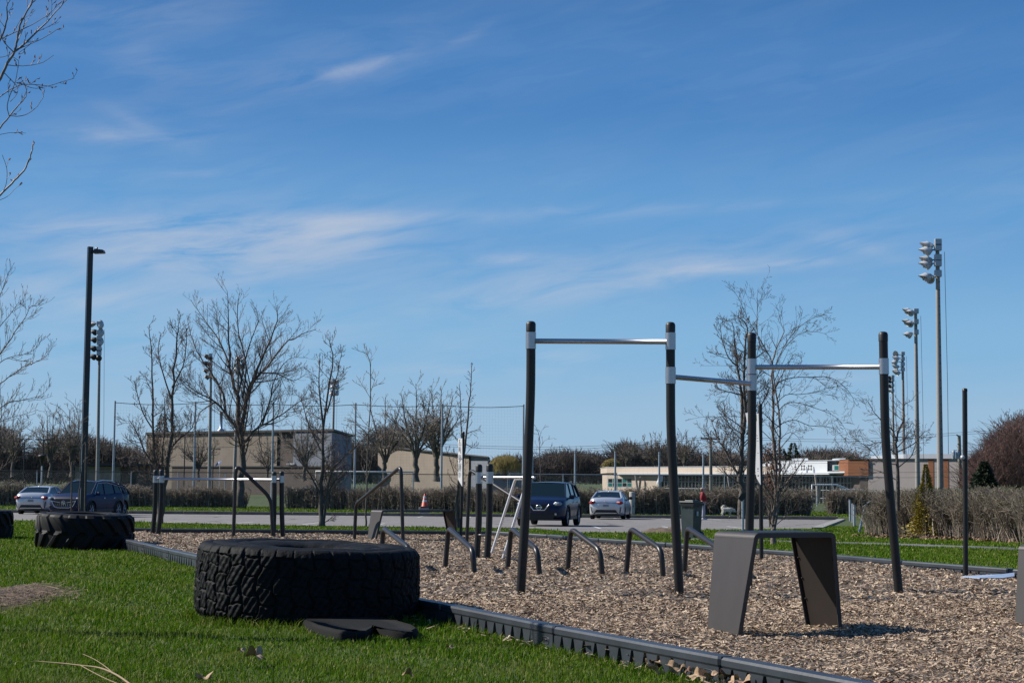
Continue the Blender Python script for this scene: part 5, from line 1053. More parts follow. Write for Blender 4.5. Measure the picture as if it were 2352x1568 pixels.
for xc in (1845,1861):
    Ye=111.7/(.504+(xc-1176)/FPX)-.75; b=MB(); X=wx(xc,Ye); Z=wz(1073.5,xc,Ye)
    for s in(-1,1): b.box((X+s*.12,Ye,Z),(.06,.1,.52)); b.box((X,Ye-.005,Z+s*.17),(.42,.1,.06))
    W(b.build('wall_emblem',m_roofd),scb)
slab('clerestory',m_frame,scb,1914,1948,1067,1080,YS-.2,1.6)
for k in range(3): slab('pane',m_teal,scb,1916.5+k*10.5,1925.5+k*10.5,1069,1078.5,YS-.26,.1)
slab('canopy',m_wwall,scb,1905,1940,1082,1086,YS-4,2)
for x0,x1 in ((1830,1846),(1848,1856),(1925,1942)): slab('roof_unit',m_ltmetal,scb,x0,x1,1052,1057,YS+6,3)
gym=empty('school_gymnasium',(wx(2110,196),196,-.8),0,'grey school gymnasium block with an orange corner panel and two orange stripes','building'); gym['skew']=196
slab('wall',m_greyc,gym,1994.8,2214,1054,None,196.4,16); slab('orange_panel',m_orange,gym,1948,1994.5,1054.5,1092,196,6); slab('panel_cap',m_roofd,gym,1947.4,1995,1053.4,1054.4,195.8,6.4)
slab('wall',m_brickd,gym,1975,1994.5,1092.2,None,196.6,6)
slab('orange_stripe',m_orange,gym,2132,2144,1054.6,None,196.32,.3); slab('orange_stripe',m_orange,gym,2166.5,2178,1054.6,None,196.32,.3)
slab('roof_band',m_ltmetal,gym,2075,2230,1042,1052.4,197.4,14); slab('roof_edge',m_roofd,gym,1995,2216,1052.5,1053.9,196.1,17)
# ------------------------------------------------ fence and nets
m_wire=mat('fence_wire',(.19,.21,.21),.6,metal=.2); m_net=mat('net_cord',(.05,.06,.07),.8); m_dark=mat('dark_green_pipe',(.035,.045,.045),.5)
def chain_fence(label,X0,X1,Y,z0,z1,step=.13,ps=3.0,pm=m_galv,rm=m_dark):
    root=empty('chain_link_fence',((X0+X1)/2,Y,z0),0,label,'fence'); T=Tw(); h=z1-z0; x=X0-h
    while x<X1:
        for s in(1,-1):
            a=[x,z0] ; e=[x+h,z1]
            if s<0: a=[x+h,z0]; e=[x,z1]
            def clip(p,q):
                p=p[:];q=q[:]
                for A,B in((p,q),(q,p)):
                    if A[0]<X0: t=(X0-A[0])/(B[0]-A[0]) if B[0]!=A[0] else 0; A[1]+=(B[1]-A[1])*t; A[0]=X0
                    if A[0]>X1: t=(X1-A[0])/(B[0]-A[0]); A[1]+=(B[1]-A[1])*t; A[0]=X1
                return p,q
            if max(a[0],e[0])>X0 and min(a[0],e[0])<X1:
                a,e=clip(a,e); T.add([(a[0],Y+s*.004,a[1]),(e[0],Y+s*.004,e[1])],[.0042,.0042],3)
        x+=step
    W(T.build('wire_mesh',m_wire),root)
    W(MB().tube([(X0,Y,z1),(X1,Y,z1)],.028,6).build('top_rail',rm),root)
    n=max(1,round((X1-X0)/ps))
    for k in range(n+1):
        x=X0+(X1-X0)*k/n; W(MB().tube([(x,Y+.05,z0-.1),(x,Y+.05,z1+.04)],.035,6).build('post',pm),root)
chain_fence('chain-link fence with a dark top rail behind the left hedge',-34,-.2,114,-.79,1.45)
chain_fence('grey chain-link fence behind the hedge, before the school building',-.1,24.5,114,-.79,1.52,rm=m_galv,ps=3.3)
def ball_net(label,xs_,Y,ztop,z0,step,cable=.022,pm=m_galv,rise=None):
    X=[wx(x,Y) for x in xs_]; root=empty('ball_net',(sum(X)/len(X),Y,z0),0,label,'net'); T=Tw()
    for x in np.arange(X[0],X[-1],step): T.add([(x,Y,z0),(x,Y,ztop)],[.0016]*2,3)
    for z in np.arange(z0,ztop,step): T.add([(X[0],Y,z),(X[-1],Y,z)],[.0016]*2,3)
    W(T.build('netting',m_net),root)
    c=MB(); pts=[]
    for a,b_ in zip(X[:-1],X[1:]):
        for k in range(5): t=k/5; pts.append((a+(b_-a)*t,Y,ztop-.12*math.sin(math.pi*t)))
    pts.append((X[-1],Y,ztop)); c.tube(pts,cable,5); W(c.build('top_cable',m_dark),root)
    for x in X: W(MB().tube([(x,Y+.06,-.85),(x,Y+.06,ztop+.12)],[.085,.06],8).build('post',pm),root)
ball_net('tall ball-stop net on slim posts behind the bare trees at left and centre',[265,450,629,818,1017,1204],118,6.12,1.4,.2)
ball_net('lower ball-stop net above the fence in front of the school',[1225,1323,1415,1516,1617],118,2.98,1.5,.3,.014)
# goals
def goal(label,pts,rad,m=m_white,net=None):
    P=[Vector(p) for seg in pts for p in seg]; c=sum(P,Vector())/len(P); root=empty('soccer_goal',(c.x,c.y,-.79),0,label,'soccer goal')
    for nm,seg in zip(('goal_frame',)+('stay',)*10,pts): W(MB().tube(seg,rad,8).build(nm,m),root)
    if net: T=Tw(); [T.add([tuple(a),tuple(b_)],[.006,.006],3) for a,b_ in net]; W(T.build('goal_net',mat('teal_net',(.05,.16,.16),.8)),root)
    return root
a=wx(729,130); b_=wx(952,130); zt=wz(1083,840,130)
net=[((x,130.1,zt),(x+.1,132,-.79)) for x in np.arange(a,b_,.12)]+[((a,130+1.9*t,zt+(-.79-zt)*t),(b_,130+1.9*t,zt+(-.79-zt)*t)) for t in np.linspace(.05,1,16)]
goal('large white soccer goal with a teal net behind the fence, left of centre',[[(a,130,-.79),(a,130,zt),(b_,130,zt),(b_,130,-.79)],[(a,132,-.79),(b_,132,-.79)]],.06,net=net)
Yg=140
g1=at(1865,1167,Yg);g2=at(1877,1165,Yg+3.2); t1=at(1865,1113,Yg); t2=at(1877,1112.5,Yg+3.2); e1=at(1920,1113,Yg+.2); e2=at(1924,1112.5,Yg+3.3); f1=at(1946,1126,Yg+.3); f2=at(1955,1126,Yg+3.3); h1=at(1950,1160,Yg+.3)
goal('smaller white soccer goal seen from the side beyond the gap in the hedge',[[g1,t1,t2,g2],[t1,e1,f1,h1],[t2,e2,f2],[e1,e2],[at(1930,1124,Yg),at(1980,1124.5,Yg),at(1990,1130,Yg)]],.055,net=[(e1.lerp(e2,k/14),f1.lerp(f2,k/14)) for k in range(15)]+[(e1.lerp(f1,k/8),e2.lerp(f2,k/8)) for k in range(9)])
# ------------------------------------------------ masts, lamps, poles, wires
m_lampw=mat('lamp_shell',(.60,.62,.64),.45,metal=.1); m_lampd=mat('lamp_dark',(.02,.02,.022),.5)
def flood(root,c,dirv,m,Rl=.255):
    d=Vector(dirv).normalized(); q=d.to_track_quat('Z','Y').to_matrix(); b=MB()
    b.lathe([(.001,-Rl*1.15),(Rl*.45,-Rl*1.1),(Rl*.62,-Rl*.8),(Rl*.9,-Rl*.3),(Rl,0),(Rl*1.03,.02),(Rl*.93,.0),(Rl*.6,-Rl*.6),(.001,-Rl*.75)],16,c=c,m=q)
    # visor: half sleeve over the top edge
    up=Vector((0,0,1)); u=(up-d*up.dot(d)).normalized(); s=d.cross(u); vs=[];n=9
    for k in range(n):
        a=math.pi*(-.12+1.24*k/(n-1)); w0=s*math.cos(a)*Rl+u*math.sin(a)*Rl
        for e in (0.0,Rl*1.5*max(.25,math.sin(a*1.0) if 0<a<math.pi else .25)): vs.append(Vector(c)+w0*(1.02-.03*e)+d*e)
    b.add(vs,[(2*k,2*k+1,2*k+3,2*k+2) for k in range(n-1)],True)
    return W(b.build('floodlight',m),root)
def mast(label,xt,yt,xb,Y,rb,lamps,group='concrete floodlight masts'):
    top=at(xt,yt,Y); zb=lz(Y)-.1; base=Vector((at(xb,1110,Y).x,Y,zb)); root=empty('floodlight_mast',(base.x,Y,zb),0,label,'floodlight mast',group)
    W(MB().tube([base,base.lerp(top,.5),top],[rb,rb*.78,rb*.56],14).build('pole',m_conc2),root)
    hs=Vector((base.x,Y,0)); st=MB()
    for k in range(24):
        p=base.lerp(top,.25+.70*k/24); s=(1 if k%2 else -1); st.box((p.x+rb*.25,p.y-rb*.75,p.z),(.05,.12,.03))
    W(st.build('climbing_pegs',m_lampd),root)
    W(MB().tube([top+Vector((.35,0,-.4)),base.lerp(top,.5)+Vector((.42,0,0)),base.lerp(top,.25)+Vector((.42,0,0))],.012,4).build('cable',m_lampd),root)
    for (tx,ty,dv,m) in lamps:
        c=at(tx,ty,Y); p=base+(top-base)*((c.z-base.z)/(top.z-base.z)); p.z=min(p.z,top.z)
        fl=flood(root,c+Vector((0,rnd.uniform(-.2,.2),0)),dv,m)
        W(MB().tube([p+Vector((0,0,.05)),c+Vector(dv).normalized()*-.3],.035,6).build('bracket',m_lampd),root)
    for yy_ in sorted({round(l[1]/12) for l in lamps}):
        c=at(xt,yy_*12,Y); W(MB().box((c.x-.02,Y-.2,min(c.z,top.z-.1)+.15),(.34,.25,.34),bev=.02).build('ballast_box',m_galv),root)
DW=(-1,-.35,-.22)
mast('nearest and tallest concrete floodlight mast of the right-hand row',2153,560,2160,86.5,.17,[(2130,566,DW,m_lampw),(2127,578,(-1,-.2,-.45),m_lampw),(2129,599,DW,m_lampw),(2128,609,(-1,-.2,-.4),m_lampw),(2127,638,(-1,-.3,-.45),m_lampw),(2137,640,(-.6,-.8,-.5),m_lampw)])
mast('second floodlight mast of the right-hand row, counted from the tallest',2103,712,2108,119,.18,[(2086,715,DW,m_lampw),(2090,719,(-.7,-.6,-.4),m_lampw),(2084,741,DW,m_lampw),(2090,744,(-.7,-.6,-.4),m_lampw),(2088,769,(-1,-.3,-.5),m_lampw)])
mast('third floodlight mast of the right-hand row, counted from the tallest',2073,808,2077,157,.18,[(2058,814,(-.3,-.9,.2),m_lampw),(2058,824,DW,m_lampw),(2055,833,(-.8,-.5,-.5),m_lampw),(2057,843,DW,m_lampw),(2058,852,(-.5,-.8,-.4),m_lampw),(2060,857,DW,m_lampw)])
mast('smallest floodlight mast of the right-hand row, just right of the fourth pull-up post',2050,866,2053,194,.18,[(2044,868,DW,m_lampd),(2043,876,DW,m_lampd),(2044,887,DW,m_lampd),(2046,898,DW,m_lampw)])
mast('floodlight mast with white and black lamps just right of the dark lamp post',229.5,745,224,134,.15,[(211,744,(.7,-.6,-.5),m_lampw),(232,748,(-.2,.6,.7),m_lampw),(216,763,(-.8,.5,-.4),m_lampd),(232,766,(-.2,.6,.7),m_lampw),(216,781,(-.8,.5,-.4),m_lampd),(231,786,(-.2,.6,.7),m_lampw),(215,801,(-.8,.5,-.4),m_lampd),(214,820,(-.8,.5,-.4),m_lampd),(227,801,(-.4,.9,-.3),m_lampd),(227,822,(-.4,.9,-.3),m_lampd)])
mast('floodlight mast with four tiers of dark lamps seen through the big maple',485,817,481,169,.19,[(474,819,(-.9,.4,-.3),m_lampd),(483,822,(-.4,.9,-.3),m_lampd),(473,835,(-.9,.4,-.3),m_lampd),(483,838,(-.4,.9,-.3),m_lampd),(473,852,(-.9,.4,-.3),m_lampd),(475,866,(-.9,.4,-.3),m_lampd)])
mast('floodlight mast with white lamps seen through the middle of the big maple',549,820,537,172,.19,[(545,825,(.6,.6,.6),m_lampw),(559,828,(.6,.6,.6),m_lampw),(546,837,(-.2,.6,.7),m_lampw),(558,841,(.6,.6,.6),m_lampw),(543,851,(-.2,.6,.7),m_lampw)])
mast('slim far floodlight mast with white lamps right of the many-stemmed tree',768,872,762,208,.19,[(762,877,(-.2,.6,.7),m_lampw),(774,878,(.6,.6,.6),m_lampw),(764,888,(.6,.6,.6),m_lampw),(775,890,(.6,.6,.6),m_lampw),(761,905,(-.2,.6,.7),m_lampw),(774,904,(.6,.6,.6),m_lampw)])
# dark square lamp post at left
m_lp=mat('lamp_post_paint',(.010,.013,.020),.35,spec=.5)
Yl=50.0; top=at(207.5,567,Yl); base=Vector((at(188.5,1200,Yl).x,Yl,lz(Yl)-.05)); root=empty('lamp_post',base,0,'tall square dark lamp post behind the tractor tyre','lamp post')
b=MB(); d=(top-base).normalized(); hw=.075; vs=[]; Rm_=Matrix.Rotation(R(28),3,'Z')
for p,s in((base,1.12),(top,.95)):
    for dx,dy in((-1,-1),(1,-1),(1,1),(-1,1)): vs.append(p+Rm_@Vector((dx*hw*s,dy*hw*s,0)))
b.add(vs,[(0,3,2,1),(4,5,6,7),(0,1,5,4),(1,2,6,5),(2,3,7,6),(3,0,4,7)]); W(b.build('pole',m_lp),root)
h=at(216,576,Yl); b=MB(); b.prism([(0,-.05),(.06,.045),(.30,.02),(.33,-.05),(.30,-.07),(.02,-.08)],-.13,.13,lambda a,z,hh:(h.x+a-.02,Yl+hh,h.z+z)); b.tube([top+Vector((0,0,-.12)),h+Vector((.05,0,0))],.03,8); W(b.build('lamp_head',m_lp),root); b=MB().lathe([(.03,0),(.03,.07),(.001,.075)],8,c=(h.x+.08,Yl,h.z+.03)); W(b.build('sensor',m_lp),root)
# small park lamps
def park_lamp(label,x,yt,Y,kind):
    top=at(x,yt,Y); root=empty('park_lamp',(top.x,Y,lz(Y)),0,label,'lamp'); m=m_white if kind==0 else m_lampd
    W(MB().tube([(top.x,Y,lz(Y)-.1),(top.x,Y,top.z-(.6 if kind==0 else 0))],.06,8).build('pole',m),root)
    if kind==0: b=MB().lathe([(.08,-.75),(.20,-.1),(.33,-.02),(.33,.04),(.12,.12),(.001,.12)],12,c=top)
    else: b=MB().box((top.x-.45,Y,top.z),(.7,.3,.12),bev=.03); b.box((top.x+.45,Y,top.z),(.7,.3,.12),bev=.03)
    W(b.build('lamp_head',m_lampd),root)
park_lamp('small park lamp with a white pole and dark lantern left of the lamp post',97,1047,135,0)
park_lamp('dark double-headed lamp before the beige hall, the taller one',425,1001,180,1); park_lamp('dark double-headed lamp before the beige hall, the shorter one beside the floodlight mast',490,1031,195,1)
park_lamp('small lamp with dark head on the skyline at the left, above the silver car',57,1008,190,1); park_lamp('thin dark lamp with side arms among the far trees left of the lamp post',100,1009,170,1)
fl=empty('flagpole',(wx(509,185),185,-.8),0,'thin flagpole with a small blue and white flag before the beige hall','flagpole'); W(MB().tube([(wx(509,185),185,-.9),(wx(509,185),185,wz(1056,509,185))],.035,6).build('pole',m_white),fl)
b=MB(); q=[at(508.5,1058,185),at(508.5,1064,185),at(500,1067,185.3),at(493,1073,185),at(495,1066,185.2),at(501,1060,185.4)]; b.add(q,[(0,1,2,5),(5,2,3,4)]); W(b.build('flag',mat('flag_blue',(.10,.16,.42),.7,var=(.5,.55,.7),vscale=2)),fl)
# utility poles and wires
m_wood=mat('weathered_pole_wood',(.20,.19,.16),.9,var=(.28,.27,.23),vscale=3)
def upole(label,xt,yt,Y,trans):
    top=at(xt,yt,Y); root=empty('utility_pole',(top.x,Y,-.8),0,label,'utility pole'); W(MB().tube([(top.x+.05,Y,-1),top],[.17,.11],10).build('pole',m_wood),root)
    arm=MB()
    if trans: arm.tube([top+Vector((.05,0,-.1)),top+Vector((-.28,-.3,.06))],.04,6); arm.tube([top+Vector((.05,0,-.62)),top+Vector((-.15,-.2,-.58))],.035,6); arm.tube([top+Vector((-.5,-.3,-1.0)),top+Vector((.0,-.1,-1.0))],.02,5)
    else: arm.tube([top+Vector((-.85,0,-.15)),top+Vector((.85,0,-.15))],.07,6)
    W(arm.build('crossarm',m_lampd),root)
    if trans:
        for dx in (-.46,-.19):
            c=top+Vector((dx,-.3,-1.58)); b=MB().lathe([(.001,0),(.115,0),(.12,.03),(.12,.50),(.10,.54),(.03,.55),(.03,.64),(.001,.64)],14,c=c); W(b.build('transformer',mat('transformer_grey',(.46,.52,.56),.45)),root)
    return root
upole('wooden utility pole with two grey transformers behind the thin dark sign post',2203,1000,118,True); upole('wooden utility pole with a short crossarm above the cream school roof',1632,1003,150,False)
T=Tw()
def wire(pts,Y,r=.012):
    P=smooth_path([at(x,y,Y) for x,y in pts],5); T.add([tuple(p) for p in P],[r]*len(P),3)
for dy in (0,5): wire([(2500,974+dy),(2352,984+dy),(2203,993+dy),(2080,1003+dy)],118); wire([(2080,1003+dy),(1900,1009+dy),(1632,1004+dy),(1400,1022+dy),(1200,1026+dy),(950,1017+dy)],118)
wire([(950,1017),(700,1010),(500,1028),(262,1016),(0,1034),(-100,1036)],118); wire([(262,1026),(120,1032),(0,1030)],118)
for y in (1063,1086,1098): wire([(1395,y+1),(1700,y+2),(2000,y-1),(2215,y-3)],116.5,.010)
prop(T.build('power_line',m_dark),'thin overhead wires strung along the far side of the field','power line')
# ------------------------------------------------ cone, block, bollard, bin, posts
Yk=96.7; c=Vector((wx(979.5,Yk),Yk,-.79)); zt=wz(1164.5,978,Yk)
b=MB().box((wx(978,Yk),Yk,-.79+(zt+.79)/2),(.54,.4,zt+.79),bev=.02); o=b.build('concrete_block',m_conc2); prop(o,'small concrete block on the kerb carrying the orange cone','block')
root=empty('traffic_cone',(c.x,Yk,zt),0,'orange traffic cone with white bands on a concrete block','traffic cone'); b=MB(); b.lathe([(.20,.06),(.17,.10),(.035,.74),(.001,.76)],20); b.build('cone_body',mat('cone_orange',(.75,.075,.025),.5),root)
b=MB(); b.lathe([(.126,.30),(.100,.42)],20); b.lathe([(.086,.50),(.062,.62)],20); 
for i,v in enumerate(b.v): x,y,z=v; rr_=math.hypot(x,y); b.v[i]=(x*(rr_+.004)/rr_,y*(rr_+.004)/rr_,z)
b.build('reflective_bands',m_white,root); MB().box((0,0,.03),(.46,.46,.06),bev=.02).build('cone_base',m_black,root)
Y=99.3; root=empty('concrete_bollard',(wx(1454,Y),Y,-.8),0,'stout off-white concrete bollard right of the silver car','bollard'); b=MB(); b.lathe([(.17,0),(.17,1.27),(.155,1.30),(.001,1.31)],20); b.build('shaft',mat('bollard_paint',(.56,.54,.50),.8,var=(.42,.38,.33),vscale=5,detail=8),root)
b=MB(); b.box((.165,-.05,.66),(.05,.10,.12)); b.box((.05,-.168,.5),(.05,.03,.08)); b.build('chain_bracket',m_brickd,root)
# wheeled bin
q=gp(1588,1238,-.18); m_bin=mat('bin_green_grey',(.045,.062,.066),.45,var=(.060,.080,.084),vscale=6)
root=empty('wheeled_bin',(q.x,q.y,-.19),R(-38),'dark green-grey wheeled bin with a closed lid beside the second pull-up post','bin')
root.scale=(.84,.84,.95); b=MB(); hw,hd=.20,.225; vs=[]
for z,s in((.06,.80),(.40,.90),(.79,.98),(.80,1.06),(.84,1.06)):
    for dx,dy in((-1,-1),(-.8,-1.0),(.8,-1.0),(1,-1),(1,1),(-1,1)): vs.append((dx*hw*s,dy*hd*s,z))
fs=[(k*6+i,k*6+(i+1)%6,(k+1)*6+(i+1)%6,(k+1)*6+i) for k in range(4) for i in range(6)]+[tuple(range(5,-1,-1)),tuple(range(24,30))]
b.add(vs,fs); b.build('bin_body',m_bin,root)
b=MB(); b.box((0,-.01,.862),(.45,.50,.035),bev=.015); b.box((0,.02,.89),(.26,.30,.03),bev=.012); b.build('lid',m_bin,root)
b=MB(); b.tube([(-.16,.27,.80),(.16,.27,.80)],.016,8); b.build('handle',m_black,root)
b=MB()
for k in range(16):
    x=-.19+.38*k/15; b.prism([(x,.84),(x+.03,.84),(x+.03,.79-.05*rnd.random()),(x,.78-.05*rnd.random())],-.2405,-.244,lambda a,z,h:(a,h,z))
for k in range(8): 
    y=-.22+.44*k/7; b.prism([(y,.84),(y+.06,.84),(y+.05,.78-.04*rnd.random()),(y,.80-.04*rnd.random())],.2145,.218,lambda a,z,h:(h,a,z))
b.build('bag_edge',m_black,root)
for s in(-1,1): b=MB(); b.lathe([(.001,-.03),(.09,-.03),(.10,-.02),(.10,.02),(.09,.03),(.001,.03)],16,c=(s*.19,.19,.10),m=Matrix.Rotation(R(90),3,'Y')); b.build('wheel',m_black,root)
MB().box((.207,-.03,.60),(.004,.085,.10)).build('sticker',m_white,root); b=MB(); [b.box((.2098,-.03,.625-.018*k),(.001,.065,.006)) for k in range(4)]; b.build('sticker_print',m_ink2,root)
# sign on galvanised post by the tree
Y=56.5; p=at(1706,1140,Y); root=empty('street_sign',(p.x,Y,lz(Y)),0,'small angled grey sign on a galvanised post beside the upright tree trunk','sign'); W(MB().tube([(p.x,Y,lz(Y)-.05),p],.042,10).build('post',m_galv),root)
b=MB(); b.prism([(-.16,-.08),(-.06,.07),(.12,.14),(.16,.02),(.04,-.10),(-.05,-.18)],-.02,.02,lambda a,z,h:(p.x+a,Y+h-.06,p.z+z+.02)); W(b.build('sign_plate',m_lampd),root)
# four pale posts by the path
for k,(xt,yt,xb,yb,Y,l) in enumerate([(1952,1148,1953,1189,92,'short upright pale metal post at the far left of the four by the hedge'),(1958.5,1156,1959,1196,84,'short pale metal post, second from the left of the four by the hedge'),(1962,1159,1962.5,1207,70,'short pale metal post, third from the left of the four by the hedge'),(1988,1159,1972,1223,56,'leaning pale metal post, the rightmost of the four by the hedge')]):
    a=at(xt,yt,Y); b0=at(xb,yb,Y); b0.z=lz(Y)-.05; o=MB().tube([b0,a],[.05*Y/70,.045*Y/70],8); 
    if k in(0,3): dd=Vector((.20 if k==3 else -.05,0,.16 if k==3 else .05)); o.tube([a-dd*.5,a+dd],.02,5)
    o=o.build('pale_post',m_galv if k else m_galv); c=Vector((b0.x,b0.y,lz(Y))); o.data.transform(Matrix.Translation(-c)); o.location=c; prop(o,l,'post','pale posts by the hedge')
# ------------------------------------------------ cars
def paint(name,c,metal=.5,rough=.35): return mat(name,c,rough,metal=metal,coat=.25,spec=.3)
m_cblue=paint('dark_blue_car_paint',(.004,.011,.050),.2); m_cblue2=mat('navy_car_paint',(.006,.016,.065),.45,spec=.25); m_csil=paint('silver_car_paint',(.50,.52,.55),.5,.3); m_cblk=paint('black_car_paint',(.004,.005,.010),.2)
m_cglass=mat('car_glass',(.008,.016,.019),.06,spec=.35); m_chrome=mat('chrome',(.75,.76,.78),.12,metal=1.0); m_tyr=mat('car_tyre',(.010,.010,.011),.7,spec=.3); m_rim=mat('alloy_rim',(.30,.31,.33),.3,metal=.9)
m_red=mat('tail_lamp_red',(.34,.008,.012),.45,spec=.3); m_clear=mat('headlamp_clear',(.36,.40,.44),.35,metal=.3); m_trim=mat('black_trim',(.008,.008,.009),.5); m_platew=mat('plate_white',(.55,.58,.60),.5)
def car(label,loc,heading,kind,paint_,front=None,group=None):
    """local +x is forward"""
    if kind=='sedan': Lc,Wc,Hc,wb,fo,Rw=4.63,1.78,1.435,2.70,.95,.325; deck=[(-2.315,.86),(-2.24,1.04),(-2.05,1.10),(-1.6,1.12),(-1.0,1.02),(0,.99),(1.0,1.0),(1.5,.96),(2.0,.84),(2.22,.70),(2.315,.58)]; cab=[(-1.80,1.10),(-1.02,1.375),(-.2,1.435),(.38,1.40),(1.20,.99)]; sill=.22
    elif kind=='suv': Lc,Wc,Hc,wb,fo,Rw=4.38,1.83,1.60,2.65,.90,.35; deck=[(-2.19,.95),(-2.1,1.08),(-1.5,1.10),(0,1.05),(1.0,1.10),(1.5,1.06),(1.95,.97),(2.12,.86),(2.19,.74)]; cab=[(-2.08,1.12),(-1.72,1.50),(-.6,1.60),(.42,1.565),(1.18,1.09)]; sill=.26
    else: Lc,Wc,Hc,wb,fo,Rw=4.36,1.83,1.63,2.60,.90,.35; deck=[(-2.18,.98),(-2.1,1.10),(-1.5,1.12),(0,1.06),(1.0,1.09),(1.5,1.06),(1.95,.98),(2.1,.88),(2.18,.76)]; cab=[(-2.06,1.13),(-1.62,1.50),(-.6,1.62),(.40,1.585),(1.15,1.09)]; sill=.26
    fa=Lc/2-fo; ra=fa-wb; Ra=Rw+.055
    root=empty('parked_car',loc,heading,label,'car',group)
    n=64; xs_=np.linspace(-Lc/2,Lc/2,n); xs_=np.sort(np.concatenate([xs_,[fa-Ra,fa+Ra,ra-Ra,ra+Ra]])); xs_[0]+=.0
    lev=[0,.09,.24,.38,.52,.66,.78]; vs=[]; m_=0
    for x in xs_:
        e=max(0,(abs(x)-(Lc/2-.62))/.62); w_=Wc/2*(1-.26*e**2.6); zt=float(np.interp(x,[d[0] for d in deck],[d[1] for d in deck])); zl=sill+.10*e**2
        for a in(fa,ra):
            if abs(x-a)<Ra: zl=max(zl,Rw+math.sqrt(max(Ra*Ra-(x-a)**2,0))*1.0)
        zs=zt-.07; h=[zl]+[max(zl+.004*i,sill+ (zs-sill)*f) for i,f in enumerate((.10,.25,.42,.60,.78,.92),1)]+[zs]
        wf=[.94,.975,.99,1.0,1.0,.985,.96,.93]
        row=[(w_*f,z) for f,z in zip(wf,h)]+[(w_*.86,zs+.045),(w_*.6,zt),(w_*.25,zt+.012),(0,zt+.015)]
        full=[(x,y,z) for y,z in row]+[(x,-y,z) for y,z in row[-2::-1]]; m_=len(full); vs+=full
    k=len(xs_); fs=[(i*m_+j,(i+1)*m_+j,(i+1)*m_+j+1,i*m_+j+1) for i in range(k-1) for j in range(m_-1)]
    fs+=[(i*m_+m_-1,(i+1)*m_+m_-1,(i+1)*m_,i*m_) for i in range(k-1)]
    fs+=[tuple(range(m_)),tuple(range(k*m_-1,(k-1)*m_-1,-1))]
    b=MB(); b.add(vs,fs,True); b.build('body',paint_,root)
    b=MB(); b.box((0,0,sill+.12),(Lc-.5,Wc-.34,.3)); [b.box((a,0,.52),(Ra*2.2,Wc-.12,.5)) for a in(fa,ra)]; b.build('underbody',m_trim,root)
    if kind!='sedan':
        for s in(-1,1):
            b=MB()
            for a in(fa,ra):
                pts=[(a+math.cos(t)*(Ra+.02),s*(Wc/2-.004),Rw+math.sin(t)*(Ra+.02)) for t in np.linspace(R(-12),R(192),18)]
                b.tube(pts,.032,6,sm=True)
            b.box(((fa+ra)/2,s*(Wc/2-.035),sill+.05),(wb-2*Ra+.1,.06,.14),bev=.02)
            b.build('cladding',m_trim,root)
    # cabin: base / roof cross sections
    cx=[c[0] for c in cab]; cz=[c[1] for c in cab]
    def cw(z,base): return (Wc/2-.11)-(.22 if kind=='sedan' else .17)*((z-base)/(Hc-base))
    bl=[Vector((x,0,z)) for x,z in cab]; zb=min(cab[0][1],cab[-1][1])
    def P(x,z,s): return Vector((x,s*cw(z,1.0),z))
    # roof (body colour)
    roof=[];nr=10
    xr=np.linspace(cab[1][0],cab[3][0],nr); zr_=np.interp(xr,cx[1:4],cz[1:4])
    zr_=zr_+.0
    b=MB(); vs=[]
    for x,z in zip(xr,zr_):
        w_=cw(z,1.0); 
        for f,dz in((-1,-.035),(-.93,.0),(-.6,.018),(0,.026),(.6,.018),(.93,0),(1,-.035)): vs.append((x,w_*f,z+dz-.0))
    b.add(vs,[(i*7+j,(i+1)*7+j,(i+1)*7+j+1,i*7+j+1) for i in range(nr-1) for j in range(6)],True); b.build('roof',paint_,root)
    def quadp(name,pts,m,th=0):
        b=MB(); b.add(pts,[tuple(range(len(pts)))]); return b.build(name,m,root)
    zc=1.0
    ws=[P(cab[4][0],cab[4][1]-.03,-1),P(cab[4][0],cab[4][1]-.03,1),P(cab[3][0],cab[3][1],1),P(cab[3][0],cab[3][1],-1)]
    quadp('windscreen',ws,m_cglass)
    rw=[P(cab[0][0],cab[0][1]-.03,1),P(cab[0][0],cab[0][1]-.03,-1),P(cab[1][0],cab[1][1],-1),P(cab[1][0],cab[1][1],1)]
    quadp('rear_window',rw,m_cglass)
    for s in(-1,1):
        pts=[P(cab[0][0],1.0,s),P(cab[4][0],1.0,s),P(cab[3][0],cab[3][1]-.03,s),P(cab[2][0],cab[2][1]-.03,s),P(cab[1][0],cab[1][1]-.03,s)]
        if s<0: pts=pts[::-1]
        quadp('side_window',pts,m_cglass)
        b=MB(); pr=.028
        o_=Vector((0,s*.006,0))
        b.tube([P(cab[4][0],cab[4][1]-.05,s)+o_,P(cab[3][0],cab[3][1]-.01,s)+o_],pr,6); b.tube([P(cab[0][0],cab[0][1]-.03,s)+o_,P(cab[1][0],cab[1][1]-.01,s)+o_],pr*1.9,6)
        b.tube([P(x,z-.015,s)+o_ for x,z in zip(xr,zr_)],pr,6); b.tube([P(-.12,1.0,s)+o_,P(-.18,cab[2][1]-.05,s)+o_],.026,6)
        if kind!='sedan': b.tube([P(-1.15,1.0,s)+o_,P(-1.10,cab[2][1]-.07,s)+o_],.03,6)
        b.tube([P(cab[0][0]+.05,1.04,s)+o_*2,P(cab[4][0]-.03,1.02,s)+o_*2],.02,6)
        b.build('pillars',paint_,root)
        b=MB(); mx_=cab[4][0]-.32; b.box((mx_,s*(Wc/2+.06),1.07),(.12,.20,.15),bev=.04); b.box((mx_+.02,s*(Wc/2-.05),1.02),(.06,.1,.05)); b.build('mirror',paint_ if kind!='sedan' else m_trim,root)
        b=MB()
        for hx in(.18,-.78): b.tube([(hx,s*(Wc/2-.0),.86),(hx-.16,s*(Wc/2+.0),.875)],.014,6)
        b.build('door_handles',m_chrome if kind=='suv2' else paint_,root)
        b=MB()
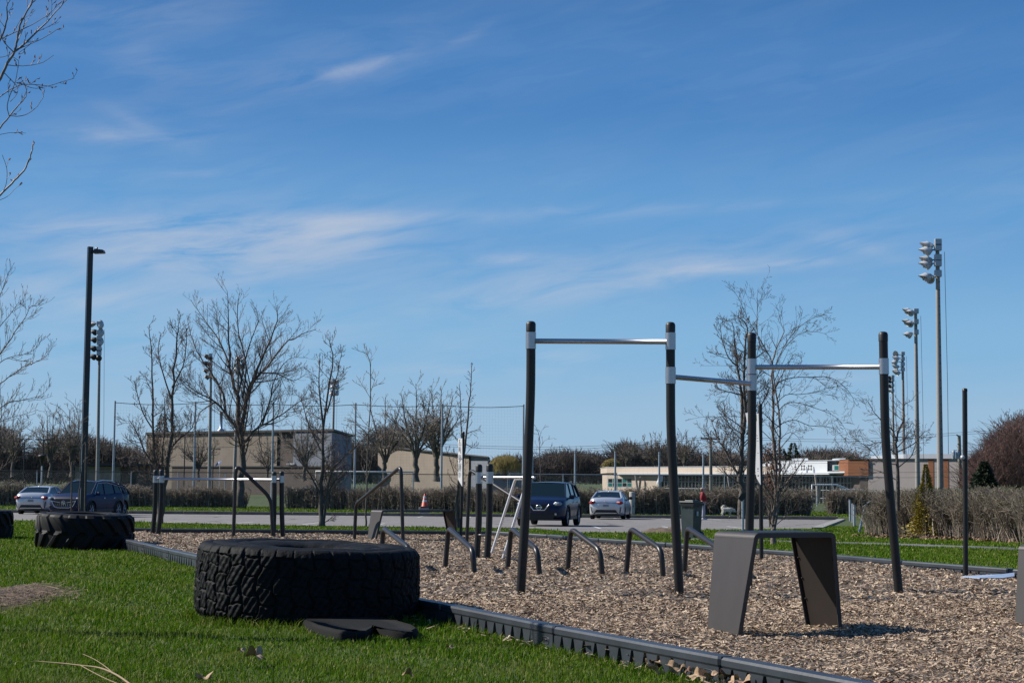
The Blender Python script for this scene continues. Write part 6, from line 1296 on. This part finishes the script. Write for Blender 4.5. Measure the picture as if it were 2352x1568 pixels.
        for dx in(1.02,-.12,-1.05): b.tube([(dx,s*(Wc/2-.006),.36),(dx,s*(Wc/2-.004),.60),(dx-.01,s*(Wc/2-.028),.92)],.004,4)
        b.build('door_gaps',m_trim,root)
        for a in(fa,ra):
            wl=empty('wheel',(a,s*(Wc/2-.105),Rw)); wl.parent=root; Mx=Matrix.Rotation(R(90*-s),3,'X')
            b=MB(); b.lathe([(Rw*.66,.09),(Rw*.72,.105),(Rw*.92,.10),(Rw,.07),(Rw,-.09),(Rw*.9,-.10)],36,m=Mx); t=b.build('wheel_tyre',m_tyr); t.parent=wl
            b=MB(); b.lathe([(Rw*.68,.088),(Rw*.62,.08),(Rw*.60,.03)],30,m=Mx)
            for q in range(5):
                an=q*2*math.pi/5+.3
                for off_ in(-.10,.10):
                    d0=Vector((math.cos(an),math.sin(an),0)); d1=Vector((math.cos(an+off_*1.6),math.sin(an+off_*1.6),0)); b.tube([Mx@(d0*.03+Vector((0,0,.075))),Mx@(d1*Rw*.63+Vector((0,0,.078)))],.017,5)
            b.lathe([(.001,.095),(.045,.09),(.05,.06)],14,m=Mx); t=b.build('rim',m_rim); t.parent=wl
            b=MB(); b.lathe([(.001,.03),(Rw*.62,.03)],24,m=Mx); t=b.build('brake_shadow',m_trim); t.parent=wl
    F=Lc/2
    def fp(name,poly,m,x=F+.006,th=.02,sgn=1):
        b=MB(); pl_=[(y,z) for y,z in poly]; b.prism(pl_,x-th,x+.004,lambda y,z,h:(h*1.0,y,z)); return b.build(name,m,root)
    def rp(name,poly,m,x=-Lc/2-.006,th=.02):
        b=MB(); b.prism(poly,x+th,x-.004,lambda y,z,h:(h,y,z)); return b.build(name,m,root)
    def bulge(name,c,sz,m,rz,rough=None):
        b=MB(); b.box((0,0,0),sz,bev=min(sz)*.45); o=b.build(name,m,root); o.location=c; o.rotation_euler=(0,0,rz); return o
    if kind=='suv':
        fp('grille',[(-.44,.80),(.44,.80),(.30,.56),(-.30,.56)],m_trim)
        b=MB(); b.tube([(F+.02,-.36,.80),(F+.03,-.20,.60),(F+.03,.20,.60),(F+.02,.36,.80)],.022,6); b.build('v_shaped_trim',m_chrome,root)
        b=MB(); ring=[(F+.045,.085*math.cos(t),.70+.085*math.sin(t)) for t in np.linspace(0,2*math.pi,21)]; b.tube(ring,.012,6,cap=False); b.box((F+.045,0,.70),(.012,.24,.035)); b.build('round_emblem',m_chrome,root)
        fp('lower_grille',[(-.60,.47),(.60,.47),(.50,.28),(-.50,.28)],m_trim); fp('bumper_line',[(-.68,.29),(.68,.29),(.62,.24),(-.62,.24)],m_trim,x=F+.02)
        for s in(-1,1):
            bulge('headlight',(F-.13,s*.66,.83),(.30,.26,.13),m_clear,s*R(-38)); b=MB(); b.lathe([(.001,.0),(.05,.0)],14,c=(F+.012,s*.60,.83),m=Matrix.Rotation(R(90),3,'Y')); b.lathe([(.001,.0),(.04,.0)],12,c=(F+.012,s*.60,.46),m=Matrix.Rotation(R(90),3,'Y')); b.build('lamp_lens',m_chrome,root)
        b=MB(); b.tube([(F-.55,-.55,1.0),(F-.1,-.38,.92)],.008,5); b.tube([(F-.55,.55,1.0),(F-.1,.38,.92)],.008,5); b.build('bonnet_creases',m_cblue2,root)
    if kind=='suv2':
        fp('grille',[(-.62,.78),(-.40,.84),(.40,.84),(.62,.78),(.48,.50),(.30,.44),(-.30,.44),(-.48,.50)],m_trim)
        b=MB(); b.tube([(F+.02,-.60,.76),(F+.03,-.46,.50),(F+.035,-.28,.44),(F+.035,.28,.44),(F+.03,.46,.50),(F+.02,.60,.76)],.014,6)
        b.tube([(F+.03,-.60,.74),(F+.035,-.16,.67)],.012,5); b.tube([(F+.03,.60,.74),(F+.035,.16,.67)],.012,5)
        for k in range(9): b.tube([(F+.022,-.44+.11*k,.50),(F+.022,-.40+.10*k,.62)],.006,4)
        b.build('grille_trim',m_chrome,root)
        b=MB(); ring=[(F+.045,.085*math.cos(t),.67+.085*math.sin(t)) for t in np.linspace(0,2*math.pi,21)]; b.tube(ring,.010,6,cap=False)
        for k in range(3): b.prism([(-.045+.035*k,.70-.015*k),(-.015+.035*k,.70-.015*k),(-.015+.035*k,.67-.015*k),(-.03+.035*k,.65-.015*k),(-.045+.035*k,.67-.015*k)],F+.03,F+.055,lambda y,z,h:(h,y,z))
        b.build('triple_shield_emblem',m_chrome,root)
        for s in(-1,1):
            bulge('headlight',(F-.14,s*.72,.86),(.34,.20,.085),m_clear,s*R(-40)); bulge('fog_light_surround',(F-.04,s*.66,.50),(.12,.18,.16),m_trim,s*R(-25))
            b=MB(); b.tube([(.3,s*.60,Hc-.02),(-.2,s*.61,Hc+.045),(-1.1,s*.60,Hc+.02),(-1.45,s*.60,Hc-.06)],.022,6); b.build('roof_rail',m_chrome if front else m_trim,root)
            b=MB(); b.tube([P(cab[4][0]-.25,1.02,s)+Vector((0,s*.03,0)),P(cab[3][0]-.03,cab[3][1]-.05,s)+Vector((0,s*.03,0)),P(cab[2][0]+.1,cab[2][1]-.05,s)+Vector((0,s*.03,0)),P(cab[1][0]-.05,cab[1][1]-.10,s)+Vector((0,s*.03,0)),P(cab[0][0]+.28,1.16,s)+Vector((0,s*.03,0))],.009,5); b.build('window_trim',m_chrome,root)
        fp('lower_grille',[(-.55,.38),(.55,.38),(.50,.30),(-.50,.30)],m_trim)
    if kind=='sedan':
        rp('bumper_insert',[(-.62,.30),(-.50,.50),(.50,.50),(.62,.30)],m_trim); rp('diffuser_trim',[(-.55,.33),(.55,.33),(.55,.355),(-.55,.355)],m_chrome,x=-F-.02)
        rp('plate_recess',[(-.40,.62),(-.34,.80),(.34,.80),(.40,.62)],m_csil,x=-F-.008); rp('license_plate',[(-.155,.645),(.155,.645),(.155,.79),(-.155,.79)],m_platew,x=-F-.014,th=.01)
        b=MB(); [b.prism([(-.125+.045*k,.685),(-.095+.045*k,.685),(-.095+.045*k,.745),(-.125+.045*k,.745)],-F-.016,-F-.021,lambda y,z,h:(h,y,z)) for k in range(6)]; b.build('plate_characters',m_ink,root)
        rp('boot_seam',[(-.60,.845),(.60,.845),(.60,.865),(-.60,.865)],m_trim,x=-F-.004)
        b=MB(); b.tube([(-F-.02,.06*math.cos(t),.925+.04*math.sin(t)) for t in np.linspace(0,2*math.pi,17)],.006,5,cap=False); b.tube([(-F-.02,.025*math.cos(t),.925+.038*math.sin(t)) for t in np.linspace(0,2*math.pi,13)],.005,5,cap=False); b.build('oval_emblem',m_chrome,root)
        for s in(-1,1):
            o=bulge('tail_light',(-F+.10,s*.66,.86),(.30,.40,.15),m_red,s*R(30))
            b=MB(); b.tube([(-F+.04,s*.76,.66),(-F+.02,s*.73,.48),(-F+.03,s*.70,.36)],.022,6); b.build('bumper_vent',m_trim,root)
        b=MB(); b.lathe([(.03,0),(.012,.05),(.001,.06)],8,c=(-1.05,0,1.39)); b.build('roof_antenna',m_csil,root)
        if front: MB().box((-1.62,.42,1.19),(.02,.12,.05),m=None).build('window_sticker',m_platew,root)
    return root
def place(label,cx,cy,hx,hy,kind,p,z=None,front=None): return car(label,(cx,cy,(lot_z(cy) if z is None else z)),math.atan2(hy,hx),kind,p,front)
place('dark blue compact crossover facing the camera behind the first pull-up post',1.44,64.85,-.19,-.98,'suv',m_cblue)
place('silver sedan seen from behind, parked right of the blue crossover',5.17,90.35,.16,.985,'sedan',m_csil,front=True)
place('silver sedan seen from behind at the far left, beside the navy crossover',-24.35,91.3,.03,1,'sedan',m_csil)
place('navy crossover with chrome grille facing the camera behind the lamp post',-19.43,80.3,-.25,-.97,'suv2',m_cblue2,front=True)
place('near-black crossover with roof rails mostly hidden behind the navy one',-20.75,87.3,-.27,-.96,'suv2',m_cblk)
# ------------------------------------------------ person and dog
def skin(name,joints,edges,m,parent,sub=2,flat=None):
    keys=list(joints); me=bpy.data.meshes.new(name); me.from_pydata([joints[k][0] for k in keys],[(keys.index(a),keys.index(b_)) for a,b_ in edges],[]); me.materials.append(m)
    o=bpy.data.objects.new(name,me); col.objects.link(o); o.parent=parent
    md=o.modifiers.new('s','SKIN'); md.use_smooth_shade=True; me.skin_vertices
    for i,k in enumerate(keys):
        r=joints[k][1]; me.skin_vertices[0].data[i].radius=r if hasattr(r,'__len__') else (r,r)
    me.skin_vertices[0].data[0].use_root=True
    sb=o.modifiers.new('d','SUBSURF'); sb.levels=sub; sb.render_levels=sub
    return o
def add_skin_layer(o): pass
_orig=skin
def skin(name,joints,edges,m,parent,sub=2):
    keys=list(joints); me=bpy.data.meshes.new(name); me.from_pydata([joints[k][0] for k in keys],[(keys.index(a),keys.index(b_)) for a,b_ in edges],[]); me.materials.append(m)
    o=bpy.data.objects.new(name,me); col.objects.link(o); o.parent=parent
    md=o.modifiers.new('s','SKIN'); md.use_smooth_shade=True
    if not me.skin_vertices: me.attributes
    for i,k in enumerate(keys):
        r=joints[k][1]; d=me.skin_vertices[0].data[i]; d.radius=tuple(r) if hasattr(r,'__len__') else (r,r); d.use_root=(i==0)
    sb=o.modifiers.new('d','SUBSURF'); sb.levels=sub; sb.render_levels=sub
    return o
m_skin=mat('skin',(.52,.32,.24),.6); m_jack=mat('red_jacket',(.33,.012,.022),.8,var=(.24,.008,.016),vscale=9,bump=.3,bscale=12); m_trou=mat('pale_trousers',(.42,.44,.52),.8,var=(.36,.38,.46),vscale=6,bump=.3,bscale=10); m_hair=mat('brown_hair',(.22,.12,.07),.7,var=(.32,.19,.11),vscale=30)
pz=lot_z(89.5); pe=empty('person',(wx(1616,89.5),89.5,pz),0,'person in a red jacket, pale trousers and white visor standing by the kerb, facing right','person')
H=1.0
J={'pelvis':((0,0,.93),(.12,.14)),'waist':((.015,0,1.06),(.12,.13)),'chest':((.0,0,1.25),(.13,.155)),'neck':((.01,0,1.42),(.055,.055)),'jaw':((.035,0,1.50),(.062,.06)),'head':((.03,0,1.58),(.092,.075)),'crown':((.02,0,1.64),(.06,.055)),
 'hl':((-.0,-.09,.86),(.095,.085)),'kl':((.03,-.10,.48),(.058,.055)),'al':((-.01,-.10,.09),(.042,.042)),'tl':((.13,-.11,.035),(.035,.045)),'hr':((.0,.09,.86),(.095,.085)),'kr':((.06,.10,.48),(.058,.055)),'ar':((.05,.10,.09),(.042,.042)),'tr':((.19,.10,.035),(.035,.045)),
 'sl':((-.03,-.185,1.34),(.055,.055)),'el':((-.10,-.24,1.08),(.042,.042)),'wl':((.08,-.20,.92),(.028,.03)),'pl':((.15,-.18,.90),(.034,.02)),'sr':((-.03,.185,1.34),(.055,.055)),'er':((-.08,.24,1.08),(.042,.042)),'wr':((.12,.16,.98),(.028,.03)),'pr':((.19,.12,.98),(.034,.02))}
Ed=[('pelvis','waist'),('waist','chest'),('chest','neck'),('neck','jaw'),('jaw','head'),('head','crown'),('pelvis','hl'),('hl','kl'),('kl','al'),('al','tl'),('pelvis','hr'),('hr','kr'),('kr','ar'),('ar','tr'),('chest','sl'),('sl','el'),('el','wl'),('wl','pl'),('chest','sr'),('sr','er'),('er','wr'),('wr','pr')]
for hnd,(wx0,wy0,wz0,sg) in {'l':(.15,-.18,.90,-1),'r':(.19,.12,.98,1)}.items():
    for f in range(4):
        y=wy0+(f-1.5)*.018; J[f'{hnd}f{f}a']=((wx0+.03,y,wz0-.01),.009); J[f'{hnd}f{f}b']=((wx0+.06+.005*(f in(1,2)),y,wz0-.03),.008); J[f'{hnd}f{f}c']=((wx0+.055,y,wz0-.055),.007)
        Ed+=[('p'+hnd,f'{hnd}f{f}a'),(f'{hnd}f{f}a',f'{hnd}f{f}b'),(f'{hnd}f{f}b',f'{hnd}f{f}c')]
    J[f'{hnd}ta']=((wx0+.005,wy0-sg*.04,wz0),.011); J[f'{hnd}tb']=((wx0+.035,wy0-sg*.055,wz0-.015),.009); Ed+=[('p'+hnd,f'{hnd}ta'),(f'{hnd}ta',f'{hnd}tb')]
skin('person_body',J,Ed,m_skin,pe)
jk={'pelvis':((.0,0,.92),(.165,.19)),'belly':((.035,0,1.03),(.185,.185)),'waist':((.03,0,1.12),(.165,.175)),'chest':((-.005,0,1.27),(.155,.185)),'neck':((-.01,0,1.43),(.075,.075)),'sl':((-.03,-.19,1.34),(.078,.075)),'el':((-.11,-.25,1.08),(.062,.062)),'wl':((.06,-.21,.935),(.048,.048)),'sr':((-.03,.19,1.34),(.078,.075)),'er':((-.09,.25,1.08),(.062,.062)),'wr':((.10,.17,.98),(.048,.048))}
skin('jacket',jk,[('pelvis','belly'),('belly','waist'),('waist','chest'),('chest','neck'),('chest','sl'),('sl','el'),('el','wl'),('chest','sr'),('sr','er'),('er','wr')],m_jack,pe)
tj={'pelvis':((-.02,0,.90),(.14,.16)),'hl':((-.01,-.09,.80),(.115,.10)),'kl':((.02,-.10,.47),(.082,.075)),'al':((-.015,-.10,.10),(.066,.062)),'hr':((.0,.09,.80),(.115,.10)),'kr':((.06,.10,.47),(.082,.075)),'ar':((.045,.10,.10),(.066,.062))}
skin('trousers',tj,[('pelvis','hl'),('hl','kl'),('kl','al'),('pelvis','hr'),('hr','kr'),('kr','ar')],m_trou,pe)
for s,x in((-1,.03),(1,.09)):
    b=MB(); vs=[];
    for z,g in((0,1),(.04,1.03),(.075,.8),(.10,.45)):
        for k in range(14): a=2*math.pi*k/14; vs.append((x+.135*math.cos(a)*g-.03*(1-g),s*.10+.05*math.sin(a)*g,z))
    b.add(vs,[(r*14+i,r*14+(i+1)%14,(r+1)*14+(i+1)%14,(r+1)*14+i) for r in range(3) for i in range(14)]+[tuple(range(13,-1,-1)),tuple(range(42,56))],True); b.build('shoe',m_white,pe)
b=MB(); vs=[]
hj={'a':((-.0,0,1.615),(.10,.098)),'b':((-.05,0,1.57),(.085,.095)),'c':((-.075,0,1.49),(.055,.08)),'d':((-.07,0,1.44),(.03,.05))}
skin('hair',hj,[('a','b'),('b','c'),('c','d')],m_hair,pe)
b=MB(); b.prism([(.06+.13*math.cos(t),.085*math.sin(t)) for t in np.linspace(-math.pi/2,math.pi/2,12)],1.615,1.622,lambda a,c_,h:(a,c_,h-(a-.06)*.25)); b.lathe([(.118,1.60),(.120,1.64)],20,c=(.0,0,0)); b.build('visor',m_white,pe)
b=MB(); b.lathe([(.001,.02),(.012,.012),(.016,0)],8,c=(.118,0,1.555),m=Matrix.Rotation(R(90),3,'Y')); b.build('nose',m_skin,pe)
b=MB(); [b.box((.112,s*.03,1.575),(.012,.018,.009)) for s in(-1,1)]; b.box((.108,0,1.515),(.012,.04,.007)); b.build('eyes_and_mouth',mat('face_dark',(.12,.05,.04),.6),pe)
b=MB(); [b.lathe([(.001,.01),(.018,.006),(.022,0)],8,c=(.02,s*.078,1.56),m=Matrix.Rotation(R(-90*s),3,'X')) for s in(-1,1)]; b.build('ears',m_skin,pe)
Yd=97.6; m_fur=mat('white_fur',(.72,.68,.60),.9,var=(.62,.58,.50),vscale=12,bump=.8,bscale=40)
dg=empty('dog',(wx(1673,Yd),Yd,-.79),R(-8),'fluffy white dog standing on the grass by the kerb with its head lowered','dog')
D={'chest':((.10,0,.36),(.155,.13)),'mid':((-.08,0,.37),(.14,.12)),'hip':((-.25,0,.38),(.145,.125)),'neck':((.24,0,.36),(.12,.11)),'head':((.35,0,.30),(.105,.10)),'muz':((.44,0,.25),(.05,.045)),'nose':((.48,0,.235),(.028,.028)),
 'tail1':((-.33,0,.47),(.07,.07)),'tail2':((-.26,.02,.56),(.075,.07)),'tail3':((-.14,.04,.56),(.06,.06)),
 'fl1':((.13,-.09,.24),(.06,.05)),'fl2':((.14,-.09,.12),(.036,.034)),'fl3':((.13,-.09,.03),(.036,.034)),'fl4':((.17,-.09,.02),(.028,.03)),'fr1':((.08,.09,.24),(.06,.05)),'fr2':((.06,.09,.12),(.036,.034)),'fr3':((.06,.09,.03),(.036,.034)),'fr4':((.10,.09,.02),(.028,.03)),
 'hl1':((-.20,-.09,.25),(.085,.06)),'hl2':((-.29,-.09,.15),(.042,.036)),'hl3':((-.26,-.09,.03),(.036,.034)),'hl4':((-.22,-.09,.02),(.028,.03)),'hr1':((-.27,.09,.25),(.085,.06)),'hr2':((-.35,.09,.15),(.042,.036)),'hr3':((-.33,.09,.03),(.036,.034)),'hr4':((-.29,.09,.02),(.028,.03))}
De=[('chest','mid'),('mid','hip'),('chest','neck'),('neck','head'),('head','muz'),('muz','nose'),('hip','tail1'),('tail1','tail2'),('tail2','tail3'),('chest','fl1'),('fl1','fl2'),('fl2','fl3'),('fl3','fl4'),('chest','fr1'),('fr1','fr2'),('fr2','fr3'),('fr3','fr4'),('hip','hl1'),('hl1','hl2'),('hl2','hl3'),('hl3','hl4'),('hip','hr1'),('hr1','hr2'),('hr2','hr3'),('hr3','hr4')]
skin('dog_body',D,De,m_fur,dg)
rr=random.Random(9); V=[]
for nm,(c,r_) in D.items():
    if nm[0] in 'fh' and nm[-1] in '34' : continue
    if nm in('muz','nose'): continue
    for k in range(int(900*r_[0])):
        d=rvec(rr); p=Vector(c)+Vector((d.x*r_[0],d.y*r_[1],d.z*r_[0]))*.96; l=rr.uniform(.02,.05); dd=(d+Vector((-.6,0,-.5))*.7).normalized()*l; s=rvec(rr)*.006; V+=[p-s,p+s,p+dd+s*.3,p+dd-s*.3]
npmesh('fur',[tuple(v) for v in V],[np.arange(len(V)).reshape(-1,4)],m_fur,dg)
b=MB(); b.lathe([(.001,.014),(.018,.006),(.02,-.01)],8,c=(.505,0,.235),m=Matrix.Rotation(R(90),3,'Y')); [b.lathe([(.001,.008),(.010,.0)],6,c=(.435,s*.05,.31),m=Matrix.Rotation(R(70),3,'Y')) for s in(-1,1)]; b.build('nose_and_eyes',m_black,dg)
for s in(-1,1): b=MB(); b.prism([(.28,.36),(.30,.43),(.36,.37)],s*.05,s*.09,lambda a,z,h:(a,h,z)); b.build('ear',m_fur,dg)
b=MB(); b.tube([(.19+.11*math.cos(t)*.35,.118*math.cos(t),.37+.135*math.sin(t)) for t in np.linspace(0,2*math.pi,17)],.012,5,cap=False); b.build('harness',m_lampd,dg)
a=Vector((pe.location.x+.20,89.5,pz+.92)); c=Vector((dg.location.x+.15,Yd,-.79+.48)); pts=[a.lerp(c,t)+Vector((0,0,-.25*math.sin(math.pi*t))) for t in np.linspace(0,1,9)]
o=MB().tube(pts,.006,4).build('leash',m_lampd); prop(o,'thin dark leash between the person in red and the white dog','leash')
# clods of bare earth by the bin
n=900; X=rng.normal(4.9,.5,n); Y=rng.normal(52.6,.9,n); V=[];
m_earth=mat('bare_earth',(.10,.065,.045),.95,var=(.17,.12,.085),vscale=9,bump=.5)
xs_=np.linspace(-1,1,24); X_,Y_=np.meshgrid(xs_,xs_); r2_=X_**2+Y_**2; Zh=.16*np.clip(1-r2_,0,1)*(1+.35*np.sin(X_*9)*np.cos(Y_*7)+.2*np.sin(X_*21+Y_*17)); c=Vector((4.75,53,lz(53)))
ii,jj=np.meshgrid(np.arange(23),np.arange(23),indexing='ij'); q=ii*24+jj
o=npmesh('dirt_pile',np.stack([c.x+X_*.95,c.y+Y_*1.6,c.z-.03+Zh],-1).reshape(-1,3),[np.stack([q,q+1,q+25,q+24],-1).reshape(-1,4)],m_earth,smooth=True); prop(o,kind='structure')
